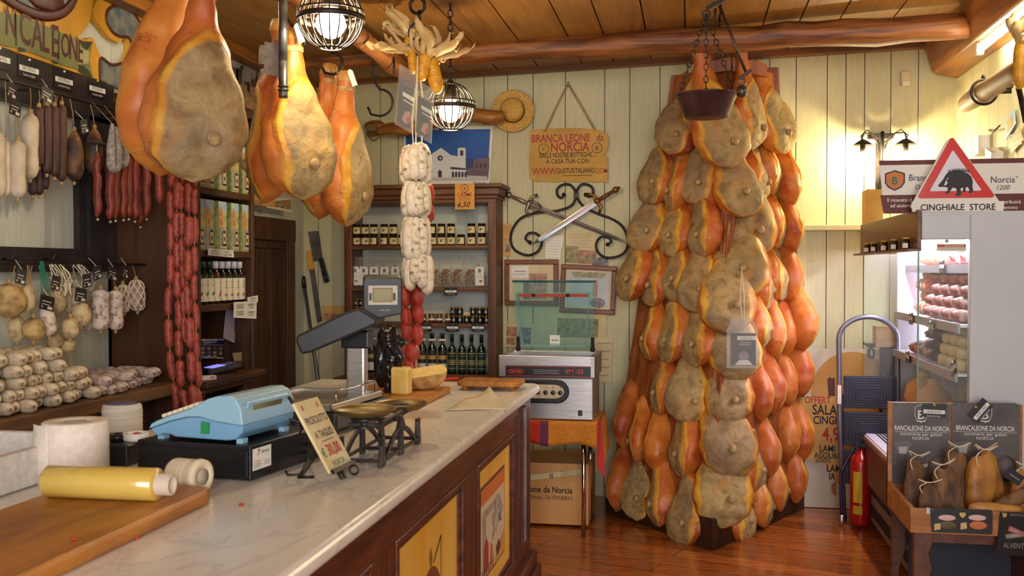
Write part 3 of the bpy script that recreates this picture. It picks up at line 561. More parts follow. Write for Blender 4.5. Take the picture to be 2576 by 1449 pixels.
# corn bunch on rings at the pole end
q = W(1050, 60, d=4.9); yc = q.y; k = pxsize(q)
t = thing('iron_ring_chain', 'string of black iron rings hanging from the ceiling above the corn', 'chain', q)
for i, (py, R, n_) in enumerate(((14, 19, (0, 1, .1)), (42, 13, (1, .3, 0)), (80, 21, (0, 1, -.1)), (110, 14, (.4, 1, 0)), (135, 12, (1, .4, 0)))):
    mb = MB(); mb.ring(W(1050+(i % 2)*5, py, d=(q-EY).dot(_F)), R*k, .008, n_, 22); ob('ring', mb, DARKIRON, t)
dcn = (q-EY).dot(_F)-.06
M_corn = mat('dried_corn', (196, 132, 20), (226, 170, 44), .45, 0, 30); M_husk = mat('dry_husk', (222, 196, 140), (188, 150, 92), .8, 0, 12, (1, 1, .3))
def cob(name, p0, p1, r, label, seed, husk_dir):
    p0, p1 = V(p0), V(p1); rr = random.Random(seed); ax = (p1-p0); L = ax.length; ax.normalize(); t = thing(name, label, 'corn', p0, 'dried corn cobs in the bunch')
    a = ax.cross(V((0, 1, 0))).normalized(); b = ax.cross(a); vs = []; fs = []; n, m = 28, 40
    for k_ in range(m+1):
        u = k_/m; pr = r*min(1, (math.sin(min(u*5, PI/2))*.35+.65))*(1-.0*u)*math.sqrt(max(.02, 1-max(0, (u-.72)/.29)**2))
        for i in range(n):
            th = 2*PI*i/n; e = 1+.075*abs(math.sin(th*7))*1.0+.05*abs(math.sin(u*m*.9)); vs.append(p0+ax*(L*u)+(a*math.cos(th)+b*math.sin(th))*pr*e*.93)
    for k_ in range(m):
        for i in range(n): fs.append((k_*n+i, k_*n+(i+1) % n, (k_+1)*n+(i+1) % n, (k_+1)*n+i))
    fs.append(tuple(m*n+i for i in range(n))); mb = MB(); mb.add(vs, fs, 0, True); ob('kernels', mb, M_corn, t)
    for j in range(9):                               # papery husk leaves flaring upward and out
        th = 2*PI*j/9+rr.uniform(-.3, .3); o_ = a*math.cos(th)+b*math.sin(th); ln = rr.uniform(.13, .22); w = rr.uniform(.016, .030); pts = []
        up = (V(husk_dir)+V((rr.uniform(-.5, .5), rr.uniform(-.4, .4), rr.uniform(-.25, .35)))).normalized(); base_ = p0+ax*.02+o_*r*.7; mb = MB(); vs = []; side = o_.cross(up).normalized(); ph = rr.uniform(0, 6)
        for s_ in range(9):
            u = s_/8; c_ = base_+up*(ln*u)+o_*(.05*math.sin(u*2.6))+V((.010*math.sin(u*7+ph), .010*math.cos(u*6+ph), -.05*u*u*rr.uniform(.2, 1.2))); ww = w*math.sin(PI*(.12+.86*u))**.8; tw = side*math.cos(u*1.6*math.sin(ph))+o_*math.sin(u*1.6*math.sin(ph))
            vs += [c_-tw*ww, c_+o_*.007+V((0, 0, .004)), c_+tw*ww]
        fs = [(s_*3+x, s_*3+x+1, s_*3+x+4, s_*3+x+3) for s_ in range(8) for x in (0, 1)]; mb.add(vs, fs, 0, True); ob('husk_leaf', mb, M_husk, t, solid=.0012)
Wd = lambda a, b_, o_=0: W(a, b_, d=dcn+o_)
cob('corn_cob', Wd(1072, 130), Wd(1058, 204), 17*k, 'dried yellow corn cob, the middle one of the husked bunch', 1, (.1, 0, 1))
cob('corn_cob', Wd(1082, 140, .03), Wd(1102, 236, .03), 17*k, 'dried yellow corn cob, lowest of the husked bunch beside the lamp', 2, (.9, 0, .6))
cob('corn_cob', Wd(1034, 118, .05), Wd(1040, 186, .05), 11*k, 'dried corn cob half hidden by husks on the ham side of the bunch', 3, (-.9, -.1, .35))
cob('corn_cob', Wd(1030, 80, .10), Wd(1024, 140, .10), 11*k, 'dried corn cob behind its pale husks, topmost of the bunch', 4, (-.5, 0, .9))
# clear bags with product cards
M_bag = clear('clear_bag', (250, 250, 248), .12, .90)
def bag_card(pts, d, label, seed=0, n=(0, 0)):
    P = [W(a, b_, d=d+e) for (a, b_), e in zip(pts, (0, n[0], n[0], 0))]    # TL TR BR BL
    o_ = P[3]; r_ = P[2]-P[3]; u_ = P[0]-P[3]; w, h = r_.length, u_.length; f = frame(o_, r_, u_); sk = u_.dot(r_.normalized())
    t = thing('card_bag', label, 'bag', o_, 'clear bags with product cards')
    mb = MB(f); mb.prism([(0, 0), (w, 0), (w+sk, h), (sk, h)], .002, .0045); ob('pouch', mb, M_bag, t)
    g = lambda x, y: (x*w+sk*y, y*h)
    mb = MB(f); mb.poly([g(.08, .06), g(.92, .06), g(.92, .74), g(.08, .74)], 0, 0); mb.poly([g(.3, .53), g(.92, .53), g(.92, .6), g(.3, .6)], .0008, 1); mb.poly([g(.35, .14), g(.5, .3), g(.75, .34), g(.85, .2), g(.6, .1)], .0008, 2); mb.poly([g(.6, .2), g(.8, .27), g(.84, .2), g(.66, .14)], .001, 3)
    mb.poly([g(.36, .46), g(.9, .46), g(.9, .48), g(.36, .48)], .0008, 1); ob('product_card', mb, [BLACK, WHITE, mat('card_meat', (196, 150, 120)), RED], t)
    return t, P
bag_card([(1002, 168), (1042, 196), (1038, 338), (992, 312)], dcn-.10, 'clear bag with black product card hanging below the corn, farther from the lamp', n=(.06, 0))
bag_card([(1048, 208), (1084, 216), (1084, 362), (1042, 338)], dcn-.12, 'clear bag with black product card hanging beside the lit globe lamp', n=(.06, 0))
# bunch of white-moulded small salamis in tiers, and the strand of red salami rings behind it
M_white = mat('white_mould_casing', (238, 226, 206), (196, 176, 150), .8, 0, 30, bump=.3, lo=.42, hi=.8); M_speck = mat('speckled_mould_casing', (232, 220, 194), (92, 66, 46), .8, 0, 38, bump=.3, lo=.52, hi=.72)
M_redsa = mat('red_salami_casing', (150, 40, 30), (186, 66, 46), .5, 0, 40, bump=.25); M_link = mat('fresh_sausage_casing', (122, 40, 30), (164, 70, 50), .5, 0, 60, bump=.35)
def sausage(mb, p, q, r, bend=V((0, 0, 0)), n=12, m=12, mi=0, tip=.22):
    p, q = V(p), V(q); pts = []; rs = []
    for i in range(m+1):
        u = i/m; pts.append(p.lerp(q, u)+bend*math.sin(PI*u)); e = min(u, 1-u)/tip; rs.append(max(.003, r*math.sqrt(max(0, 1-(1-min(1, e))**2))*(1+.03*math.sin(9*u+p.x*50))))
    return mb.tube(pts, rs, n, mi)
dw = dcn-.06; kk = dw/FPX
t = thing('salami_bunch', 'hanging bunch of small white-moulded salamis in tied tiers', 'salami', W(1046, 730, d=dw)); rr = random.Random(4)
tiers = [(362, 462, 42), (455, 545, 40), (540, 650, 40), (640, 735, 42)]
for ti, (y0, y1, hw) in enumerate(tiers):
    for j in range(9):
        a = 2*PI*j/9+ti*.4; rx = hw*.62*math.sin(a); dy = -.075*math.cos(a); r_ = 15*kk
        x_ = 1046+rx+(6 if ti == 3 else 0); yy0 = y0+rr.uniform(-6, 6); yy1 = y1+rr.uniform(-8, 8)-(20 if ti == 3 and j % 2 else 0)
        mb = MB(); sausage(mb, W(x_-rx*.35, yy0, d=dw+dy*.5), W(x_-rx*.1, yy1, d=dw+dy*.7), r_*rr.uniform(.92, 1.1), V((rx*.25*kk, dy*.35, 0)), mi=0); ob('small_salami', mb, M_speck if (j+ti) % 3 else M_white, t)
mb = MB(); mb.tube([W(1046, 370, d=dw), W(1048, 250, d=dw), W(1050, 140, d=dw)], .004); mb.tube([W(1040, 370, d=dw), W(1036, 300, d=dw), W(1050, 190, d=dw)], .003)
for y_ in (458, 544, 648): mb.ring(W(1046, y_, d=dw), 20*kk, .004, (0, 0, 1))
ob('hanging_string', mb, STRING, t)
dr = dw+.11; kr = dr/FPX; t = thing('red_salami_strand', 'long hanging rope of small red salamis behind the white bunch', 'salami', W(1040, 950, d=dr)); n_ = 0
y_ = 440
while y_ < 935:
    u = (y_-440)/500
    cx = 1062-34*u+ (6*math.sin(y_*.04)); wd_ = 30 if y_ < 700 else 30
    for j in range(3):
        a = 2*PI*j/3+y_*.9; mb = MB(); c_ = (cx+wd_*.62*math.sin(a), y_+rr.uniform(-6, 6)); dd = dr-.05*math.cos(a)
        sausage(mb, W(c_[0]-3, c_[1]-26, d=dd), W(c_[0]+4, c_[1]+28, d=dd), 14.5*kr, m=8, n=10, tip=.4); ob('red_salami_link', mb, M_redsa, t); n_ += 1
    y_ += 44
mb = MB(); mb.tube([W(1046, 930, d=dr), W(1060, 450, d=dr), W(1062, 240, d=dr), W(1052, 150, d=dr)], .0035); ob('hanging_string', mb, STRING, t)
t['category'] = 'salami'
# yoke on the wall behind the lamp, straw hat
M_yoke = wood('yoke_wood', (120, 70, 26), (184, 122, 52), 0, 8, .4, .3)
yw = 6.34; P = [(925, 338), (950, 330), (985, 322), (1020, 326), (1060, 316), (1110, 300), (1160, 290), (1200, 290), (1235, 296), (1266, 292)]; R = [8, 12, 15, 17, 18, 17, 16, 18, 19, 14]
t = ob('wooden_yoke', MB().tube([W(a, b_, y=yw) for a, b_ in P], [r*.0025 for r in R], 14), M_yoke); tag(t, 'old wooden ox yoke on the back wall behind the globe lamp', 'yoke')
mb = MB(); mb.beam((W(985, 322, y=yw).x, yw, W(985, 322, y=yw).z), (W(985, 322, y=yw).x, YB, W(985, 322, y=yw).z), .03, .03); mb.beam((W(1200, 290, y=yw).x, yw, W(1200, 290, y=yw).z), (W(1200, 290, y=yw).x, YB, W(1200, 290, y=yw).z), .03, .03); ob('wall_peg', mb, DKWOOD, t)
mb = MB(); mb.lathe([(.07, -.02), (.075, 0), (.06, .02), (0, .025)], W(943, 318, y=yw), 20, rot=MX.Rotation(PI/2, 3, 'X'), sx=1, sy=.55); ob('yoke_lobe', mb, M_yoke, t)
mb = MB(); c_ = W(935, 323, y=yw-.05); mb.box(c_, (.075, .02, .035)); mb.ring(c_+V((.02, -.01, -.05)), .03, .004, (0, 1, 0)); ob('brass_clasp', mb, mat('old_brass', (110, 96, 56), rough=.5, metal=.7), t)
c = W(1290, 280, y=6.58); t = thing('straw_hat', 'wide brimmed straw hat hanging on the back wall', 'hat', c); M_straw = mat('straw', (206, 152, 62), (232, 186, 96), .7, 0, 90, bump=.5)
rot = MX.Rotation(PI/2-.10, 3, 'X') @ MX.Rotation(.10, 3, 'Y')
mb = MB(); mb.lathe([(.078, .012), (.10, .008), (.128, .006), (.140, .016), (.141, .010), (.128, 0), (.078, .004)], c, 48, rot=rot, closed=True); ob('brim', mb, M_straw, t)
mb = MB(); mb.lathe([(.080, .005), (.078, .035), (.074, .072), (.062, .086), (0, .09)], c, 40, rot=rot, sx=.97); ob('crown', mb, M_straw, t)
mb = MB(); mb.lathe([(.0815, .006), (.0812, .022), (.0805, .022), (.0805, .006)], c, 40, rot=rot, sx=.985, closed=True); ob('hat_band', mb, mat('hat_band', (40, 30, 22)), t)
# ---------------------------------------------------------------- the counter
CT = .945; CX0, CX1, CY1 = -1.86, -.72, 4.86
m_, t, b = base('white_marble'); v = coords(t, (1.6, .6, 1.2), (0, 0, .5)); f = noise(t, v, 5, 9, 1.2); g = noise(t, coords(t, (1, 1, 1)), 1.6, 3)
col = ramp(t, f, [(.34, (226, 221, 210)), (.48, (238, 233, 222)), (.52, (206, 203, 198)), (.55, (238, 233, 222))]); col = mixc(t, .4, col, ramp(t, g, [(.3, (222, 214, 196)), (.7, (240, 235, 226))])); t.links.new(col, b.inputs['Base Color'])
b.inputs['Roughness'].default_value = .22; M_marble = m_
mb = MB(); pts = [(CX0, -.6), (CX1, -.6)]+[(CX1-.06+.06*math.cos(a), CY1-.06+.06*math.sin(a)) for a in [PI/2*i/6 for i in range(7)]]+[(CX0, CY1)]
mb.prism(pts, CT-.042, CT); o = ob('marble_countertop', mb, M_marble, bev=.017, seg=4); tag(o, 'long white grey-veined marble slab topping the shop counter', 'countertop')
M_cw = wood('counter_wood', (62, 28, 18), (104, 52, 30), 1, 10, .35, .2); M_cwv = wood('counter_wood_upright', (62, 28, 18), (104, 52, 30), 2, 10, .35, .2)
M_yel = mat('yellow_painted_panel', (232, 168, 40), (244, 200, 96), .5, 0, 4, (1, 1.4, .6), lo=.3, hi=.72, detail=5)
ct = thing('shop_counter', 'long dark red-brown shop counter with yellow painted front panels', 'counter', ((CX0+CX1)/2, 2.2, 0)); XF = -.765
mb = MB(); mb.bx((CX0+.05, -.5, 0), (XF-.03, CY1-.07, CT-.042)); ob('carcass', mb, M_cwv, ct)
zt, zb_ = .785, .195; pan = [(-.25, .55), (.75, 1.55), (1.55, 2.353), (2.55, 3.36), (3.585, 4.36)]
mb = MB(lft((XF, 0, 0))); mb.bx((-.5, zt, -.03), (CY1-.05, CT-.042, .0)); mb.bx((-.5, zt+.095, 0), (CY1-.05, CT-.045, .012)); mb.bx((-.5, 0, -.03), (CY1-.05, zb_, 0)); ob('rails', mb, M_cw, ct, bev=.004)
st = [(a[1], b_[0]) for a, b_ in zip(pan[1:], pan[2:])]+[(4.36, CY1-.05)]
for a, b_ in st:
    if b_ > a+.02:
        mb = MB(lft((XF, 0, 0))); mb.bx((a, zb_, -.03), (b_, zt, -.001)); ob('stile', mb, M_cwv, ct)
for i, (a, b_) in enumerate(pan):
    mb = MB(lft((XF, 0, 0))); mb.bx((a, zb_, -.026), (b_, zt, -.016)); pn = ob('painted_panel', mb, M_yel, ct)
    mb = MB(lft((XF, 0, 0))); w = .022
    for k, dz in ((0, .004), (w, -.008)):
        for q in ((a+k, zb_+k, a+k+w, zt-k), (b_-k-w, zb_+k, b_-k, zt-k), (a+k+w, zt-k-w, b_-k-w, zt-k), (a+k+w, zb_+k, b_-k-w, zb_+k+w)): mb.bx((q[0], q[1], -.02), (q[2], q[3], dz))
    ob('moulding', mb, M_cw, pn, bev=.005)
M_blue = mat('blue_marbling', (92, 104, 122), (150, 156, 160), .5, 0, 14, detail=7); M_brn = mat('brown_paint', (110, 56, 28)); M_pale = mat('pale_paint', (214, 190, 150)); M_org = mat('orange_paint', (208, 116, 38)); M_gpt = mat('grey_paint', (150, 138, 116), (178, 166, 140), scale=20); M_skin = mat('rose_paint', (226, 186, 150)); M_rpt = mat('red_paint', (176, 56, 36)); M_ypt = mat('gold_paint', (214, 160, 60))
# blue marbled strip in the end post
mb = MB(lft((XF, 0, 0))); mb.bx((4.545, .24, -.002), (4.615, .845, .011), 0)
for q in ((4.525, .22, 4.545, .865), (4.615, .22, 4.635, .865), (4.545, .845, 4.615, .865), (4.545, .22, 4.615, .24)): mb.bx((q[0], q[1], -.002), (q[2], q[3], .012), 1)
for y in (4.40, 4.42, 4.44, 4.67, 4.70, 4.73): mb.bx((y, .22, -.002), (y+.012, .84, .008), 1)
ob('end_post', mb, [M_blue, M_cwv], ct)
mb = MB(); mb.bx((CX0+.08, -.5, 0), (XF+.05, CY1-.02, .07)); mb.bx((CX0+.08, -.5, .07), (XF+.032, CY1-.035, .14)); ob('plinth', mb, M_cw, ct, bev=.012)
# painted scenes on two panels
mb = MB(lft((XF-.0155, 0, 0))); y0, y1, z0, z1 = 3.69, 4.2, .30, .672
mb.rect(y0, z0, y1, z1, .0, 0); mb.rect(y0+.012, z0+.012, y1-.012, z1-.012, .001, 1); mb.poly([(y0+.012, .60), (y1-.012, .60), (y1-.012, z1-.012), (y0+.012, z1-.012)], .002, 2)
mb.poly([(3.74, .31), (3.80, .31), (3.80, .54), (4.1, .54), (4.1, .57), (3.74, .57)], .002, 3); mb.poly([(3.92, .42), (4.16, .5), (4.06, .58), (4.0, .58)], .0025, 3); mb.poly([(3.70, .32), (3.98, .32), (4.18, .40), (4.18, .32), (4.18, .31), (3.70, .31)], .003, 4)
mb.poly([(3.76, .33), (3.84, .33), (3.84, .43), (3.80, .46), (3.76, .43)], .0035, 5); mb.ball((3.81, .475, .004), .014, 8, 6, (1, 1.2, .15)); mb.ball((3.94, .50, .004), .02, 10, 3, (.7, 1.3, .1)); mb.poly([(3.88, .33), (3.94, .33), (3.92, .40), (3.90, .42)], .0035, 2); mb.poly([(4.02, .33), (4.1, .35), (4.06, .39), (4.0, .37)], .0035, 0)
for k in range(6): mb.poly([(3.72+.04*k, .31), (3.728+.04*k, .31), (3.735+.04*k, .35), (3.722+.04*k, .35)], .004, 0)
mb.tube([(3.98, .44, .003), (4.0, .50, .003), (4.06, .51, .003), (4.09, .46, .003)], .005, 5, 3)
ob('painted_kitchen_scene', mb, [M_brn, M_pale, M_org, M_gpt, M_ypt, M_rpt, M_skin], ct)
mb = MB(lft((XF-.0155, 0, 0))); cy, cz = 2.965, .375
mb.poly([(cy-.005, .655), (cy+.012, .62), (cy, .585), (cy-.018, .62)], .003, 3)
sh = [(cy+.0+.165*math.sin(a)*(1 if math.cos(a) > -.5 else .92), cz+.215*math.cos(a)) for a in [2*PI*i/36 for i in range(36)]]
mb.poly([(x, y) for x, y in sh], .001, 0); mb.poly([(cy+(x-cy)*.84, cz+(y-cz)*.86) for x, y in sh], .002, 1)
mb.poly([(2.70, .22), (2.78, .22), (2.80, .50), (2.775, .53), (2.74, .49), (2.72, .44)], .0015, 0)
mb.poly([(2.93, .50), (2.975, .49), (2.985, .445), (3.0, .42), (2.985, .41), (2.985, .39), (2.96, .37), (2.95, .33), (2.90, .33), (2.905, .40)], .003, 2); mb.poly([(2.955, .53), (2.93, .50), (2.905, .40), (2.90, .33), (2.87, .33), (2.88, .46), (2.90, .52)], .0032, 3)
mb.ball((2.963, .452, .003), .006, 8, 5, (1, .6, .2)); mb.poly([(2.87, .33), (3.02, .33), (3.05, .19), (2.85, .19)], .0028, 4)
mb.poly([(3.0, .60), (3.09, .66), (3.095, .66), (3.095, .25), (3.09, .25), (3.09, .65), (3.0, .592)], .001, 5); mb.rect(2.66, .42, 2.663, .20, .001, 5)
ob('painted_portrait_shield', mb, [mat('rust_paint', (136, 66, 30)), mat('grey_marbling', (104, 98, 84), (150, 142, 122), .6, 0, 22), M_skin, mat('dull_brown_paint', (128, 100, 60)), M_ypt, INK], ct)
# ---------------------------------------------------------------- on the counter
def on(px, py, dz=0): return W(px, py, z=CT+dz)
p0, p1 = on(547, 1222, .036), on(0, 1279, .036); M_board = wood('board_wood', (142, 84, 24), (188, 122, 44), 1, 5, .45, .08, str_=.2)
mb = MB(); mb.prism([(p1.x, 1.45), (p0.x, 1.45), (p0.x, p0.y-.05), (p0.x-.012, p0.y-.012), (p0.x-.05, p0.y), (p1.x, p0.y)], CT, CT+.036); o = ob('cutting_board', mb, M_board, bev=.008); tag(o, 'big brown wooden cutting board lying on the marble under the cling film roll', 'cutting board')
BTop = CT+.036; a, b_ = W(121, 1210, z=BTop+.037), W(398, 1219, z=BTop+.037); ax = (b_-a).normalized(); t = thing('cling_film_roll', 'yellowish roll of cling film lying on the big cutting board', 'cling film', (a+b_)/2-V((0, 0, .037)))
fm = mat('wound_film', (206, 172, 74), (222, 190, 96), .18, 0, 3, (1, 1, 1), coat=.6); mb = MB(); mb.tube([a, a+ax*.003, b_-ax*.003, b_], [.034, .037, .037, .034], 36); mb.ball(a.lerp(b_, .3), .0, 6); ob('film', mb, fm, t)
mb = MB(); rot = ax.to_track_quat('Z', 'Y').to_matrix(); L = (b_-a).length; mb.lathe([(.0235, -.01), (.0235, L+.034), (.0175, L+.034), (.0175, -.01)], a, 32, rot=rot, closed=True); ob('cardboard_core', mb, mat('core_card', (214, 196, 176)), t)
# ball of string
c = on(473, 1196, .043); d_ = V((.98, -.2, 0)).normalized(); rot = d_.to_track_quat('Z', 'Y').to_matrix(); t = thing('string_spool', 'small spool of cream kitchen string lying against the black cash drawer', 'string', c-V((0, 0, .043)))
mb = MB(); pr = [(.012, -.040), (.036, -.046), (.040, -.040)]+[(.0405+.0015*math.sin(i*2.2), -.036+.0045*i) for i in range(13)]+[(.041, .028), (.044, .032), (.042, .046), (.036, .047), (.02, .045), (.02, .03)]
mb.lathe(pr, c, 36, rot=rot); ob('wound_string', mb, STRING, t); mb = MB(); mb.lathe([(.0, .047), (.02, .0472), (.021, .040)], c, 24, rot=rot); mb.box(c+d_*.048, (.001, .004, .012)); ob('paper_core', mb, mat('core_grey', (176, 168, 150)), t)
# foam box
q = on(60, 1233); mb = MB(); X0, X1, Y0, Y1, H = q.x-.34, q.x, 1.75, 2.56, .098
o = MB(); o.bx((X0, Y0, CT), (X1, Y1, CT+.012)); [o.bx(*z) for z in (((X0, Y0, CT), (X0+.03, Y1, CT+H)), ((X1-.03, Y0, CT), (X1, Y1, CT+H)), ((X0, Y0, CT), (X1, Y0+.03, CT+H)), ((X0, Y1-.03, CT), (X1, Y1, CT+H)))]
o = ob('foam_box', o, mat('white_foam', (226, 220, 208), (206, 200, 190), .8, 0, 40, bump=.2), bev=.006); tag(o, 'open white foam box on the marble beside the big paper roll', 'box')
# paper towel roll
c = on(191, 1208); t = thing('paper_roll', 'large white paper towel roll standing on end on the counter', 'paper roll', c); M_tow = mat('soft_paper', (238, 226, 210), (228, 214, 196), .9, 0, 60, bump=.1)
mb = MB(); mb.lathe([(.026, .155), (.078, .158), (.0825, .154), (.083, .0), (.026, 0)], c, 44, closed=True); ob('paper', mb, M_tow, t)
mb = MB(); mb.lathe([(.0265, .157), (.0235, .157), (.0235, .0), (.0265, 0)], c, 30, closed=True); ob('cardboard_core', mb, mat('core_grey_card', (170, 160, 146)), t)
mb = MB(); n = 8; vs = []
for i in range(n+1):
    a_ = math.radians(205+i*6); rr_ = .0835+.012*(1-i/n)
    for z in (.002, .154): vs.append(c+V((rr_*math.cos(a_)-.004*(1-i/n), rr_*math.sin(a_)-.012*(1-i/n)*(1-z*4), z)))
mb.add(vs, [(2*i, 2*i+2, 2*i+3, 2*i+1) for i in range(n)], 0, True); ob('loose_sheet', mb, M_tow, t, solid=.0008)
# cone of white twine and tape rolls behind
c = on(308, 1120); t = thing('twine_cone', 'large white cone of butcher twine standing under the salami shelf', 'twine', c)
mb = MB(); mb.lathe([(.02, .0), (.058, 0)]+[(.061+.0008*math.sin(i*3), .01+i*.0075) for i in range(15)]+[(.058, .128), (.045, .134), (.02, .128)], c, 36); ob('wound_twine', mb, mat('white_twine', (222, 212, 192), (196, 188, 172), .8, 0, 20, (.2, .2, 9), bump=.3), t)
mb = MB(); mb.lathe([(.05, .1335), (.03, .139), (.012, .139)], c, 30); ob('purple_tip', mb, mat('cone_tip', (78, 74, 92)), t)
c = on(303, 1168); o = MB(); o.prism([(c.x-.035, c.y-.03), (c.x+.04, c.y-.03), (c.x+.04, c.y+.09), (c.x-.035, c.y+.09)], CT, CT+.062); o = ob('tape_box', o, PLASTICB, bev=.005); tag(o, 'small black open box of tapes behind the paper roll', 'box')
c2 = V((c.x+.022, c.y+.045, CT+.062)); mb = MB(); mb.lathe([(.033, 0), (.036, .004), (.036, .022), (.030, .022), (.028, .003), (0, .003)], c2, 30); o = ob('white_tin', mb, WHITE); tag(o, 'small white round tin on top of the black tape box', 'tin'); mb = MB(); mb.ball(c2+V((.004, 0, .014)), .012, 10, 0, (1.4, 1, .8)); o2 = ob('orange_sweet', mb, M_rpt); tag(o2, 'small orange-red piece lying in the white tin', 'scrap')
mb = MB(); c3 = V((c.x-.028, c.y+.03, CT+.062)); mb.lathe([(.014, 0), (.028, 0), (.028, .02), (.014, .02)], c3, 26, closed=True); o = ob('tape_roll', mb, BLACK); tag(o, 'black tape roll on the tape box behind the paper roll', 'tape')
# cash drawer
n0 = on(631, 1214); dr = thing('cash_till', 'flat black metal cash drawer under the blue cash register', 'cash drawer', n0); r8 = MX.Rotation(-.14, 4, 'Z'); FD = MX.Translation(n0) @ r8
M_blk = mat('black_metal', (20, 18, 22), (28, 26, 30), .38, .2, 40); HB = .094
mb = MB(FD); mb.bx((-.355, 0, .004), (0, .44, HB)); ob('body', mb, M_blk, dr, bev=.004)
mb = MB(FD); mb.bx((-.348, -.004, .012), (-.008, 0, HB-.014)); ob('drawer_front', mb, M_blk, dr, bev=.002)
mb = MB(FD @ lft((0.0005, 0, 0))); mb.rect(.008, .028, .098, .085, 0, 0); mb.text('7', .036, .066, .022, 1, shear=.2, bold=.02); mb.text('Service', .067, .069, .013, 2, shear=.2); mb.text('ASSISTENZA', .03, .049, .006, 3); mb.text('TECNICA', .03, .043, .006, 3)
for k in range(3): mb.rect(.012, .033+.004*k, .05, .0345+.004*k, .0006, 4); mb.rect(.06, .036+.005*k, .09, .0375+.005*k, .0006, 4)
ob('service_sticker', mb, [WHITE, RED, INK, M_org, mat('grey_print', (150, 146, 150))], dr)
# cash register: wedge with tall rounded display end
M_cash = mat('light_blue_plastic', (150, 192, 210), (142, 184, 204), .32, 0, 3); rg = thing('cash_register', 'light blue electronic cash register on the black cash drawer', 'cash register', n0+V((-.15, .1, HB)))
FR = FD @ MX.Translation((-.325, .012, HB)) @ MX.Diagonal((.80, 1, 1, 1)) @ MX(((1, 0, 0, 0), (0, 0, 1, 0), (0, 1, 0, 0), (0, 0, 0, 1)))
up = [(0, .030), (.006, .042), (.03, .052), (.10, .072), (.16, .088), (.19, .099), (.23, .117), (.27, .126), (.315, .128), (.343, .118), (.36, .092), (.366, .055)]; lo = [(.362, .045), (.30, .047), (.26, .055), (.20, .068), (.15, .066), (.08, .052), (.02, .040)]
mb = MB(FR); mb.prism(up+[(.366, .05), (.26, .058), (.20, .068), (.15, .066), (.08, .052), (.0, .030)], 0, .27); uc_ = ob('upper_case', mb, M_cash, rg, bev=.012, seg=4)
mb = MB(FR); mb.prism([(0.0, .029), (.08, .051), (.15, .065), (.20, .067), (.26, .057), (.365, .05), (.36, .03), (.335, .012), (.30, .008), (.10, .010), (.08, .016), (.05, .016), (.04, .010), (.02, .012)], .004, .266); ob('lower_case', mb, mat('blue_plastic', (122, 170, 202), (114, 162, 196), .35, 0, 3), rg, bev=.008, seg=3)
for fx in (.03, .34):
    for fy in (.03, .24): mb = MB(FR); mb.bx((fx-.012, 0, fy-.012), (fx+.012, .013, fy+.012)); ob('foot', mb, M_cash, rg)
sl = math.atan2(.046, .16); FK = FR @ MX.Translation((.02, .0535, 0)) @ MX.Rotation(sl-.02, 4, 'Z')
M_key = mat('cream_keys', (232, 218, 184))
for i in range(7):
    for j in range(5): mb = MB(FK); mb.bx((.004+i*.0225, 0, .03+j*.032), (.022+i*.0225, .010, .056+j*.032)); ob('key', mb, M_key, uc_, bev=.002)
q = MX.Translation(FR @ V((.3635, .085, .035))) @ (FD.to_3x3() @ MX.Rotation(math.radians(0), 3, 'Z')).to_4x4() @ lft((0, 0, 0)) @ MX.Rotation(.22, 4, 'X') @ MX.Rotation(0, 4, 'Z')
mb = MB(q); mb.prism([(-.005, -.022), (.20, -.022), (.20, .024), (-.005, .024)], -.01, -.003); ob('display_bezel', mb, M_cash, rg, bev=.008)
mb = MB(q); mb.prism([(.02, -.008), (.165, -.008), (.165, .014), (.02, .014)], -.004, -.0015); ob('display_window', mb, mat('display_glass', (92, 84, 56), (150, 140, 100), .12, 0, 3), rg)
mb = MB(FR); mb.M = FR; mb.prism([(.205, .024), (.236, .024), (.238, .054), (.208, .056)], -.0012, .004); ob('green_sticker', mb, mat('green_sticker', (34, 150, 80), (24, 128, 66), .5, 0, 30), rg)
mb = MB(FR); mb.poly([(.25, .1225), (.30, .1285), (.30, .1285), (.25, .1225)], .1, 0); mb.M = FD @ MX.Translation((-.325, .012, HB)); mb.text('MCT', .235, .1, .02, 0, z=.1292, rot=0); ob('logo_print', mb, RED, uc_)
mb = MB(); e = FD @ V((.02, .16, HB)); mb.tube([FD @ V((.055, .10, HB+.06)), FD @ V((.075, .12, HB+.05)), FD @ V((.07, .14, HB+.025)), FD @ V((.05, .16, HB+.012)), FD @ V((.085, .18, HB+.01)), FD @ V((.10, .16, HB-.05)), FD @ V((.085, .12, .004)), FD @ V((.05, .10, .004)), FD @ V((.02, .14, .004))], .003, 6)
for k in range(3): mb.ring(FD @ V((.065, .13, HB+.035+.006*k)), .022, .0028, (.3, .3, 1), 14, 5)
ob('cable', mb, BLACK, rg)
# price sign on its iron easel
o_ = on(832, 1190, .03); r_ = V((.06, 1, 0)).normalized(); u_ = V((-.50, .03, .865)); f = frame(o_, r_, u_); w, h = .146, .205; t = thing('price_sign', 'yellow hand-lettered price board leaning on a small iron easel', 'sign', on(850, 1200))
mb = MB(f); mb.prism([(0, 0), (w, 0), (w, h), (0, h)], -.008, 0); bd_ = ob('board', mb, CREAM, t, bev=.001)
mb = MB(f); mb.text('PROSCIUTTO', w/2, .136, .030, 0, sx=.72, bold=.01); mb.text('A TAGLIO', w/2, .094, .030, 0, sx=.8, bold=.01); mb.text('\u20ac', .018, .042, .034, 2, bold=.01); mb.text('30,00', .082, .042, .044, 1, bold=.02, sx=.85); mb.text('NORCIA', w/2, .012, .022, 2, sx=.9, bold=.01); mb.text('B', .028, .178, .02, 1, bold=.02); mb.text('B', .118, .178, .02, 1, bold=.02); mb.rect(.04, .083, .11, .085, .0012, 0); ob('lettering', mb, [mat('purple_ink', (44, 28, 60)), RED, mat('teal_ink', (40, 120, 96))], bd_)
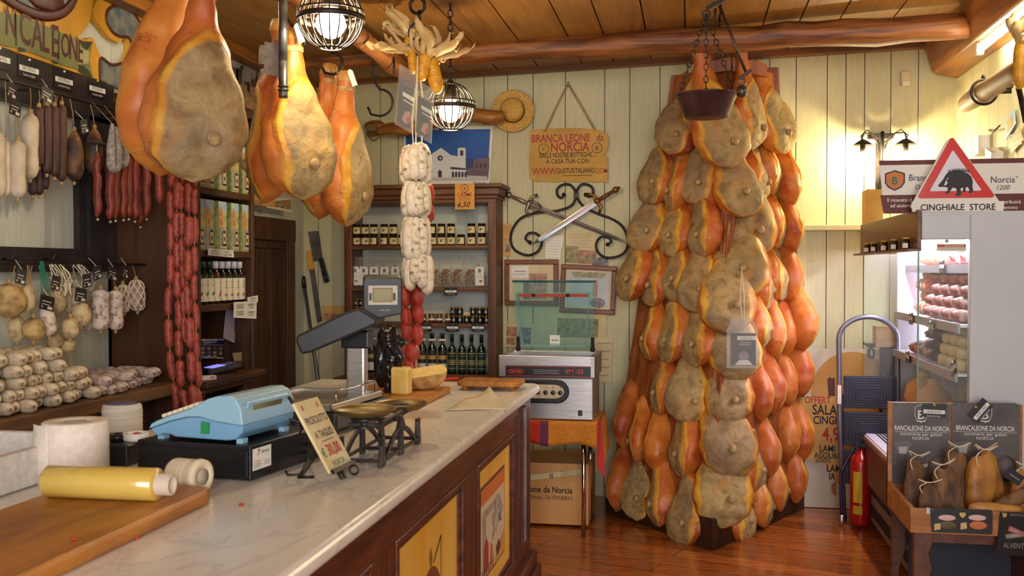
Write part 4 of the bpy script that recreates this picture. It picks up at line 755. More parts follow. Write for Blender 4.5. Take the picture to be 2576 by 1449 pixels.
mb = MB(f); mb.beam((.02, .23, -.014), (.07, -.03, -.012), .01, .006); mb.beam((.126, .15, -.014), (.085, -.03, -.012), .01, .006); mb.beam((-.0, 0, .006), (w, 0, .006), .008, .012, up=(0, 1, 0)); g_ = f.inverted(); mb.tube([(.073, .09, -.02), g_ @ (on(770, 1120, .04)), g_ @ on(775, 1160, .02), g_ @ on(752, 1200, .004), g_ @ on(790, 1200, .003)], .0045, 6); mb.ring((.11, -.02, .01), .012, .003, (1, 0, 0)); ob('easel', mb, DARKIRON, t)
# old two-pan balance
c = on(962, 1140); bx_ = -.905; t = thing('balance_scale', 'old black iron kitchen balance with two brass pans on the marble', 'scale', V((bx_, 2.9, CT)))
ya, yb_ = 2.70, 3.10; 
for x, nm in ((bx_+.045, 0), (bx_-.075, 1)):
    mb = MB(lft((x, 0, CT))); N = 14; arc = [(ya+.03+(yb_-ya-.06)*i/N, .018+.070*math.sin(PI*i/N)) for i in range(N+1)]; arc2 = [(y, z-.016 if 0 < i < N else 0) for i, (y, z) in enumerate(arc)]
    mb.prism(arc+arc2[::-1], 0, .010); mb.prism([(ya-.012, 0), (ya+.02, 0), (ya+.03, .03), (ya+.022, .075), (ya+.03, .082), (ya-.006, .082), (ya, .06), (ya-.006, .03)], -.001, .011); mb.prism([(yb_-.02, 0), (yb_+.012, 0), (yb_+.006, .03), (yb_, .06), (yb_+.006, .082), (yb_-.03, .082), (yb_-.022, .075), (yb_-.03, .03)], -.001, .011)
    mb.prism([(2.885, .0), (2.915, .0), (2.912, .075), (2.935, .085), (2.905, .118), (2.895, .118), (2.865, .085), (2.888, .075)], -.001, .011); mb.prism([(ya, .012), (yb_, .012), (yb_, .022), (ya, .022)], .001, .009); ob('side_frame', mb, IRON, t, bev=.002)
mb = MB(); 
for y in (ya+.005, 2.9, yb_-.005): mb = MB(); mb.beam((bx_-.075, y, CT+.017), (bx_+.055, y, CT+.017), .012, .010); ob('cross_bar', mb, IRON, t)
mb = MB(); mb.beam((bx_-.075, 2.9, CT+.105), (bx_+.055, 2.9, CT+.105), .01, .01); ob('cross_bar', mb, IRON, t)
mb = MB(); mb.beam((bx_-.05, 2.74, CT+.108), (bx_-.05, 3.07, CT+.118), .012, .016); mb.beam((bx_+.03, 2.74, CT+.108), (bx_+.03, 3.07, CT+.118), .012, .016)
for y in (2.74, 3.07): mb.beam((bx_-.055, y, CT+.112), (bx_+.035, y, CT+.112), .014, .012); mb.lathe([(.035, 0), (.012, .006), (.012, .018), (.04, .024)], (bx_-.01, y, CT+.105), 16)
mb.box((bx_-.01, 2.9, CT+.14), (.02, .05, .02)); ob('beam', mb, IRON, t)
M_pan = mat('tarnished_brass', (92, 76, 42), (134, 112, 64), .42, .7, 8)
pc1, pc2 = W(915, 1030, y=2.76), W(1010, 1016, y=3.07)
for pc, R_ in ((pc1, .094), (pc2, .082)):
    mb = MB(); mb.lathe([(0, .003), (R_*.72, .003), (R_*.93, .014), (R_, .020), (R_*1.01, .018), (R_*.95, .010), (R_*.74, -.002), (0, -.002)], (pc.x, pc.y, pc.z-.014), 44); ob('pan', mb, M_pan, t)
# electronic counter scale with its display column
sc_ = thing('electronic_scale', 'grey electronic shop scale with steel tray and a tall display head', 'scale', on(800, 1080))
c = W(792, 996, z=1.045); FS = MX.Translation((c.x, c.y, CT)) @ MX.Rotation(-.10, 4, 'Z')
mb = MB(FS); mb.bx((-.17, -.22, .012), (.19, .24, .075)); ob('base', mb, mat('scale_base', (34, 36, 38), rough=.4), sc_, bev=.01)
for sx_ in (-.14, .16):
    for sy_ in (-.18, .2): mb = MB(FS); mb.lathe([(.018, 0), (.018, .014)], (sx_, sy_, 0), 14); ob('foot', mb, PLASTICB, sc_)
mb = MB(FS); mb.bx((-.165, -.205, .082), (.165, .205, .092)); q = .006
for z in (((-.172, -.212), (-.160, .212)), ((.160, -.212), (.172, .212)), ((-.172, -.212), (.172, -.200)), ((-.172, .200), (.172, .212))): mb.bx((z[0][0], z[0][1], .078), (z[1][0], z[1][1], .102))
ob('weighing_tray', mb, STEEL, sc_, bev=.003); mb = MB(FS); mb.tube([(.165, -.17, .10), (.165, -.17, .14), (.165, .16, .14), (.165, .16, .10)], .004, 8); ob('tray_rail', mb, CHROME, sc_)
pc = W(899, 1020, d=3.78); mb = MB(); pz = W(899, 868, d=3.78).z; mb.prism([(pc.x-.036, pc.y-.025), (pc.x+.036, pc.y-.025), (pc.x+.036, pc.y+.025), (pc.x-.036, pc.y+.025)], CT+.03, pz+.02); ob('column', mb, STEEL, sc_, bev=.008)
mb = MB(); mb.bx((pc.x-.052, pc.y-.035, pz-.01), (pc.x+.055, pc.y+.035, pz+.055)); ob('neck', mb, PLASTICB, sc_, bev=.006)
M_gr = mat('grey_scale_plastic', (33, 32, 31), (40, 39, 38), .42, 0, 3); kq = pxsize(pc)
def sp(a, b_): p = W(a, b_, d=3.78); return ((p-pc).dot(V((math.cos(YAW), math.sin(YAW), 0))), p.z)
fb = frame((pc.x, pc.y, 0), (math.cos(YAW), math.sin(YAW), 0), (0, 0, 1))
mb = MB(fb); mb.prism([sp(*z) for z in ((762, 852), (766, 838), (882, 782), (914, 772), (960, 800), (958, 812), (800, 880), (776, 884))], -.13, .13); ob('keyboard_wing', mb, M_gr, sc_, bev=.012, seg=3)
hc = W(962, 752, d=3.75); FH = face_to(hc, -.08, .32); k_ = kq
mb = MB(FH); mb.prism([(-.072, -.085), (.074, -.058), (.074, .072), (.066, .080), (-.064, .080), (-.072, .072)], -.14, 0); ob('display_head', mb, M_gr, sc_, bev=.01, seg=3); dhd = C.objects[-1]
mb = MB(FH); mb.rect(-.052, -.022, .056, .050, .001, 0); mb.rect(-.036, -.012, .038, .042, .0015, 1); mb.rect(-.032, -.008, .034, .038, .002, 2)
for s in (-1, 1): mb.rect(s*.044-.005, -.006, s*.044+.005, .022, .002, 3)
mb.text('MAX  MIN', .01, -.045, .009, 0, sx=.9); ob('display_screen', mb, [mat('pale_bezel', (206, 198, 178)), mat('lcd_edge', (150, 110, 50)), mat('lcd_green', (150, 144, 92), (160, 150, 96), .2, 0, 9), M_gr], dhd)
mb = MB(fb); a_, b2 = sp(908, 846), sp(928, 862); mb.rect(a_[0], b2[1], b2[0], a_[1], -.0, 0); ob('maker_label', mb, WHITE, sc_)
# black carved figure, an upright boar with a stick
sx0 = on(985, 1004); t = thing('black_figurine', 'glossy black standing animal figurine leaning on a stick', 'figurine', sx0); ds = (sx0-EY).dot(_F); ks = ds/FPX
def S(a, b_, e=0): return W(a, b_, d=ds+e)
M_fig = mat('glossy_black_paint', (16, 14, 16), (30, 26, 28), .16, 0, 30, bump=.35, bd=.02); mb = MB()
def blob(p, r, s=(1, 1, 1)): mb.ball(p, r*ks, 14, 0, s)
def limb(pts, rs): mb.tube(pts, [r*ks for r in rs], 12)
for e, xx in ((-.02, 976), (.03, 990)): limb([S(xx, 1006, e), S(xx, 990, e), S(xx-1, 960, e), S(xx-1, 920, e)], [10, 9, 12, 19]); blob(S(xx+5, 1003, e), 11, (1.5, 1.1, .6))
blob(S(982, 925), 29, (1, .95, 1.25)); blob(S(986, 890), 27, (1, .9, 1.5)); blob(S(980, 948), 26, (1.1, 1, .7)); blob(S(978, 865), 24)
blob(S(974, 845), 23, (1.15, 1, 1)); limb([S(975, 842), S(995, 850), S(1012, 862)], [19, 14, 9]); blob(S(1013, 863), 9); blob(S(985, 835), 18); blob(S(962, 824, -.02), 8, (.8, .6, 1.4)); blob(S(978, 820, .03), 8, (.8, .6, 1.4))
limb([S(992, 872, -.05), S(1008, 900, -.06), S(1003, 930, -.05), S(1024, 944, -.05)], [13, 11, 9, 7]); limb([S(965, 875, .02), S(955, 910, .03), S(962, 935, .02)], [12, 11, 9]); limb([S(960, 860), S(956, 900), S(958, 950), S(962, 975)], [12, 17, 17, 8])
o = ob('body', mb, M_fig, t); m = o.modifiers.new('merge', 'REMESH'); m.mode = 'VOXEL'; m.voxel_size = .0045; m.use_smooth_shade = True; m2 = o.modifiers.new('smooth', 'SMOOTH'); m2.factor = .5; m2.iterations = 4
mb = MB(); mb.tube([S(1024, 940, -.05), S(1027, 968, -.06), S(1022, 990, -.07), W(1020, 1003, z=CT+.002)], .006, 8); mb.ball(S(1026, 945, -.05), 8*ks, 10); ob('stick', mb, M_fig, t)
# cheese on its board
q0, q1, q2 = on(1050, 1012, .03), on(1128, 976, .03), on(925, 990, .03); mb = MB(); BY0, BY1 = on(1000, 1012, .03).y, on(1100, 962, .03).y
mb.prism([(q0.x-.42, q0.y), (q0.x, q0.y), (q0.x, q0.y+.56), (q0.x-.42, q0.y+.56)], CT, CT+.03); o = ob('cheese_board', mb, M_board, bev=.008); tag(o, 'wooden board holding the cut cheese at the far end of the counter', 'cutting board')
M_chs = mat('cheese_paste', (226, 186, 92), (236, 204, 122), .45, 0, 20); M_rind = mat('cheese_rind', (206, 170, 104), (166, 124, 70), .6, 0, 30, bump=.2)
c = W(1050, 962, z=CT+.03); c = V((q0.x-.055, q0.y+.44, CT+.03)); mb = MB(); N = 24; R0 = .125; tz = lambda u: (.125*math.sin(u*PI)*.0+u)
pr = [(0, -.05), (.065, -.05), (.084, -.038), (.092, -.012), (.092, .012), (.084, .038), (.065, .05), (0, .05)]
vs = []; fs = []; n_ = len(pr)
for i in range(N+1):
    a_ = PI+PI*i/N
    for r_, y in pr: vs.append(V((r_*math.cos(a_), y, r_*math.sin(a_)*.86)))
for i in range(N):
    for k in range(n_-1): fs.append((i*n_+k, i*n_+k+1, (i+1)*n_+k+1, (i+1)*n_+k))
Rm = MX.Translation(c+V((-.02, -.03, 0))) @ MX.Rotation(.5, 4, 'Z') @ MX.Rotation(.30, 4, 'X') @ MX.Rotation(-.14, 4, 'Y'); mb.M = Rm
mb.add(vs, fs, 1, True); mb.add([vs[k] for k in range(n_)]+[vs[N*n_+k] for k in range(n_)][::-1], [tuple(range(2*n_))], 0)
CM = [M_chs, M_rind]; zm = min(p.z for p in mb.v); mb.v = [p-V((0, 0, zm-CT-.03)) for p in mb.v]
o = ob('cheese_half', mb, CM); tag(o, 'half wheel of pale yellow cheese, cut face up, on the cheese board', 'cheese')
c = V((q0.x-.13, q0.y+.22, CT+.03)); mb = MB(); mb.prism([(c.x-.05, c.y), (c.x+.035, c.y-.03), (c.x+.04, c.y+.03), (c.x-.03, c.y+.09)], c.z, c.z+.115, 0); o = ob('cheese_wedge', mb, [M_chs]); tag(o, 'upright wedge of yellow cheese beside the black figurine', 'cheese'); o.modifiers.new('b', 'BEVEL').width = .008
# red-handled knife, footed board, sheet of paper
a, b_ = on(1088, 956, .008), on(1153, 952, .008); t = thing('red_knife', 'red-handled knife lying on the marble behind the cheese', 'knife', (a+b_)/2-V((0, 0, .008))); mb = MB(); mb.beam(a, b_, .022, .014); ob('handle', mb, mat('red_plastic', (196, 42, 30), rough=.35), t, bev=.005); mb = MB(); d_ = (b_-a).normalized(); mb.beam(b_-d_*.05+V((0, .03, -.004)), b_-d_*.0+V((0, .03, -.004)), .016, .002); mb.beam(a-d_*.14+V((0, 0, -.004)), a+V((0, 0, -.004)), .026, .002); ob('blade', mb, CHROME, t)
c = on(1236, 978); t = thing('footed_board', 'small brown serving board on four turned feet near the counter end', 'serving board', c); zz = .018; mb = MB(); w, h = .148, .10; mb.prism([(c.x-w, c.y-h+.03), (c.x-w+.03, c.y-h), (c.x+w-.03, c.y-h), (c.x+w, c.y-h+.03), (c.x+w, c.y+h-.03), (c.x+w-.03, c.y+h), (c.x-w+.03, c.y+h), (c.x-w, c.y+h-.03)], CT+zz, CT+zz+.024); ob('board', mb, M_board, t, bev=.007)
for sx_ in (-1, 1):
    for sy_ in (-1, 1): mb = MB(); mb.lathe([(.008, 0), (.014, .004), (.014, .010), (.008, .013), (.012, zz+.001)], (c.x+sx_*.11, c.y+sy_*.07, CT), 14); ob('foot', mb, M_board, t)
P = [on(1120, 1033, .003), on(1288, 1028, .004), on(1232, 974, .045), on(1172, 998, .008)]; mb = MB(); n = 6; vs = []
for i in range(n+1):
    for j in range(n+1):
        u, v_ = i/n, j/n; p = P[0]*(1-u)*(1-v_)+P[1]*u*(1-v_)+P[2]*u*v_+P[3]*(1-u)*v_; p.z = CT+.003+.042*(max(0, u*v_)**2.2)+.004*math.sin(5*u+3*v_)*u; vs.append(p)
mb.add(vs, [(i*(n+1)+j, (i+1)*(n+1)+j, (i+1)*(n+1)+j+1, i*(n+1)+j+1) for i in range(n) for j in range(n)], 0, True); o = ob('wrapping_paper', mb, mat('greaseproof', (206, 190, 160), (216, 202, 176), .6, 0, 8), solid=.0008); tag(o, 'loose sheet of greaseproof paper with one lifted corner on the marble', 'paper')
# crumbs of meat
for i, (a_, b2) in enumerate(((607, 1269), (345, 1352), (186, 1355))):
    mb = MB(); z_ = .004 if i != 2 else .040; c = W(a_, b2, z=CT+z_); mb.ball(c, .0055, 8, 0, (1.4, 1, .6)); o = ob('meat_scrap', mb, mat('meat_scrap', (176, 54, 30))); tag(o, ('tiny red meat scrap on the marble near the cash drawer', 'tiny dark meat scrap on the marble just off the big board', 'tiny meat scrap on the big cutting board')[i], 'meat scrap')
# ---------------------------------------------------------------- shelf unit on the back wall
yf, yk = 6.40, YB-.005; cx0, cx1 = W(866, 700, y=yf).x, W(1248, 700, y=yf).x
sz = lambda py: W(1050, py, y=yf+.02).z
su = thing('wall_shelf_unit', 'walnut brown shelf unit on the back wall stocked with jars, bags and bottles', 'shelf unit', ((cx0+cx1)/2, (yf+yk)/2, 0))
zc0, zc1 = sz(511), sz(466)
for a, b_ in ((cx0, cx0+.05), (cx1-.055, cx1)): mb = MB(); mb.bx((a, yf, .05), (b_, yk, zc0)); ob('side_panel', mb, SHWOODV, su, bev=.003)
mb = MB(); mb.bx((cx0, yk-.006, .05), (cx1, yk-.002, zc0)); ob('back_panel', mb, M_wallL, su)
mb = MB(); mb.bx((cx0-.0, yf-.0, zc0-.01), (cx1+.0, yk, zc0+.03)); mb.bx((cx0-.015, yf-.02, zc0+.02), (cx1+.015, yk, zc0+.05)); mb.bx((cx0-.03, yf-.035, zc0+.045), (cx1+.03, yk, zc1-.025)); mb.bx((cx0-.05, yf-.055, zc1-.028), (cx1+.05, yk, zc1)); ob('cornice', mb, SHWOOD, su, bev=.008)
SH = {'jar': sz(617), 'bag': sz(722), 'small': sz(813), 'bottle': sz(941)}
for k, z in SH.items(): mb = MB(); mb.bx((cx0+.045, yf+.01, z-.026), (cx1-.05, yk-.005, z)); ob('shelf', mb, SHWOOD, su, bev=.003)
mb = MB(); mb.bx((cx0-.06, yf-.06, SH['bottle']-.06), (cx1+.03, yk, SH['bottle']-.027)); ob('base_ledge', mb, SHWOOD, su, bev=.006); mb = MB(); mb.bx((cx0+.06, yf+.02, .06), (cx1-.06, yf+.04, SH['bottle']-.06)); ob('lower_door', mb, SHWOODV, su, bev=.003)
def sxz(px, z): return W(px, 678, y=yf+.07).x
# jars with black lids: two layers
M_jar = mat('dark_jar_filling', (54, 34, 18), (74, 46, 22), .12, 0, 20, coat=.5); M_lid = mat('black_lid', (26, 24, 24), rough=.3, metal=.3); M_jlab = mat('cream_label', (232, 216, 160), (224, 206, 146), .6, 0, 12)
def jar_proto(r, h, lab0, lab1, body, lid, label_m, deco, name='preserve_jar'):
    mb = MB(); mb.lathe([(r*.9, 0), (r, .004), (r, h*.78), (r*.86, h*.84), (r*.86, h*.86)], n=22); o = ob(name, mb, body, org=(0, 0, 0))
    mb = MB(); mb.lathe([(r*.93, h*.85), (r*.95, h*.98), (r*.9, h), (0, h)], n=22); ob('lid', mb, lid, o)
    mb = MB(); N = 14; vs = []
    for i in range(N+1):
        a = -PI/2-1.35+2.7*i/N; vs += [(r*1.015*math.cos(a), r*1.015*math.sin(a), lab0*h), (r*1.015*math.cos(a), r*1.015*math.sin(a), lab1*h)]
    mb.add(vs, [(2*i, 2*i+2, 2*i+3, 2*i+1) for i in range(N)], 0, True); mb.M = back((0, -r*1.03, 0)); deco(mb, r, h); ob('paper_label', mb, label_m, o); return o
def d1_(mb, r, h): mb.poly([(-.006, h*.3), (.002, h*.3), (.004, h*.5), (0, h*.58), (-.005, h*.5)], 0, 1); mb.rect(.006, h*.33, .011, h*.38, 0, 1); mb.rect(-.014, h*.62, .014, h*.64, 0, 1); mb.rect(.007, h*.45, .013, h*.55, 0, 1)
proto = jar_proto(.027, .071, .12, .72, M_jar, M_lid, [M_jlab, INK], d1_); first = True
def place(proto, fl, loc, rot, label, cat, group, s=None):
    if not fl[0]:
        fl[0] = True; proto.location = loc; proto.rotation_euler = (0, 0, rot); tag(proto, label, cat, group)
        if s: proto.scale = s if not isinstance(s, (int, float)) else (s,)*3
        return proto
    return dup(proto, loc, (0, 0, rot), s, label, group)
fl = [0]; rj = random.Random(2); low = [897, 919, 941, 967, 990, 1011, 1032, 1066, 1088, 1111, 1135, 1160, 1186, 1212]; upr = [897, 919, 941, 967, 990, 1066, 1088, 1111, 1135, 1186, 1212]
for i, x in enumerate(low): place(proto, fl, (sxz(x, 0), yf+.07, SH['jar']), rj.uniform(-.5, .5), 'cream-labelled black-lidded jar, lower layer of top shelf, %s from knife wall' % N_[i], 'jar', 'jars on the top shelf')
for i, x in enumerate(upr): place(proto, fl, (sxz(x, 0), yf+.07, SH['jar']+.0715), rj.uniform(-.5, .5), 'cream-labelled black-lidded jar, upper layer of top shelf, %s from knife wall' % N_[i], 'jar', 'jars on the top shelf')
# cellophane bags of dried mushrooms
M_mush = mat('dried_mushroom', (206, 168, 104), (120, 78, 40), .7, 0, 45, lo=.3, hi=.6, c3=(164, 112, 60)); M_cel = clear('cellophane', (252, 252, 250), .1, .95)
def bag_proto(lab, seed):
    r = random.Random(seed); w, h = .036, .20; mb = MB(); vs = []; fs = []; N, K = 14, 12
    for k in range(K+1):
        u = k/K; th = .026*(1 if u < .6 else max(.06, 1-(u-.6)/.36)); ww = w*(1 if u < .8 else 1+.12*(u-.8)*5)
        for i in range(N): a = 2*PI*i/N; q = 1+.06*math.sin(5*a+9*u+seed); vs.append((ww*math.copysign(abs(math.cos(a))**.6, math.cos(a))*q, th*math.copysign(abs(math.sin(a))**.8, math.sin(a))*q, h*u))
    for k in range(K):
        for i in range(N): fs.append((k*N+i, k*N+(i+1) % N, (k+1)*N+(i+1) % N, (k+1)*N+i))
    fs.append(tuple(range(N))[::-1]); mb.add(vs, fs, 0, True); o = ob('mushroom_bag', mb, M_cel, org=(0, 0, 0))
    mb = MB()
    for j in range(34):
        c = V((r.uniform(-.025, .025), r.uniform(-.018, .012), r.uniform(.012, .135))); rot = Euler((r.uniform(0, 3), r.uniform(0, 3), r.uniform(0, 3))).to_matrix(); mb.ball(c, .013, 8, 0, (1.3, .8, .25), rot)
    f = ob('dried_mushrooms', mb, M_mush, o); f['kind'] = 'stuff'
    if lab:
        mb = MB(back((0, -.029, 0))); mb.prism([(-.03, .01), (.03, .01), (.03, .12), (.022, .135), (-.022, .135), (-.03, .12)], 0, .001, 0); mb.poly([(-.010, .095), (.010, .095), (.010, .115), (0, .125), (-.010, .115)], .0016, 1); mb.ball((.008, .04, .0015), .011, 10, 2, (1, .6, .1)); mb.rect(.003, .022, .013, .04, .0016, 3)
        for k in range(4): mb.rect(-.02, .058+.008*k, .02, .060+.008*k, .0016, 4)
        ob('bag_label', mb, [WHITE, mat('crest_print', (120, 120, 128)), mat('mushroom_print', (156, 92, 40)), mat('stalk_print', (226, 196, 140)), mat('label_print', (170, 168, 172))], o)
    return o
bl, bc = bag_proto(1, 3), bag_proto(0, 8); fA, fB = [0], [0]
for i, x in enumerate((894, 917, 943, 970, 998)): place(bl, fA, (sxz(x, 0), yf+.08, SH['bag']), rj.uniform(-.15, .15), 'white-labelled bag of dried mushrooms, %s from the knife wall' % N_[i], 'bag of mushrooms', 'dried mushroom bags')
place(bl, fA, (sxz(1209, 0), yf+.08, SH['bag']), -.1, 'white-labelled bag of dried mushrooms alone at the crossed swords end', 'bag of mushrooms', 'dried mushroom bags')
for i, x in enumerate((1060, 1090, 1119, 1149, 1181)): place(bc, fB, (sxz(x, 0), yf+.08, SH['bag']), rj.uniform(-.15, .15), 'clear bag of brown dried mushrooms, %s after the hanging salami' % N_[i], 'bag of mushrooms', 'dried mushroom bags', (1, 1, .86))
# small preserve jars, two layers
M_dark = mat('dark_preserve', (30, 20, 16), rough=.1, coat=.6); M_amb = mat('amber_preserve', (110, 70, 20), (70, 40, 14), .1, 0, 30, coat=.6); M_gold = mat('gold_lid', (176, 136, 56), rough=.3, metal=.8)
def d2_(mb, r, h): mb.rect(-.008, h*.34, .008, h*.40, 0, 1); mb.rect(-.006, h*.46, .006, h*.56, 0, 1)
pa = jar_proto(.021, .052, .16, .66, M_dark, M_gold, [BLACK, WHITE], d2_, 'truffle_jar'); pb = jar_proto(.023, .062, .3, .5, M_amb, M_gold, [WHITE, INK], lambda mb, r, h: None, 'oil_preserve_jar'); fA, fB = [0], [0]
za = SH['small']
for i, x in enumerate((1064, 1086, 1105, 1128)): place(pb, fB, (sxz(x, 0), yf+.07, za), rj.uniform(-.4, .4), 'amber oil preserve jar, %s from hanging salami, small-jar shelf' % N_[i], 'jar', 'small jars on the third shelf')
for i, x in enumerate((1142, 1158, 1175, 1191, 1208, 1224)): place(pa, fA, (sxz(x, 0), yf+.06, za), rj.uniform(-.3, .3), 'small dark jar, lower layer of small-jar shelf, %s after amber jars' % N_[i], 'jar', 'small jars on the third shelf')
for i, x in enumerate((1142, 1158, 1191, 1208, 1224)): place(pa, fA, (sxz(x, 0), yf+.06, za+.0525), rj.uniform(-.3, .3), 'small dark jar, upper layer of small-jar shelf, %s after amber jars' % N_[i], 'jar', 'small jars on the third shelf')
for i, x in enumerate((894, 906)): 
    for k in range(3): place(pa, fA, (sxz(x, 0), yf+.10, za+.0525*k), 0, 'small dark jar behind the scale display, %s stack, %s up' % (('outer', 'inner')[i], N_[k]), 'jar', 'small jars on the third shelf')
c = V((sxz(1176, 0), yf+.055, za+.0525)); mb = MB(face_to(c, .25, -.1)); mb.prism([(-.02, 0), (.02, 0), (.02, .022), (-.02, .022)], 0, .001); mb.rect(-.015, .006, .015, .008, .0015, 1); o = ob('price_slip', mb, [CREAM, INK]); tag(o, 'yellow price slip standing on a small dark jar', 'price tag')
# bottles on the bottom shelf
def bottle_proto(name, glass, cap, lab, spec, r=.031, h=.27):
    mb = MB(); mb.lathe([(r*.9, 0), (r, .005), (r, h*.60), (r*.86, h*.66), (r*.40, h*.74), (r*.34, h*.80), (r*.34, h*.84)], n=24); o = ob(name, mb, glass, org=(0, 0, 0))
    mb = MB(); mb.lathe([(r*.42, h*.80), (r*.44, h*.985), (r*.4, h), (0, h)], n=18); ob('bottle_cap', mb, cap, o)
    mb = MB(); N = 14
    for k_, (z0, z1, mi) in enumerate(spec):
        vs = []; mb = MB(); q_ = 1.012+.004*k_
        for i in range(N+1): a = -PI/2-1.3+2.6*i/N; vs += [(r*q_*math.cos(a), r*q_*math.sin(a), z0*h), (r*q_*math.cos(a), r*q_*math.sin(a), z1*h)]
        mb.add(vs, [(2*i, 2*i+2, 2*i+3, 2*i+1) for i in range(N)], 0, True); ob('bottle_label', mb, lab[mi], o)
    return o
M_gb = mat('black_glass', (14, 12, 12), rough=.08, coat=.6); M_gg = mat('dark_green_glass', (12, 28, 18), rough=.08, coat=.6); M_goldp = mat('gold_print', (190, 160, 80), rough=.4)
b1 = bottle_proto('wine_bottle', M_gb, mat('black_capsule', (22, 20, 20), rough=.3), [mat('charcoal_label', (52, 46, 44)), WHITE, M_goldp], ((.06, .26, 1), (.26, .58, 0), (.36, .46, 2), (.82, .87, 1)), .029, .268)
b2 = bottle_proto('oil_bottle', M_gg, mat('green_capsule', (20, 30, 22), rough=.3), [mat('green_label', (24, 54, 34)), M_goldp, mat('pale_print', (140, 150, 110))], ((.08, .58, 0), (.24, .36, 1), (.26, .34, 0), (.28, .32, 2), (.14, .16, 2), (.46, .47, 2), (.52, .54, 1)), .027, .262)
fA, fB = [0], [0]
for i, x in enumerate((1062, 1087, 1113)): place(b1, fA, (sxz(x, 0), yf+.07, SH['bottle']), rj.uniform(-.1, .1), 'dark wine bottle with white lower label, %s beyond the cheese' % N_[i], 'bottle', 'bottles on the bottom shelf')
for i, x in enumerate((932, 957)): place(b1, fA, (sxz(x, 0), yf+.09, SH['bottle']), .2, 'dark bottle %s' % ('between the scale column and the shelf side', 'hidden behind the black figurine')[i], 'bottle', 'bottles on the bottom shelf')
for i, x in enumerate((1137, 1162, 1186, 1211)): place(b2, fB, (sxz(x, 0), yf+.07, SH['bottle']), rj.uniform(-.1, .1), 'dark green oil bottle, %s beyond the three wine bottles' % N_[i], 'bottle', 'bottles on the bottom shelf')
# price cards pinned on shelf edges
def price_card(f, w, h, lines, label, pin=0, grp=None, name='price_card', strip=(.32, .62)):
    o_ = f.translation; mb = MB(f); mb.prism([(-w/2, -h), (w/2, -h), (w/2, 0), (-w/2, 0)], 0, .0015, 0); mb.rect(-w*.44, -h*strip[1], w*.46, -h*strip[0], .002, 1)
    mb.text(lines[0], 0, -h*(strip[1]-.06), h*.27, 2, z=.0026, sx=min(1, w*.8/(h*.27*.55*max(1, len(lines[0])))))
    if len(lines) > 1 and lines[1]: mb.text(lines[1], 0, -h*(strip[1]+.22), h*.17, 1, z=.0026, sx=min(1, w*.8/(h*.17*.52*len(lines[1]))))
    t = ob(name, mb, [BLACK, WHITE, INK]); tag(t, label, 'price card', grp)
    mb = MB(f); mb.ball((0, -h*.08, .004), .0055, 10); ob('pin', mb, [GREENP, mat('white_pin', (230, 230, 225)), mat('yellow_pin', (220, 180, 40))][pin], t); return t
for x, y, lab, ln in ((1134, 724, 'black price card pinned under the mushroom bags', ('\u20ac7,90', 'Funghi porcini secchi')), (1070, 815, 'black price card under the small jars, nearest the red salami', ('\u20ac6,90', 'I tartufi')), (1138, 815, 'black price card under the small jars, the middle one', ('\u20ac6,90', 'Tartufi fiori estivi')), (1202, 815, 'black price card under the small jars, nearest the swords', ('\u20ac6,90', 'La salsa di tartufi'))):
    price_card(back(W(x, y, y=yf+.002)), .085, .05, ln, lab, 0, 'price cards on the shelf edges')
c = W(1169, 462, y=yf-.075); f = frame(c, (1, 0, 0), (0, 0, 1)); mb = MB(f); w, h = .128, .165; mb.prism([(-w/2, -h), (w/2, -h), (w/2, 0), (-w/2, 0)], -.002, 0, 0); mb.text('CREME', 0, -.082, .034, 1, sx=.95, bold=.01); mb.text('TARTUFO-OLIVE-', 0, -.096, .011, 2); mb.text('CARCIOFI-NOCI', 0, -.108, .011, 2); mb.text('6,50', -.005, -.15, .048, 2, shear=.3, bold=.01)
mb.lathe([(.026, 0), (.026, .0008), (.023, .0008), (.023, 0)], (0, -.03, .0008), 28, 2, closed=True); mb.text('B', 0, -.038, .024, 2, bold=.01); mb.text('NORCIA', 0, -.062, .008, 2); t = ob('orange_price_tag', mb, [mat('orange_card', (222, 150, 50), (230, 166, 70), scale=9), RED, INK], bev=.002); tag(t, 'orange hand-written price tag hanging from the shelf cornice', 'price tag')
# ---------------------------------------------------------------- things on the back wall
def P2(f, px, py):                     # photo point on the frame's plane, in its own coordinates
    n = f.col[2].xyz; o_ = f.translation; r = W(px, py, d=1)-EY; t = (o_-EY).dot(n)/r.dot(n); q = f.inverted() @ (EY+r*t); return (q.x, q.y)
# poster leaning on the shelf unit
f = back((0, YB-.012, 0)); f = frame((0, YB-.018, 0), (1, 0, 0), (0, 0, 1)); g = lambda a, b_: P2(f, a, b_)
mb = MB(f); mb.prism([g(1012, 468), g(1232, 464), g(1242, 316), g(1016, 320)], 0, .003, 0); mb.poly([g(1020, 452), g(1226, 452), g(1234, 325), g(1022, 327)], .004, 1)
mb.poly([g(1020, 410), g(1060, 402), g(1110, 410), g(1180, 398), g(1232, 412), g(1228, 452), g(1020, 452)], .0045, 2)
mb.poly([g(1020, 440), g(1227, 440), g(1226, 455), g(1020, 455)], .005, 3)
ch = [(1082, 446), (1082, 394), (1086, 388), (1110, 372), (1134, 390), (1134, 446)]; mb.poly([g(*q) for q in ch], .006, 4)
mb.poly([g(*q) for q in ((1134, 390), (1153, 394), (1153, 420), (1174, 424), (1174, 448), (1134, 446))], .0058, 4); mb.poly([g(*q) for q in ((1152, 372), (1162, 369), (1172, 372), (1172, 446), (1152, 446))], .0062, 4); mb.poly([g(*q) for q in ((1150, 373), (1162, 367), (1174, 373), (1162, 371))], .0066, 5)
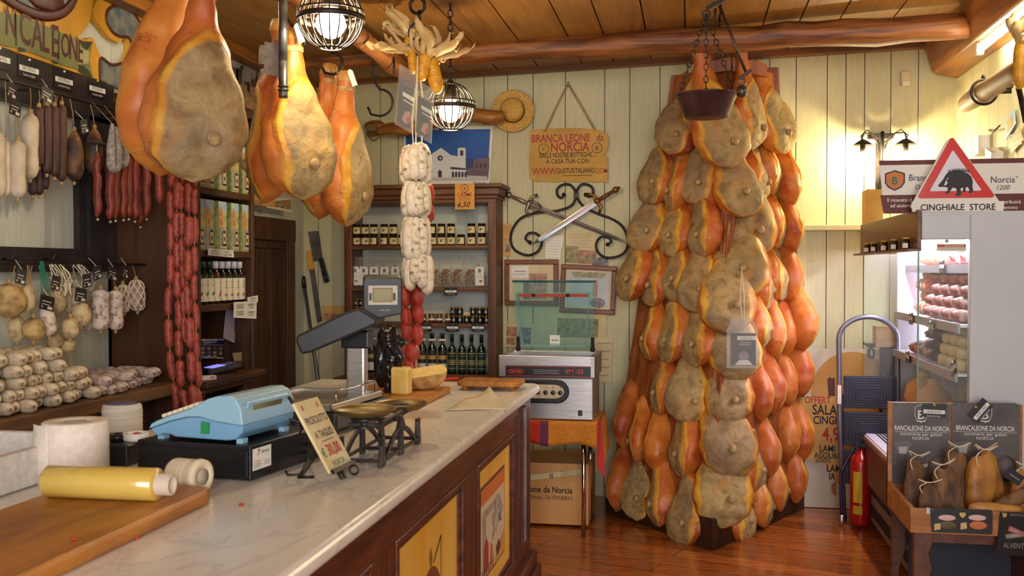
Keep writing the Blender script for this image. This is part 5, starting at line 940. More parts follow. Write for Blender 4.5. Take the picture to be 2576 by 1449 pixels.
mb.poly([g(*q) for q in ((1134, 420), (1176, 424), (1176, 428), (1134, 426))], .0068, 5); mb.poly([g(*q) for q in ((1158, 379), (1166, 379), (1166, 392), (1158, 392))], .0068, 5); mb.lathe([(.018, 0), (0, .0005)], V((*g(1108, 398), .0066)), 20, 5); mb.lathe([(.012, 0), (0, .0005)], V((*g(1108, 398), .0072)), 20, 4)
mb.poly([g(*q) for q in ((1102, 446), (1102, 432), (1107, 427), (1112, 432), (1112, 446))], .007, 5)
for k in range(5): mb.poly([g(1137+k*8, 446), g(1137+k*8, 434), g(1141+k*8, 431), g(1143+k*8, 434), g(1143+k*8, 446)], .0072, 5)
mb.poly([g(*q) for q in ((1192, 402), (1232, 396), (1229, 444), (1192, 442))], .006, 6); mb.poly([g(*q) for q in ((1176, 424), (1192, 422), (1192, 442), (1176, 442))], .0062, 6)
for k in range(3): mb.poly([g(1197+k*11, 412), g(1202+k*11, 412), g(1202+k*11, 422), g(1197+k*11, 422)], .0068, 5)
mb.poly([g(*q) for q in ((1094, 446), (1095, 414), (1098, 402), (1101, 414), (1103, 446))], .0076, 4); mb.text('Norcia', *g(1205, 464), .03, 5, z=.0046, shear=.3)
o = ob('town_poster', mb, [WHITE, mat('deep_sky_print', (24, 74, 160), (34, 104, 186), scale=2), mat('hill_print', (36, 62, 104), (48, 80, 120), scale=10), mat('square_print', (196, 190, 180)), mat('church_print', (226, 226, 228)), mat('shadow_print', (58, 54, 62)), mat('palace_print', (120, 92, 100), (96, 76, 92), scale=9)]); tag(o, 'poster photo of a white church under deep blue sky, standing on the shelf unit', 'poster')
# parchment sign on a cord
f = back((0, YB-.02, 0)); g = lambda a, b_: P2(f, a, b_); sx0, sy0 = g(1333, 455); sx1, sy1 = g(1530, 330); ww, hh = sx1-sx0, sy1-sy0; r = random.Random(9); edge = []
for a, b_, n in (((1333, 327), (1415, 322), 5), ((1415, 322), (1510, 324), 6), ((1518, 330), (1531, 345), 3), ((1531, 345), (1530, 385), 3), ((1521, 390), (1527, 396), 2), ((1529, 400), (1528, 458), 4), ((1528, 459), (1332, 456), 12), ((1331, 450), (1334, 335), 7)):
    for i in range(n): u = i/n; edge.append(g(a[0]+(b_[0]-a[0])*u+r.uniform(-1.2, 1.2), a[1]+(b_[1]-a[1])*u+r.uniform(-1.2, 1.2)))
mb = MB(f); mb.prism(edge, 0, .006, 0); X = lambda a: sx0+ww*a; Y = lambda b_: sy0+hh*b_
t = ob('parchment_sign', mb, mat('parchment', (196, 150, 66), (218, 172, 84), .7, 0, 4, bump=.1)); tag(t, 'torn parchment sign with red and black hand lettering, hung by a cord above the swords', 'sign')
mb = MB(f); z = .0075; mb.text('BRANCA LEONE', X(.40), Y(.80), .072, 0, z=z, sx=.74, bold=.012); mb.text('da', X(.90), Y(.80), .066, 0, z=z, sx=.8, bold=.008); mb.text('NORCiA', X(.52), Y(.60), .085, 0, z=z, sx=.8, bold=.016); mb.text('DALLE NOSTRE BOTTEGHE.....', X(.49), Y(.475), .046, 1, z=z, sx=.62, bold=.008); mb.text('A CASA TUA CON:', X(.49), Y(.35), .043, 1, z=z, sx=.8, bold=.006); mb.text('WWW.', X(.20), Y(.125), .062, 0, z=z, sx=.86, bold=.008); mb.text('GUSTUSiTALiANO', X(.59), Y(.15), .046, 1, z=z, sx=.66, bold=.008); mb.text('.COM', X(.91), Y(.135), .046, 0, z=z, sx=.75, bold=.006); mb.rect(X(.42), Y(.09), X(.80), Y(.10), z, 1)
for u in (.18, .86): mb.lathe([(.035, 0), (.035, .0005), (.032, .0005), (.032, 0)], (X(u), Y(.66), z), 24, 1, closed=True); mb.text('B' if u > .5 else 'C', X(u), Y(.62), .035, 1, z=z)
ob('lettering', mb, [RED, INK], t)
mb = MB(f); mb.tube([(*g(1371, 332), .008), (*g(1400, 268), .006), (*g(1429, 211), .006)], .0055, 6); mb.tube([(*g(1429, 211), .006), (*g(1465, 272), .006), (*g(1498, 330), .008)], .0055, 6); mb.ball((*g(1430, 209), .01), .008, 8); ob('hanging_cord', mb, ROPE, t)
# wrought iron scroll and two crossed swords
f = back((0, YB-.014, 0)); g = lambda a, b_, z=0: (*P2(f, a, b_), z)
A = [(1419, 490), (1413, 498), (1404, 493), (1402, 478), (1414, 466), (1434, 465), (1447, 480), (1448, 500), (1436, 519), (1400, 531), (1350, 536), (1312, 549), (1290, 578), (1286, 608), (1298, 630), (1328, 642), (1354, 632), (1364, 608), (1352, 589), (1332, 587), (1323, 600), (1334, 610)]
B = [(1474, 490), (1482, 495), (1492, 488), (1490, 473), (1478, 465), (1462, 466), (1452, 482), (1455, 502), (1470, 520), (1502, 537), (1540, 551), (1566, 570), (1579, 600), (1575, 630), (1555, 645), (1525, 648), (1505, 635), (1500, 615), (1511, 597), (1530, 597), (1538, 608), (1529, 615)]
def cat(pts, n=6):
    out = []; P = [V(p) for p in pts]
    for i in range(len(P)-1):
        a, b_, c, d = P[max(0, i-1)], P[i], P[i+1], P[min(len(P)-1, i+2)]
        for k in range(n): u = k/n; out.append(.5*((2*b_)+(c-a)*u+(2*a-5*b_+4*c-d)*u*u+(3*b_-a-3*c+d)*u**3))
    return out+[P[-1]]
t = thing('iron_scroll', 'black wrought iron scroll ornament on the back wall behind the crossed swords', 'wall ornament', W(1450, 560, y=YB-.01))
for S_ in (A, B): mb = MB(f); mb.tube(cat([g(a, b_, .014) for a, b_ in S_]), .0085, 7); mb.ball(g(*S_[0], .014), .014, 10); mb.ball(g(*S_[-1], .014), .014, 10); ob('scroll', mb, IRON, t)
mb = MB(f); mb.box(g(1450, 492, .014), (.03, .03, .03)); ob('clasp', mb, IRON, t)
M_blade = mat('polished_blade', (196, 196, 200), (176, 176, 182), .16, .95, 9)
def sword(tip, guard, pom, w, label, gr, z=.035):
    t = thing('sword', label, 'sword', f @ V(g(*guard, z))); a, b_, c = V(g(*guard, z)), V(g(*tip, z)), V(g(*pom, z)); d = (b_-a).normalized(); n = V((-d.y, d.x, 0)); L = (b_-a).length
    mb = MB(f); mb.add([a+n*w, a-n*w, b_-d*.06-n*w*.7, b_, b_-d*.06+n*w*.7, a+V((0, 0, .004)), b_-d*.05+V((0, 0, .004)), a-V((0, 0, .003)), b_-d*.05-V((0, 0, .003))], [(0, 5, 6, 4), (5, 1, 2, 6), (4, 6, 3), (6, 2, 3), (0, 4, 8, 7), (7, 8, 2, 1), (4, 3, 8), (8, 3, 2), (0, 7, 1, 5)]); ob('blade', mb, M_blade, t)
    mb = MB(f); mb.tube([a, a.lerp(c, .5), c], [.011, .014, .010], 10); ob('grip', mb, wood('grip_'+gr, (96, 46, 26), (130, 70, 40)) if gr == 'brown' else mat('grip_steel', (150, 130, 110), (180, 160, 140), .4, .7, 20), t)
    m = BRASS if gr == 'brown' else mat('old_steel', (150, 136, 118), rough=.35, metal=.85)
    mb = MB(f); mb.ball(c-d*.006, .022, 12, 0, (1, 1, .8)); mb.ball(c-d*.03, .010, 8); ob('pommel', mb, m, t)
    mb = MB(f); q = a-d*.012; mb.tube([q+n*.075+d*.035, q+n*.05, q, q-n*.05, q-n*.075+d*.035], [.012, .009, .012, .009, .012], 8)
    if gr != 'brown': mb.ring(q+d*.04, .05, .005, (d.y, -d.x, .8), 20)
    else: mb.ball(q, .024, 10, 0, (1, 1, .7))
    ob('guard', mb, m, t)
sword((1573, 608), (1336, 515), (1284, 492), .016, 'crossed sword with a steel grip pointing down towards the ham rack', 'steel', .03)
sword((1341, 616), (1500, 509), (1548, 480), .022, 'crossed sword with brass and brown hilt, broad bright blade', 'brown', .045)
# notes and photographs pinned up
PR = mat('pencil_print', (150, 140, 130)); PHG = mat('photo_green', (96, 104, 62), (176, 160, 110), .5, 0, 30); PHR = mat('photo_rust', (150, 70, 48), (196, 150, 110), .5, 0, 30); PHD = mat('photo_dark', (62, 58, 74), (150, 140, 140), .5, 0, 34)
NZ = [0]
def note(pts, m, label, lines=0, pics=(), z=.004, name='pinned_note', cat_='note', pl=YB-.002):
    NZ[0] += .0005; z += NZ[0]; f_ = back((0, pl, 0)); q = [P2(f_, *p) for p in pts]; mb = MB(f_); mb.prism(q, 0, z, 0); L = lambda u, v_: tuple((q[3][k]*(1-u)+q[2][k]*u)*(1-v_)+(q[0][k]*(1-u)+q[1][k]*u)*v_ for k in (0, 1))
    for k in range(lines): v_ = .86-.72*k/max(1, lines-1); e = .12+.1*((k*7) % 3)/3; mb.poly([L(.1, v_), L(1-e, v_), L(1-e, v_+.022), L(.1, v_+.022)], z+.0006, 1)
    for u0, v0, u1, v1, mi in pics: mb.poly([L(u0, v0), L(u1, v0), L(u1, v1), L(u0, v1)], z+.0008, mi)
    o = ob(name, mb, [m, PR, PHG, PHR, PHD, INK]); tag(o, label, cat_); return o
note([(1262, 561), (1288, 563), (1285, 646), (1262, 645)], KRAFT, 'narrow tan card with a small photo beside the shelf unit', 3, [(.45, .15, .9, .35, 4)])
note([(1372, 594), (1418, 593), (1415, 625), (1373, 622)], WHITE, 'white note pinned under the crossing of the swords, upper of two', 4); note([(1373, 622), (1412, 625), (1410, 652), (1372, 650)], WHITE, 'white note pinned under the crossing of the swords, lower of two', 4)
note([(1424, 583), (1500, 583), (1498, 630), (1424, 628)], CREAM, 'yellowed hand-written letter under the swords', 7); note([(1424, 618), (1456, 620), (1455, 662), (1423, 660)], PHG, 'small green-edged photo pinned highest under the letter', 0, [(.2, .1, .8, .55, 0)], name='pinned_photo', cat_='photo'); note([(1456, 630), (1500, 632), (1498, 664), (1456, 662)], PHR, 'small rust-toned photo beside the green-edged one', 0, [(.1, .2, .9, .6, 2)], .005, 'pinned_photo', 'photo'); note([(1489, 648), (1530, 646), (1529, 668), (1490, 667)], PHD, 'small dark photo, last of three under the letter', 0, [], .006, 'pinned_photo', 'photo')
note([(1268, 812), (1346, 816), (1342, 876), (1266, 872)], CREAM, 'cream album page with two photos behind the vacuum machine lid', 0, [(.1, .45, .45, .85, 3), (.1, .1, .4, .4, 3), (.5, .15, .9, .85, 4)]); note([(1394, 788), (1526, 790), (1524, 870), (1394, 868)], CREAM, 'cream sheet with a large green picture behind the machine lid', 0, [(.06, .25, .85, .85, 2)]); note([(1499, 850), (1542, 848), (1538, 962), (1497, 960)], CREAM, 'laminated letter hanging behind the vacuum machine edge', 5); note([(1247, 717), (1259, 717), (1259, 744), (1247, 744)], WHITE, 'small white label stuck beside the shelf unit', 0)
def picture(x0, y0, x1, y1, label, tilt, inner, s):
    f_ = back((0, YB-.004, 0)); a, b_ = P2(f_, x0, y1), P2(f_, x1, y0); w, h = b_[0]-a[0], b_[1]-a[1]; F = f_ @ MX.Translation(((a[0]+b_[0])/2, (a[1]+b_[1])/2, 0)) @ MX.Rotation(tilt, 4, 'Z')
    t = thing('picture_frame', label, 'picture', F.translation); mb = MB(F); fw = .032
    for q in ((-w/2, h/2-fw, w/2, h/2), (-w/2, -h/2, w/2, -h/2+fw), (-w/2, -h/2+fw, -w/2+fw, h/2-fw), (w/2-fw, -h/2+fw, w/2, h/2-fw)): mb.bx((q[0], q[1], 0), (q[2], q[3], .022))
    ob('frame', mb, mat('red_brown_frame', (112, 54, 28), (136, 70, 38), .35, 0, 14), t, bev=.005)
    mb = MB(F); mb.rect(-w/2+fw, -h/2+fw, w/2-fw, h/2-fw, .006, 0); inner(mb, w-2*fw, h-2*fw); ob('print', mb, s, t); mb = MB(F); mb.bx((-w/2+fw, -h/2+fw, .012), (w/2-fw, h/2-fw, .0135)); ob('glass', mb, clear('picture_glass', (255, 255, 255), .03, .95), t); return t
def in1(mb, w, h): mb.rect(-w*.05, -h*.45, w*.35, h*.25, .007, 1); mb.rect(-w*.18, -h*.45, -w*.05, 0, .007, 2); mb.rect(-w*.46, h*.12, -w*.06, h*.46, .008, 3); mb.rect(-w*.38, h*.3, -w*.12, h*.32, .0085, 4); mb.rect(-w*.42, h*.22, -w*.12, h*.235, .0085, 5)
picture(1270, 653, 1405, 768, 'brown-framed photo with a card tucked in its corner, behind the machine lid', 0, in1, [CREAM, PHR, mat('photo_plum', (110, 60, 64)), WHITE, RED, PR])
def in2(mb, w, h): mb.rect(-w*.45, -h*.44, w*.45, h*.44, .007, 1); mb.poly([(-w*.3, h*.3), (w*.3, h*.3), (w*.4, h*.44), (-w*.4, h*.44)], .008, 2); mb.rect(w*.1, -h*.2, w*.2, h*.25, .008, 3); mb.ball((w*.22, -h*.34, .008), .05, 10, 4, (1, .7, .05))
picture(1410, 667, 1550, 788, 'brown-framed bright picture hanging slightly askew beside the ham rack', -.045, in2, [CREAM, mat('pale_print_area', (206, 204, 206), (170, 176, 176), .3, 0, 5), PHG, PHR, PHD])
# knives and steel on the wall by the door corner
def flatp(f_, pts): return [P2(f_, *p) for p in pts]
f = back((0, YB-.006, 0)); M_kn = mat('knife_steel', (120, 116, 118), (150, 146, 146), .3, .8, 12)
t = thing('cleaver', 'broad steel cleaver with a black riveted handle hanging on the wall', 'cleaver', W(800, 640, y=YB)); mb = MB(f); mb.prism(flatp(f, [(776, 583), (803, 581), (812, 648), (806, 655), (790, 658)]), .004, .008); ob('blade', mb, M_kn, t); mb = MB(f); mb.prism(flatp(f, [(803, 652), (814, 647), (831, 706), (826, 711), (817, 711)]), .002, .018); ob('handle', mb, PLASTICB, t, bev=.004); mb = MB(f)
for q in ((811, 665), (815, 680), (820, 697)): mb.ball((*P2(f, *q), .018), .005, 8)
ob('rivets', mb, CHROME, t)
t = thing('boning_knife', 'long narrow saw-like knife with a yellow handle below the cleaver', 'knife', W(790, 720, y=YB)); mb = MB(f); mb.prism(flatp(f, [(779, 676), (792, 677), (811, 808), (799, 812)]), .004, .007); ob('blade', mb, M_kn, t); mb = MB(f); mb.prism(flatp(f, [(773, 634), (779, 630), (785, 634), (787, 655), (793, 672), (789, 679), (775, 677), (778, 665), (775, 650)]), .002, .02); ob('handle', mb, mat('yellow_plastic', (222, 160, 40), rough=.4), t, bev=.004)
t = thing('steel_rod', 'long grey steel pole with a black tip leaning in the corner by the door', 'pole', W(802, 1100, y=YB-.04)); mb = MB(); mb.tube([W(766, 722, y=YB-.03), W(804, 985, y=YB-.06), W(824, 1160, y=YB-.08)], .0125, 12); ob('shaft', mb, mat('grey_steel', (120, 120, 124), rough=.35, metal=.8), t); mb = MB(); mb.tube([W(764, 694, y=YB-.03), W(764, 704, y=YB-.03), W(766, 724, y=YB-.03)], [.008, .0155, .0155], 12); ob('tip', mb, PLASTICB, t)
note([(812, 769), (866, 769), (866, 812), (812, 806)], KRAFT, 'orange printed card on the wall beside the shelf unit', 0, [(.1, .1, .9, .5, 3)])
# ---------------------------------------------------------------- vacuum packing machine on its table
yv = 5.56; vx0, vx1 = W(1254, 920, y=yv).x, W(1497, 920, y=yv).x; vz0, vz1, vzm = W(1370, 1056, y=yv).z, W(1370, 893, y=yv).z, W(1370, 950, y=yv).z; vd = .40
t = thing('vacuum_packer', 'stainless steel vacuum packing machine with its clear lid open', 'vacuum packer', ((vx0+vx1)/2, yv+vd/2, vz0))
mb = MB(); mb.bx((vx0+.02, yv+.012, vz0), (vx1-.012, yv+vd, vzm)); ob('body', mb, STEEL, t, bev=.006)
mb = MB(); h = vz1-.004; wl2 = .028
for q in (((vx0, yv), (vx1, yv+wl2)), ((vx0, yv+vd-wl2), (vx1, yv+vd)), ((vx0, yv), (vx0+wl2, yv+vd)), ((vx1-wl2, yv), (vx1, yv+vd))): mb.bx((q[0][0], q[0][1], vzm), (q[1][0], q[1][1], h))
mb.bx((vx0+.01, yv+.01, vzm), (vx1-.01, yv+vd-.01, vzm+.015)); ob('chamber', mb, STEEL, t, bev=.004)
f = back((0, yv-.001, 0)); g = lambda a, b_: P2(f, a, b_); a, b_ = g(1272, 946), g(1486, 922); mb = MB(f); mb.prism([a, (b_[0], a[1]), b_, (a[0], b_[1])], 0, .003, 0); mb.M = f
cxl, cyl = g(1298, 934); mb.lathe([(.044, 0), (.044, .0006), (.041, .0006), (.041, 0)], (cxl, cyl, .0036), 30, 1, sy=.36, closed=True); mb.text('ORVED', cxl, cyl-.008, .024, 1, z=.0042, bold=.02, sx=.9); xx, yy = g(1444, 940); mb.text('VM -53', xx, yy, .034, 1, z=.0042, bold=.02); xx, yy = g(1374, 936)
for k in range(3): mb.rect(xx-.075+.01*(k % 2), yy-.008+.009*k, xx+.075-.01*(k % 2), yy-.005+.009*k, .0042, 2)
for q in ((a[0]+.004, a[1]+.003, b_[0]-.004, a[1]+.005), (a[0]+.004, b_[1]-.005, b_[0]-.004, b_[1]-.003)): mb.rect(*q, .0038, 1)
ob('name_plate', mb, [BLACK, mat('orange_red_print', (222, 70, 40)), PR], t)
a, b_ = g(1262, 1012), g(1432, 956); n = 8; R_ = (b_[1]-a[1])/2; cy = (a[1]+b_[1])/2; stad = [(b_[0]-R_+R_*math.cos(x), cy+R_*math.sin(x)) for x in [-PI/2+PI*i/n for i in range(n+1)]]+[(a[0]+R_+R_*math.cos(x), cy+R_*math.sin(x)) for x in [PI/2+PI*i/n for i in range(n+1)]]
f2 = back((0, yv+.011, 0)); mb = MB(f2); mb.prism(stad, 0, .014, 0); cs_ = ob('control_surround', mb, PLASTICB, t, bev=.006); k_ = .58; mcx = (a[0]+b_[0])/2; mb = MB(f2); mb.prism([(mcx+(x-mcx)*.85, cy+(y-cy)*k_) for x, y in stad], .012, .0155); ob('control_panel', mb, mat('panel_cream', (206, 190, 158)), cs_)
for i, px in enumerate((1354, 1373, 1392, 1410)): xx = g(px, 992)[0]; mb = MB(f2); mb.lathe([(.012, 0), (.012, .016), (.009, .018), (0, .018)], (xx, cy-.004, .0155), 16); ob('knob', mb, PLASTICB, cs_); mb = MB(f2); mb.ball((xx, cy+.022, .0155), .0035, 8); ob('indicator', mb, [mat('cyan_dot', (40, 150, 190)), RED, RED, PLASTICB][i], cs_)
xx, yy = g(1459, 1040); mb = MB(f2); mb.bx((xx-.012, yy-.016, 0), (xx+.012, yy+.016, .006)); ob('power_switch', mb, PLASTICB, t, bev=.002)
# lid: a clear box lid standing open on its back hinge
M_lidg = clear('lid_acrylic', (226, 246, 248), .04, .95); LW, LH = (vx1-vx0)*.80, .41; F = frame(((vx0+vx1)/2, yv+vd-.035, vz1+.005), (1, 0, 0), (0, -.13, 1))
mb = MB(F); tw_ = .03; mb.prism([(-LW/2, 0), (LW/2, 0), (LW/2+tw_, LH), (-LW/2-tw_, LH)], -.008, 0); lp_ = ob('lid_plate', mb, M_lidg, t)
mb = MB(F)
for a, b_ in (((-LW/2+.03, .03), (-LW/2+.005, LH-.07)), ((LW/2-.03, .03), (LW/2-.005, LH-.07))): mb.beam((*a, .035), (*b_, .035), .010, .07, up=(0, 0, 1))
mb.beam((-LW/2+.03, .03, .035), (LW/2-.03, .03, .035), .010, .07); mb.beam((-LW/2+.005, LH-.07, .035), (LW/2-.005, LH-.07, .035), .010, .07); ob('lid_rim', mb, M_lidg, lp_)
mb = MB(F); mb.beam((-LW/2-tw_, LH-.004, 0), (LW/2+tw_, LH-.004, 0), .012, .012); ob('lid_edge', mb, mat('teal_edge', (38, 84, 96), rough=.1), lp_)
mb = MB(F); mb.beam((-LW/2+.02, LH-.075, .08), (LW/2-.01, LH-.075, .08), .016, .014); ob('sealing_strip', mb, mat('red_seal', (170, 60, 40)), lp_)
for s in (-.11, .09): mb = MB(F); mb.ball((s, LH-.072, .092), .011, 10); ob('seal_knob', mb, PLASTICB, lp_)
for s in (-1, 1): mb = MB(F); mb.box((s*(LW/2+.005), .03, -.01), (.02, .08, .02)); mb.ball((s*(LW/2+.005), -.0, .0), .016, 10); ob('hinge', mb, IRON, t)
mb = MB(F); mb.M = F; mb.rect(-.03, .02, .03, .085, .004, 0); mb.rect(-.02, .05, .02, .058, .0046, 1); ob('lid_sticker', mb, [WHITE, PR], lp_)
# table with striped cloth
ty = vz0-.004; tx0, tx1 = vx0-.05, vx1+.012; tb = thing('side_table', 'small table on slim chrome legs under the vacuum machine', 'table', ((tx0+tx1)/2, yv+.2, 0)); mb = MB(); mb.bx((tx0, yv-.01, ty-.03), (tx1, yv+.44, ty-.004)); ob('table_top', mb, DKWOOD, tb)
lp = W(1468, 1352, z=0)
for x, y in ((lp.x, lp.y), (tx0+.03, lp.y), (lp.x, yv+.41), (tx0+.03, yv+.41)): mb = MB(); mb.tube([(x, y, 0), (x, y, ty-.03)], .0125, 14); ob('leg', mb, CHROME, tb)
zd = W(1370, 1118, y=yv-.02).z; mb = MB(); nx, nz = 40, 6; vs = []
xs = [tx0+(tx1+.005-tx0)*i/nx for i in range(nx+1)]
for i, x in enumerate(xs):
    for k in range(nz+1): u = k/nz; vs.append((x, yv-.014-.012*u*(1+math.sin(i*.7))*.6, ty+(zd-ty)*u-(.01*math.sin(i*.35))*u))
def cmi(i): u = i/nx; return 0 if u < .47 else (1 if u < .53 else 2)
for i in range(nx):
    for k in range(nz): mb.f.append((i*(nz+1)+k, i*(nz+1)+k+1, (i+1)*(nz+1)+k+1, (i+1)*(nz+1)+k)); mb.m.append(cmi(i)); mb.sm.append(True)
mb.v = [V(p) for p in vs]
mb.add([(tx0, yv-.014, ty), (tx1+.005, yv-.014, ty), (tx1+.005, yv+.44, ty), (tx0, yv+.44, ty)], [(0, 1, 2, 3)], 2)
fx = tx1+.006; pts = [(fx, yv-.02, ty), (fx+.004, yv+.15, ty), (fx+.004, yv+.44, ty), (fx+.03, yv+.42, ty-.20), (fx+.028, yv+.12, ty-.24), (fx+.042, yv-.005, ty-.315), (fx-.005, yv-.03, ty-.24), (fx+.022, yv+.05, ty-.26)]
mb.add(pts, [(0, 1, 7, 5, 6)], 0, False); mb.add(pts, [(1, 2, 3, 4, 7)], 2, False)
o = ob('striped_tablecloth', mb, [mat('red_cloth', (172, 36, 28), (190, 48, 36), .85, 0, 50, bump=.3), mat('violet_cloth', (96, 44, 70), rough=.85), mat('orange_cloth', (206, 132, 34), (188, 112, 28), .85, 0, 90, bump=.4)], solid=.002); tag(o, 'red and orange striped cloth draped under the vacuum machine', 'tablecloth')
# wooden ham crate under the table
yc = 5.80; f = back((0, yc, 0)); g = lambda a, b_: P2(f, a, b_); a, b_ = g(1480, 1312), g(1480, 1168); cxa, cxb = g(1268, 1240)[0], a[0]; mb = MB(); M_ply = mat('crate_ply', (196, 140, 74), (212, 160, 92), .6, 0, 5, (1, 1, .3)); zc = b_[1]; mb.bx((cxa, yc, .012), (cxb, yc+.42, zc)); mb.bx((cxa-.003, yc-.004, .012), (cxa+.02, yc+.43, zc+.002)); t = ob('ham_crate', mb, M_ply, bev=.003); tag(t, 'plywood ham crate with printed front standing under the side table', 'crate')
mb = MB(f); p, q = g(1338, 1213), g(1462, 1180); mb.prism([(p[0]-.1, p[1]-.002), (q[0], q[1]-.030), q, (p[0]-.1, p[1]+.030)], 0, .004, 0); u, v_ = g(1420, 1191); mb.text('B', g(1388, 1203)[0], g(1388, 1203)[1], .04, 1, z=.0046); mb.text('PROSCIUTTO', u-.02, v_+.006, .013, 1, 'L', z=.0046); mb.text('di NORCIA', u-.02, v_-.009, .013, 1, 'L', z=.0046); mb.text('I.G.P.', u-.02, v_-.024, .013, 1, 'L', z=.0046); ob('maker_strip', mb, [CREAM, INK], t)
u, v_ = g(1440, 1236); mb = MB(f); mb.text('eone da Norcia', u, v_-.012, .052, 0, 'R', z=.002, bold=.015, sx=.82); mb.text('7 - Norcia - Tel. 0743/828311', u, v_-.052, .032, 0, 'R', z=.002, sx=.72); ob('lettering', mb, INK, t)
# ---------------------------------------------------------------- liquor cabinet on the left wall
KY0 = W(270, 700, x=XL).y; KX = XL+.45; KY1 = W(641, 700, x=KX).y; ktop = 2.26
kc = thing('liquor_cabinet', 'dark brown cabinet with shelves of boxes and bottles against the salami wall', 'cabinet', ((XL+KX)/2, (KY0+KY1)/2, 0))
lz = lambda py, px=600: W(px, py, x=KX).z
M_side = wood('cabinet_side', (54, 29, 11), (82, 46, 20), 2, 6, .45, .1)
mb = MB(); mb.bx((XL+.005, KY0, 0), (KX, KY0+.03, ktop)); ob('side_panel', mb, M_side, kc); mb = MB(); mb.bx((XL+.005, KY1-.03, 0), (KX, KY1, ktop)); ob('side_panel', mb, DKWOOD, kc, bev=.003)
mb = MB(); mb.bx((XL+.005, KY0, 0), (XL+.02, KY1, ktop)); ob('back_panel', mb, mat('cabinet_back', (58, 34, 22), (74, 44, 28), .6, 0, 8), kc); mb = MB(); mb.bx((XL+.005, KY0-.02, ktop), (KX+.03, KY1+.02, ktop+.05)); ob('top_board', mb, DKWOODH, kc, bev=.01)
ZA, ZB, ZC, ZD = lz(484, 600), lz(632, 600), lz(762, 600), lz(938, 600)
for z in (ZA, ZB, ZC): mb = MB(); mb.bx((XL+.02, KY0+.03, z-.032), (KX-.008, KY1-.03, z)); ob('shelf', mb, DKWOODH, kc, bev=.003)
mb = MB(); mb.bx((XL+.02, KY0-.01, ZD-.035), (KX+.05, KY1+.03, ZD)); mb.bx((XL+.02, KY0-.005, ZD-.06), (KX+.03, KY1+.015, ZD-.035)); ob('desk_ledge', mb, DKWOODH, kc, bev=.008)
mb = MB(lft((KX, 0, 0))); mb.bx((KY0+.03, .05, -.03), (KY0+.07, ZD-.06, 0)); mb.bx((KY1-.12, .05, -.03), (KY1-.03, ZD-.06, 0)); mb.bx((KY0+.07, .05, -.03), (KY1-.12, .3, 0)); mb.bx((KY0+.1, .35, -.05), (KY1-.15, ZD-.12, -.03)); ob('lower_doors', mb, DKWOOD, kc, bev=.004)
# long gift boxes with a landscape print and a bottle window
M_box = [mat('box_green', (132, 160, 76), (204, 200, 140), .45, 0, 40), mat('box_sky', (150, 196, 226), (206, 222, 232), .45, 0, 10), mat('box_castle', (196, 140, 80), (224, 180, 120), .5, 0, 40), mat('box_window', (30, 30, 26), rough=.2), CREAM, mat('box_path', (214, 204, 110)), INK, mat('box_tower', (160, 104, 64)), mat('box_flowers', (186, 176, 172), (150, 156, 110), .5, 0, 60)]
def gift_box():
    w, d, h = .088, .088, .238; mb = MB(); mb.bx((-d, -w/2, 0), (0, w/2, h), 0); mb.M = lft((0, 0, 0)); q = .001
    mb.rect(-w/2+.002, h*.72, w/2-.002, h-.003, q, 1); mb.rect(-w/2+.002, h*.03, w/2-.002, h*.46, q, 8); mb.poly([(-.042, h*.48), (.010, h*.48), (.0, h*.82), (-.010, h*.82), (-.010, h*.88), (-.026, h*.88), (-.028, h*.84), (-.042, h*.84)], q*1.3, 2)
    mb.poly([(-.042, h*.52), (.042, h*.80), (.042, h*.84), (.01, h*.80), (-.042, h*.60)], q*1.2, 5); mb.poly([(-.020, h*.52), (-.010, h*.52), (-.012, h*.64), (-.018, h*.64)], q*1.6, 7)
    for k in range(3): mb.rect(-.038+.01*k, h*.70, -.034+.01*k, h*.75, q*1.7, 7)
    mb.poly([(-.006, h*.10), (.036, h*.10), (.036, h*.34), (.028, h*.40), (.002, h*.40), (-.006, h*.34)], q*1.8, 3); mb.poly([(-.002, h*.14), (.03, h*.14), (.03, h*.36), (-.002, h*.36)], q*2.4, 4); mb.rect(.008, h*.20, .02, h*.28, q*3, 6); mb.ball((.014, h*.50, q), .014, 10, 4, (.8, 1.2, .05)); mb.rect(-.036, h*.06, .036, h*.08, q*2, 4)
    return ob('liquor_gift_box', mb, M_box, org=(0, 0, 0))
proto = gift_box(); fl = [0]; by = [W(px, 560, x=KX-.02).y for px in (528, 560, 591, 618)]; by = [by[0]-.095]+by
for i, y in enumerate(by): place(proto, fl, (KX-.02, y, ZB), 0, 'green castle-print liquor box, %s from sausage strands on middle cabinet shelf' % N_[i], 'liquor box', 'liquor gift boxes')
for i, y in enumerate(by): place(proto, fl, (KX-.02, y+.004, ZA), 0, 'green castle-print liquor box, %s from sausage strands on top cabinet shelf' % N_[i], 'liquor box', 'liquor gift boxes')
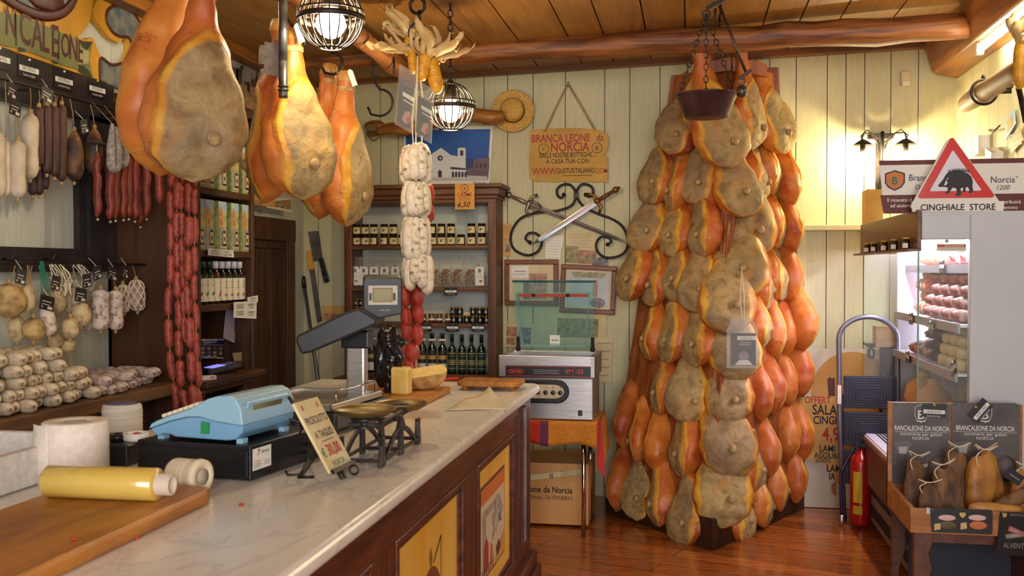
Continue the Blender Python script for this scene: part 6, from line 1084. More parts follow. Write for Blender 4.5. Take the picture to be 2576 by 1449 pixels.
# oil bottles
def lb(nm, glass, cap, labm, deco):
    r, h = .023, .206; mb = MB(); mb.lathe([(r*.9, 0), (r, .004), (r, h*.66), (r*.8, h*.73), (r*.46, h*.78), (r*.42, h*.84)], n=22); o = ob(nm, mb, glass, org=(0, 0, 0))
    mb = MB(); mb.lathe([(r*.62, h*.83), (r*.64, h*.985), (r*.58, h), (0, h)], n=18); ob('bottle_cap', mb, cap, o)
    mb = MB(); vs = []; N = 14
    for i in range(N+1): a = -1.4+2.8*i/N; vs += [(r*1.015*math.cos(a), r*1.015*math.sin(a), .07*h), (r*1.015*math.cos(a), r*1.015*math.sin(a), .60*h)]
    mb.add(vs, [(2*i, 2*i+2, 2*i+3, 2*i+1) for i in range(N)], 0, True); mb.M = lft((r*1.03, 0, 0)); deco(mb); ob('bottle_label', mb, labm, o); return o
M_lab1 = [mat('cream_bottle_label', (230, 220, 186)), mat('truffle_print', (176, 128, 80)), mat('script_print', (150, 140, 110)), mat('herb_print', (70, 110, 50)), mat('chili_print', (170, 34, 40))]
def dt(mb): mb.ball((0, .042, 0), .010, 10, 1, (1.2, .8, .1)); mb.rect(-.012, .075, .012, .079, 0, 2); mb.rect(-.01, .088, .01, .091, 0, 2); mb.ball((0, .105, 0), .005, 8, 3, (1, 1, .1))
def dh(mb): mb.poly([(-.01, .04), (.012, .05), (.008, .062), (-.012, .055)], 0, 3); mb.rect(-.012, .09, .012, .094, 0, 2)
def dc(mb): mb.poly([(-.010, .03), (.012, .05), (.014, .075), (.004, .055), (-.008, .045)], 0, 4); mb.rect(-.004, .1, .006, .104, 0, 4)
bt, bh, bcx = lb('oil_bottle', M_gb, mat('white_cap', (222, 220, 222), rough=.3), M_lab1, dt), lb('oil_bottle', M_gg, mat('green_cap', (24, 56, 40), rough=.3), M_lab1, dh), lb('oil_bottle', mat('red_oil_glass', (70, 20, 14), rough=.08, coat=.6), mat('white_cap_plain', (222, 220, 222), rough=.3), M_lab1, dc)
f1, f2, f3 = [0], [0], [0]; bY = lambda px: W(px, 700, x=KX-.05).y
for i, px in enumerate((496, 511, 526)): place(bh, f2, (KX-.05, bY(px), ZC), 0, 'green-capped oil bottle, %s from the sausage strands' % N_[i], 'bottle', 'oil bottles in the cabinet')
place(bcx, f3, (KX-.05, bY(542), ZC), 0, 'white-capped bottle with a red chilli on its label', 'bottle', 'oil bottles in the cabinet')
for i, px in enumerate((558, 573, 588, 602, 616)): place(bt, f1, (KX-.05, bY(px), ZC), 0, 'white-capped cream-label oil bottle, %s after the chilli bottle' % N_[i], 'bottle', 'oil bottles in the cabinet')
# cards and papers on the cabinet
def paper(pts, pl, m, label, lines=(), z=.002, name='paper_note', cat_='note', fr=lft, axis='x'):
    f_ = fr((pl, 0, 0)) if axis == 'x' else back((0, pl, 0)); q = [P2(f_, *p) for p in pts]; mb = MB(f_); mb.prism(q, 0, z, 0); L = lambda u, v_: [(q[3][k]*(1-u)+q[2][k]*u)*(1-v_)+(q[0][k]*(1-u)+q[1][k]*u)*v_ for k in (0, 1)]
    for s, u, v_, size, mi in lines: x, y = L(u, v_); mb.text(s, x, y, size, mi, z=z+.0006, sx=.8)
    o = ob(name, mb, [m, INK, RED, PR, mat('gold_blob', (196, 176, 110))] if m not in (0,) else m); tag(o, label, cat_); return o
paper([(523, 624), (586, 630), (588, 648), (523, 642)], KX+.004, WHITE, 'white shelf label with two black lines above the oil bottles', [('AMARO AL', .25, .55, .015, 1), ('TARTUFO NERO', .25, .15, .014, 1), ('AMARO AL', .75, .55, .015, 1), ('TARTUFO NERO', .75, .15, .014, 1)], name='shelf_label', cat_='label')
paper([(588, 760), (645, 757), (644, 802), (587, 799)], KX+.006, WHITE, 'white label sheet of four prices on the cabinet edge', [('CONDIMENTO', .27, .72, .016, 1), ('AL PEPERONCINO', .27, .58, .013, 1), ('CONDIMENTO', .75, .72, .016, 1), ('AL LIMONE', .75, .58, .013, 1), ('CONDIMENTO', .27, .3, .016, 1), ('AL ROSMARINO', .27, .16, .013, 1), ('CONDIMENTO', .75, .3, .016, 1), ('AL TARTUFO', .75, .16, .013, 1)], name='shelf_label', cat_='label')
paper([(622, 748), (648, 743), (648, 760), (623, 764)], KX+.010, WHITE, 'small white tag label tucked above the four-price sheet', [('CONDIMENTO', .5, .55, .012, 1), ('TARTUFO BIANCO', .5, .2, .010, 1)], name='shelf_label', cat_='label')
o = paper([(569, 772), (622, 800), (612, 873), (561, 850)], KX-.10, mat('lilac_paper', (186, 178, 196)), 'lilac-white sheet with a torn corner hanging under the bottle shelf'); f_ = lft((KX-.096, 0, 0)); mb = MB(f_); mb.poly([P2(f_, *p) for p in ((584, 842), (598, 830), (614, 834), (612, 858), (604, 866))], 0, 0); ob('yellow_patch', mb, CREAM, o)
paper([(584, 888), (614, 885), (617, 908), (588, 908)], KX-.06, mat('tan_slip', (150, 130, 100)), 'small tan slip leaning at the cabinet back above the desk ledge')
o = paper([(500, 853), (573, 853), (568, 902), (500, 900)], KX-.16, WHITE, 'glossy dark leaflet of machine pictures standing on the desk ledge', name='leaflet', cat_='leaflet'); f_ = lft((KX-.155, 0, 0)); mb = MB(f_); G = lambda a, b_: P2(f_, a, b_)
mb.poly([G(503, 868), G(568, 868), G(565, 899), G(502, 897)], 0, 0); mb.poly([G(502, 856), G(570, 856), G(569, 867), G(502, 867)], .0005, 1); mb.text('TRADENTEUR', *G(528, 864), .03, 2, z=.001, sx=.8); rq = random.Random(3)
for k in range(11): a, b_ = G(506+(k % 4)*15, 873+(k//4)*9); mb.rect(a, b_-.022, a+.036, b_, .0008, 3+k % 3)
ob('pictures', mb, [mat('leaflet_dark', (34, 34, 46)), mat('leaflet_blue', (20, 30, 90)), WHITE, mat('leaflet_grey', (130, 126, 120)), mat('leaflet_tan', (150, 120, 70)), mat('leaflet_silver', (86, 90, 104))], o)
# card terminal and receipts on the desk ledge
c = W(560, 908, x=KX-.07); c.z = ZD; t = thing('card_terminal', 'black card payment terminal with a glowing violet screen on the desk ledge', 'card terminal', c); F = MX.Translation(c) @ MX.Rotation(math.radians(62), 4, 'Z') @ MX.Rotation(-.12, 4, 'Y')
mb = MB(F); mb.prism([(-.11, -.042), (.09, -.038), (.10, -.03), (.10, .03), (.09, .038), (-.11, .042)], .012, .042); ob('body', mb, PLASTICB, t, bev=.008); mb = MB(F); mb.bx((-.08, -.034, .042), (.0, .034, .044)); ob('screen', mb, emit('violet_screen', (.12, .12, .8), 1.6), t)
for i in range(3):
    for j in range(3): mb = MB(F); mb.bx((.012+i*.019, -.026+j*.019, .042), (.026+i*.019, -.012+j*.019, .046)); ob('key', mb, [mat('terminal_key', (120, 130, 210)), mat('red_key', (200, 40, 30)), mat('green_key', (20, 150, 60))][0 if i < 2 else (1, 0, 2)[j]], t)
c = W(514, 925, x=KX-.02); c.z = ZD; mb = MB(MX.Translation(c) @ MX.Rotation(.9, 4, 'Z')); mb.bx((-.05, -.02, 0), (.05, .02, .018), 0); mb.bx((.02, -.0205, .003), (.045, -.0200, .015), 1); o = ob('receipt_pad', mb, [WHITE, mat('pink_print', (206, 150, 160))]); tag(o, 'small white pad of receipts on the desk ledge beside the sausages', 'receipts')
# landscape photo and hand-written tags above the door
f_ = lft((XL+.012, 0, 0)); G = lambda a, b_: P2(f_, a, b_); mb = MB(f_); q = [G(552, 40), G(700, 130), G(700, 300), G(552, 270)]; mb.prism(q, 0, .006, 0); yy = [p[0] for p in q]
for a, b_, s, mi in ((590, 120, 1.0, 1), (610, 130, .8, 1), (640, 120, .9, 2), (665, 160, .8, 1), (575, 100, .9, 2)):
    x, y = G(a, b_); mb.ball((x, y, .008), .16*s, 12, mi, (1.3, .8, .03)); mb.ball((x+.16*s, y-.10*s, .008), .07*s, 10, mi, (1, 1.2, .05)); mb.box((x-.12*s, y-.2*s, .008), (.03, .24*s, .003), mi); mb.box((x+.10*s, y-.2*s, .008), (.03, .24*s, .003), mi)
mb.poly([G(552, 200), G(700, 235), G(700, 300), G(552, 270)], .0065, 3); o = ob('animal_poster', mb, [mat('poster_dusk', (70, 50, 40), (120, 96, 80), .5, 0, 5), mat('grey_animal', (130, 124, 122), (160, 150, 146), .6, 0, 10), mat('dark_animal', (66, 52, 46)), mat('straw_print', (206, 170, 120), (170, 120, 70), .6, 0, 26)]); tag(o, 'large poster of grazing grey animals on the wall high behind the hams', 'poster')
f_ = lft((XL+.09, 0, 0)); G = lambda a, b_: P2(f_, a, b_); mb = MB(f_); mb.prism([G(625, 470), G(690, 472), G(690, 520), G(628, 516)], 0, .003, 0); x, y = G(645, 492); mb.text('TRUFFA', x, y, .05, 1, z=.0035); mb.text('SALE & PE', x, y-.06, .045, 1, z=.0035, sx=.8); mb.text('\u20ac 8,90', x+.02, y-.11, .035, 1, z=.0035); o = ob('price_board', mb, [mat('peach_card', (222, 164, 86)), INK]); tag(o, 'peach hand-written price card above the brown door', 'price tag')
mb = MB(f_); mb.prism([G(670, 500), G(734, 498), G(735, 534), G(672, 522)], -.006, -.003, 0); mb.poly([G(680, 506), G(733, 502), G(733, 528), G(684, 519)], -.002, 1); o = ob('lentil_photo', mb, [WHITE, mat('pebble_print', (206, 170, 120), (96, 70, 50), .5, 0, 70)]); tag(o, 'photo of speckled pulses on top of the door frame', 'photo')
# ---------------------------------------------------------------- rack on the left wall: boards, rods, post
RX = XL+.05; z0, z1 = W(0, 190, x=RX).z, W(0, 122, x=RX).z
RK = mat('black_rack_paint', (30, 24, 24), (46, 38, 38), .45, 0, 12); t = thing('wall_rack', 'black painted rack with rods for hanging salami on the wall beyond the counter', 'rack', (RX, 3.4, 1.2))
mb = MB(); zt_ = W(150, 172, x=RX).z; zb2 = W(0, 232, x=RX).z; mb.bx((XL, 1.6, zb2-.02), (RX, KY0-.015, zt_)); ob('top_board', mb, RK, t)
zl1, zl0 = W(100, 641, x=RX).z, W(100, 684, x=RX).z; mb = MB(); mb.bx((XL, 1.6, zl0), (RX, KY0-.005, zl1)); ob('lower_board', mb, RK, t)
y0 = W(228, 560, x=RX).y; mb = MB(); mb.bx((XL, y0, zl1), (RX, KY0-.005, zb2)); mb.bx((XL, y0-.05, zl1), (RX-.02, y0, zb2)); ob('post', mb, RK, t)
mb = MB(); mb.bx((XL, 1.6, zl1), (RX-.024, y0-.05, zl1+.03)); ob('inner_moulding', mb, RK, t)
rodx = XL+.20; zr1, zr0 = W(150, 238, x=rodx).z, W(150, 664, x=rodx).z
for z, ye in ((zr1, KY0-.02), (zr0, KY0-.02)):
    mb = MB(); mb.tube([(rodx, 1.6, z), (rodx, ye, z)], .006, 8)
    for y in (2.0, 2.9, 3.5, ye-.1): mb.tube([(RX-.01, y, z), (rodx, y, z)], .006, 8)
    ob('hanging_rod', mb, IRON, t)
for px in (10, 115): p = W(px, 650, x=RX); mb = MB(); mb.tube([p, p+V((.03, 0, -.01)), p+V((.045, 0, .015))], .006, 6); ob('hook', mb, IRON, t)
# price cards on the top board
for px, py, lab, ln in ((-2, 150, 'black price card on the rack board, cut off at the picture edge', ('15,90 al KG', '')), (72, 178, 'black price card on the rack board above the white salami', ('18,90 19,90 al KG', 'Il salame di cinghiale')), (160, 206, 'black price card on the rack board above the dark sausages', ('18,90 22,90 al KG', 'La salamella di fegato')), (244, 228, 'black price card on the rack board above the ring salami', ('19,90 23,50 al KG', 'Il prosciutto tascabile'))):
    p = W(px, py, x=RX+.004); f = frame(p+V((0, 0, .05)), (.05, 1, 0), (0, 0, 1)); price_card(f, .125, .082, ln, lab, 1 if px < 200 else 2, 'price cards on the rack', strip=(.42, .68))
# painted wooden signboard above the rack
f = lft((XL+.002, 0, 0)); G = lambda a, b_: P2(f, a, b_); GG = lambda L: [G(*p) for p in L]
M_gold = mat('ochre_paint', (196, 140, 34), (218, 162, 56), .5, 0, 5); M_gdk = mat('umber_edge', (110, 74, 26)); M_slate = mat('slate_marbling', (76, 88, 100), (128, 128, 114), .6, 0, 14, detail=8, lo=.4, hi=.6); M_ban = mat('green_banner', (112, 112, 64), (134, 132, 80), .6, 0, 6); M_bdk = mat('banner_shade', (52, 60, 34)); M_mar = mat('maroon_paint', (84, 38, 26)); M_lpl = mat('pale_plaster', (190, 190, 160))
sg = thing('painted_signboard', 'painted ochre scrollwork signboard with a green lettered banner above the salami rack', 'sign', f.translation+V((0, 3.3, 2.3)))
def bez(pts, n=5): return [(p.x, p.y) for p in cat([(a, b_, 0) for a, b_ in pts], n)]
plate = [G(*p) for p in bez([(-160, -150), (60, -150), (200, -120), (222, -60), (214, 40), (196, 78), (180, 94), (200, 100), (216, 95), (225, 112), (238, 140), (262, 162), (290, 160), (304, 150), (312, 120), (304, 92), (296, 92), (288, 108), (262, 96), (240, 70), (222, 44), (222, 16), (240, -10), (276, -14), (312, 4), (340, 30), (362, 66), (420, 130), (420, 260)])]+[G(290, 222), G(0, 124), G(-160, 70)]
mb = MB(f); mb.prism(plate, 0, .03, 0); ob('ochre_board', mb, [M_gold], sg)
mb = MB(f); mb.prism(GG(bez([(237, 208), (237, 150), (262, 164), (288, 160), (306, 148), (318, 118), (308, 95), (298, 94), (284, 92), (268, 82), (254, 58), (252, 32), (266, 18), (286, 16), (308, 26), (330, 50), (352, 92), (410, 180), (410, 250)])+[(410, 262)]), .0305, .034, 0); ob('slate_scroll', mb, [M_slate], sg)
mb = MB(f); L = [G(*p) for p in bez([(236, 208), (236, 148), (262, 163), (288, 160), (306, 148), (317, 118), (308, 96), (298, 94), (284, 92), (268, 82), (253, 58), (252, 32), (266, 17), (286, 15), (310, 26), (332, 50), (354, 92)])]; mb.tube([(a, b_, .034) for a, b_ in L], .008, 5, 0, flat=.4); ob('dark_outline', mb, [M_mar], sg)
mb = MB(f); cy_, cz_ = G(60, -92); L = [(cy_+.30*math.cos(a)*(1 if math.cos(a) > 0 else 1.3), cz_+.20*math.sin(a)) for a in [2*PI*i/40 for i in range(40)]]; mb.prism(L, .0305, .034, 0); ob('slate_medallion', mb, [M_slate], sg)
mb = MB(f); mb.tube([(a, b_, .036) for a, b_ in L], .022, 6, 0, True, flat=.3); mb.tube([(*G(30, -30), .036), (*G(70, 2), .036), (*G(110, 14), .036), (*G(140, 4), .036)], [.01, .03, .035, .02], 6, 0, flat=.2); ob('maroon_ring', mb, [M_mar], sg)
mb = MB(f); mb.prism(GG([(-120, 0), (0, 36), (18, 36), (130, 80), (180, 104), (214, 106), (206, 150), (215, 195), (196, 190), (180, 176), (116, 158), (112, 152), (26, 122), (0, 118), (-120, 84)]), .031, .036, 0); ob('banner', mb, [M_ban], sg)
mb = MB(f); mb.poly(GG([(180, 104), (214, 106), (206, 118), (200, 128), (190, 120)]), .0368, 1); mb.poly(GG([(178, 164), (192, 166), (206, 180), (214, 195), (188, 186), (180, 178)]), .0368, 1); mb.poly(GG([(182, 116), (186, 124), (206, 128), (204, 160), (186, 162), (178, 160)]), .0366, 0); mb.poly(GG([(26, 118), (44, 124), (44, 132), (26, 130)]), .0368, 1); mb.poly(GG([(112, 152), (130, 158), (124, 162), (112, 158)]), .0368, 1)
for a, b_, c, d in ((18, 36, 20, 116), (129, 79, 127, 152)): x0, y0_ = G(a, b_); x1, y1_ = G(c, d); mb.beam((x0, y0_, .037), (x1, y1_, .037), .008, .001, 1)
ob('banner_curls', mb, [mat('banner_light', (170, 166, 118)), M_bdk], sg)
mb = MB(f); p, q = V((*G(6, 92), 0)), V((*G(176, 156), 0)); d = (q-p); an = math.atan2(d.y, d.x); L_ = d.length
for s, u, v_, sz_ in (('N', .0, .012, .16), ('C', .20, .0, .19), ('A', .37, .0, .18), ('L', .50, .0, .18), ('E', .64, -.005, .19), ('O', .80, .012, .14), ('N', .93, .012, .15), ('E', 1.05, .012, .14)): c = p+d*u; mb.text(s, c.x, c.y+v_-.01, sz_, 0, z=.0375, rot=an, sx=.56, bold=.012)
ob('lettering', mb, [M_mar], sg)
# ---------------------------------------------------------------- hanging cured meats on the rack
def salami_t(name, px, y0, y1, w, x, mats, label, grp, bend=0, string_to=None, seed=0, tip=.18, sqz=0, dx=0, cat_='salami'):
    p, q = W(px, y0, x=x), W(px+dx, y1, x=x); r = w/2*pxsize(p); mb = MB(); rr_ = random.Random(seed+px)
    m = 18; pts = []; rs = []
    for i in range(m+1):
        u = i/m; pts.append(p.lerp(q, u)+V((0, bend*math.sin(PI*u), 0))); e = min(1, u/tip if u < .5 else (1-u)/tip); s_ = math.sqrt(max(0, 1-(1-e)**2)); s_ = s_*(.55+.45*u**.6) if sqz else s_
        rs.append(max(.004, r*s_*(1+.05*math.sin(7*u+px)+.025*math.sin(19*u))))
    mb.tube(pts, rs, 16); o = ob(name, mb, mats, org=p); tag(o, label, cat_, grp)
    st_ = V((rodx, p.y, string_to)) if string_to else None; mb = MB(); mb.ball(p+V((0, 0, .004)), .009, 8, 0, (1, 1, 1.3)); m2 = MB(); m2.ball(q-V((0, 0, .004)), .0065, 8, 0, (1, 1, 1.4)); ob('tied_end', m2, M_knot, o)
    if st_: mb.tube([p, st_.lerp(p, .5)+V((.004, 0, 0)), st_], .0018, 5)
    ob('tied_string', mb, M_knot, o); return o
M_knot = mat('twine_knot', (176, 140, 92), rough=.8); M_wh2 = mat('chalky_casing', (214, 196, 168), (176, 156, 128), .85, 0, 14, bump=.35, lo=.35, hi=.7); M_dks = mat('dark_dried_sausage', (60, 34, 24), (92, 56, 40), .6, 0, 20, (1, 1, .2), bump=.3); M_pur = mat('purple_dried_sausage', (54, 30, 32), (84, 52, 50), .55, 0, 20, bump=.3); M_chk = mat('dark_cured_chunk', (52, 34, 20), (176, 120, 52), .6, 0, 13, bump=.6, lo=.38, hi=.68, c3=(110, 70, 34)); M_grs = mat('grey_speckled_casing', (176, 166, 156), (128, 116, 106), .8, 0, 60, bump=.2, lo=.4, hi=.7); M_thin = mat('thin_red_sausage', (96, 30, 18), (150, 62, 40), .5, 0, 40, (1, 1, .35), bump=.5)
xs1 = rodx; gA = 'salami hanging from the upper rod'
for i, (px, a, b_, w) in enumerate(((-4, 330, 500, 34), (14, 352, 496, 30), (45, 352, 500, 38), (76, 284, 452, 40))): salami_t('white_salami', px, a, b_, w, xs1+(.03 if i == 2 else 0), M_wh2, 'long white chalky salami on upper rod, %s' % ('cut off at the picture edge', 'second from the picture edge', 'lower hanging, pinched at its neck', 'nearest the dark sausages and set higher')[i], gA, string_to=zr1)
for i, (px, a, b_, w) in enumerate(((98, 268, 420, 24), (118, 264, 438, 24), (137, 266, 446, 25), (155, 262, 458, 26))): salami_t('dark_sausage', px, a, b_, w, xs1, M_dks, 'long dark brown dried sausage, %s in the bundle from the white salami' % N_[i], 'dark sausages on the upper rod', string_to=zr1, tip=.07)
for i, (px, a, b_, w) in enumerate(((82, 400, 492, 22), (98, 396, 492, 22), (112, 392, 478, 24))): salami_t('purple_sausage', px, a, b_, w, xs1-.06, M_pur, 'dark purple dried sausage behind the bundle, %s from the white salami' % N_[i], 'purple sausages on the upper rod', string_to=zr1, tip=.12)
for i, (px, a, b_, w) in enumerate(((187, 328, 458, 52), (238, 322, 440, 50))):
    salami_t('cured_chunk', px, a, b_, w, xs1+.02, M_chk, 'dark gold cured meat chunk on upper rod, %s' % ('wider one beside the dark sausages', 'one with a red string beside ring salami')[i], 'cured chunks on the upper rod', string_to=zr1, tip=.35, sqz=1, seed=i)
def ring_salami(px, y0, y1, w, x, label, dx=0):
    p = W(px, y0, x=x); k = pxsize(p); r = w/2*k; H = (y1-y0)*k; hw = 15*k; pts = [p+V((0, -hw*.6, 0)), p+V((0, -hw, -H*.5))]+[p+V((.0, -hw*math.cos(a), -H+hw+r-hw*math.sin(a))) for a in [PI*i/8 for i in range(9)]]+[p+V((0, hw, -H*.5)), p+V((0, hw*.5, -.01))]
    mb = MB(); pp = [V(q) for q in cat(pts, 3)]; n = len(pp); mb.tube(pp, [r*min(1, .35+8*min(i, n-1-i)/n) for i in range(n)], 14); o = ob('ring_salami', mb, M_grs); tag(o, label, 'salami', 'ring salami on the upper rod'); mb = MB(); mb.tube([pp[0], V((rodx+.02, p.y, zr1)), pp[-1]], .0014, 5); ob('string', mb, M_knot, o)
ring_salami(287, 312, 436, 22, xs1+.12, 'grey looped ring salami on the upper rod, the front one'); ring_salami(307, 318, 424, 20, xs1+.10, 'grey looped ring salami on the upper rod, the one behind')
# thin red sausages on a short rod in front of the cabinet side
zt2 = W(300, 372, x=rodx+.06).z; mb = MB(); ya_, yb2 = W(236, 400, x=rodx+.06).y, KY0-.01; rod2 = mb.tube([(rodx+.06, ya_-.05, zt2), (rodx+.06, KY0+.0, zt2)], .006, 8); o = ob('sausage_rod', mb, IRON); tag(o, 'short iron rod for thin red sausages beside the cabinet', 'rod')
for i, (px, b_) in enumerate(((244, 546), (276, 552), (289, 550), (309, 548), (322, 546), (338, 552), (351, 566), (367, 546))):
    p, q = W(px, 384, x=rodx+.06+(-.035 if i in (6,) else .0)), W(px+2, b_, x=rodx+.06+(-.035 if i == 6 else 0)); r = (11 if i else 10)*pxsize(p); mb = MB(); mb.tube([p.lerp(q, u/10)+V((.004*math.sin(u*1.7+i), .003*math.sin(u*2.3+i), 0)) for u in range(11)], [.005]+[r*(1+.08*math.sin(u*2.1+i*2)) for u in range(9)]+[.006], 12); o = ob('thin_red_sausage', mb, M_thin); tag(o, 'thin wrinkled red sausage, %s from the wall rack, above the dark cabinet side' % N_[i], 'sausage', 'thin red sausages')
    mb = MB(); mb.ball(q-V((0, 0, .010)), .007, 8); mb.tube([p-V((0, 0, .01)), (rodx+.06, p.y, zt2)], .003, 5); ob('metal_clip', mb, mat('tin_clip', (196, 186, 160), rough=.3, metal=.7), o)
# assorted salami on the lower rod
gB = 'salami hanging from the lower rod'; M_ylw = mat('yellowed_casing', (196, 164, 104), (116, 80, 44), .75, 0, 20, bump=.5, lo=.42, hi=.66); M_crm = mat('cream_casing', (206, 182, 134), (122, 84, 50), .8, 0, 26, bump=.5, lo=.46, hi=.68); M_dus = mat('dusty_white_casing', (222, 204, 184), (120, 84, 66), .85, 0, 40, bump=.4, lo=.48, hi=.66); M_net = mat('brown_netted_casing', (130, 86, 66), (190, 160, 140), .7, 0, 40, bump=.4)
low = [(22, 712, 800, 84, -.03, M_ylw, .45, 'widest flat brownish salami, at the picture edge'), (68, 712, 784, 44, .0, M_crm, .3, 'pear-shaped pale salami beside the widest one'), (42, 792, 862, 40, -.07, M_crm, .4, 'plain salami low behind the yellow round one'), (85, 798, 858, 56, .02, M_ylw, .5, 'round yellow salami lowest beside the string'), (116, 772, 846, 38, .03, M_dus, .3, 'short slanted salami with a brown patch'), (134, 838, 876, 40, -.05, M_crm, .5, 'small round salami low under the slanted one'), (170, 852, 888, 42, -.03, M_crm, .5, 'lowest small round salami with a rosy patch'), (177, 798, 852, 44, .03, M_crm, .48, 'round salami in the lower middle'), (140, 728, 790, 50, -.04, M_crm, .4, 'brown-patched salami behind the tilted tag'), (204, 760, 822, 48, .04, M_crm, .48, 'pumpkin-ribbed round salami under the looped cords'), (183, 722, 790, 44, -.06, M_dus, .4, 'salami hidden behind the looped cords'), (218, 800, 834, 34, -.06, M_dus, .5, 'salami end peeping behind the ribbed round one'), (253, 726, 832, 42, .03, M_dus, .15, 'straight white salami, first of the pair'), (291, 728, 832, 36, .03, M_dus, .15, 'straight white salami, second of the pair'), (309, 714, 788, 26, -.02, M_net, .3, 'brown netted salami, the rear one'), (342, 702, 784, 38, .02, M_net, .3, 'brown netted salami, the front one')]
for i, (px, a, b_, w, dx_, m, tp, lab) in enumerate(low):
    o = salami_t('hanging_salami', px, a, b_, w, rodx+dx_, m, lab+' on the lower rod', gB, string_to=zr0, tip=tp, sqz=1 if 'pear' in lab else 0, dx=8 if 'slanted' in lab else (4 if 'netted' in lab else 0))
    if m is M_net:
        p = W(px, a, x=rodx+dx_); q = W(px+4, b_, x=rodx+dx_); r = w/2*pxsize(p); mb = MB()
        for k in range(-3, 4):
            for s in (1, -1):
                pts = []
                for j in range(13): u = j/12; an = s*u*2.6+k*.9; e = math.sqrt(max(0, 1-(1-min(1, min(u, 1-u)/tp))**2)); pts.append(p.lerp(q, u)+V((math.cos(an), math.sin(an), 0))*(r*e*1.0+.001))
                mb.tube(pts, .0028, 5)
        ob('white_net', mb, STRING, o)
for px, py, w, lab in ((52, 696, .055, 'black salami tag above the pear-shaped one'), (118, 762, .085, 'black salami tag tilted on the brown-patched one'), (140, 712, .05, 'black salami tag under the looped cords'), (203, 742, .075, 'black salami tag above the ribbed round one'), (218, 706, .055, 'black salami tag turned edge-on among the cords'), (245, 686, .06, 'black salami tag above the first straight white salami'), (283, 688, .075, 'wide black salami tag above the second straight white salami'), (316, 684, .045, 'narrow black salami tag above the netted salami'), (30, 228, .05, 'black salami tag high among the white salami'), (118, 238, .07, 'black salami tag above the dark sausages'), (38, 272, .06, 'black salami tag with a yellow dot among the white salami'), (212, 318, .05, 'black salami tag between the two cured chunks')):
    p = W(px, py, x=rodx+.075); F = MX.Translation(p) @ MX.Rotation(((px*7) % 11-5)*.05, 4, 'X') @ lft((0, 0, 0)); mb = MB(F); h = .055; mb.prism([(-w/2, -h/2), (w/2, -h/2), (w/2, h/2), (-w/2, h/2)], 0, .0012, 0); mb.rect(-w*.36, h*.05, w*.3, h*.11, .0016, 1); mb.rect(-w*.36, -h*.15, w*.2, -h*.10, .0016, 1); mb.rect(w*.05, -h*.42, w*.4, -h*.22, .0016, 1); mb.ball((-w*.32, -h*.32, .001), .005, 8, 2, (1, 1, .2)); mb.tube([(0, h/2, 0), (0, h/2+.035, -.03)], .0015, 4, 1); o = ob('salami_tag', mb, [BLACK, mat('tag_print', (206, 200, 196)), M_goldp]); tag(o, lab, 'tag', 'black salami tags')
mb = MB(); r = random.Random(11)
for k in range(16): y_ = W(r.choice((128, 140, 152, 186, 198, 208)), 690, x=rodx).y+r.uniform(-.015, .015); l = r.uniform(.05, .14); mb.tube(cat([(rodx, y_, zr0+.004), (rodx+.035, y_+r.uniform(-.03, .03), zr0-l*.5), (rodx+.04, y_+r.uniform(-.04, .04), zr0-l), (rodx+.035, y_+r.uniform(-.06, .06), zr0-l*.6)], 4), .0017, 5)
o = ob('cord_loops', mb, STRING); o['kind'] = 'stuff'; tag(o, 'tangle of pale cord loops on the lower rod', 'cords')
mb = MB(); y_ = W(95, 690, x=rodx).y
for k in range(5): mb.tube([(rodx+.01, y_+.004*k, zr0+.01), (rodx+.03, y_+.012*k-.02, zr0-.10), (rodx+.03, y_+.016*k-.03, zr0-.16)], .002, 5)
o = ob('green_cord', mb, mat('green_string', (20, 120, 96))); tag(o, 'bright green cord knotted on the lower rod', 'cord')
# ---------------------------------------------------------------- shelf of stacked salami
SX = XL+.37; sf = lambda px, py: W(px, py, x=SX); zs = (sf(0, 1063).z+sf(400, 972).z)/2; mb = MB(); mb.bx((XL, .9, zs-.045), (SX, KY0-.004, zs)); mb.bx((XL, .9, zs-.05), (SX+.008, KY0-.004, zs-.034)); o = ob('salami_shelf', mb, wood('shelf_board', (84, 54, 24), (120, 82, 38), 1, 8, .5, .2), bev=.004); tag(o, 'long wall-mounted wooden shelf carrying the stacked salami', 'shelf')
for y in (1.6, 2.6, 3.6): mb = MB(); mb.bx((XL, y, zs-.20), (XL+.02, y+.03, zs-.05)); mb.beam((XL+.01, y+.015, zs-.19), (SX-.08, y+.015, zs-.05), .02, .02); ob('bracket', mb, DKWOOD, o)
M_log = mat('floury_casing', (222, 206, 174), (150, 114, 76), .85, 0, 30, bump=.4, lo=.45, hi=.72)
def log_proto(seed, L=.27, r=.0245, m=M_log):
    rr_ = random.Random(seed); mb = MB(); n = 12; mb.tube([(-L+(L-.02)*i/n, .002*math.sin(i+seed), .002*math.cos(i*1.3+seed)) for i in range(n+1)]+[(-.008, 0, 0), (-.002, 0, 0), (.001, 0, 0)], [.008]+[r*(1+.05*math.sin(i*1.9+seed)) for i in range(n)]+[r*.86, r*.6, r*.25], 14); o = ob('salami_log', mb, m, org=(0, 0, 0)); mb = MB(); mb.ball((.003, 0, 0), .0065, 8, 0, (1.2, 1, 1)); mb.ball((.009, .001, 0), .0035, 8, 1); ob('tied_end', mb, [mat('casing_knot', (150, 112, 78)), mat('clip_metal', (200, 196, 190), rough=.3, metal=.8)], o); return o
P_ = [log_proto(s) for s in (1, 2, 3, 4)]; F_ = [[0] for _ in P_]; yA, yB2 = sf(-40, 1040).y, sf(258, 995).y; r = random.Random(6); D = .0505; ci = 0
LN = ['bottom', 'second', 'third', 'fourth', 'top']
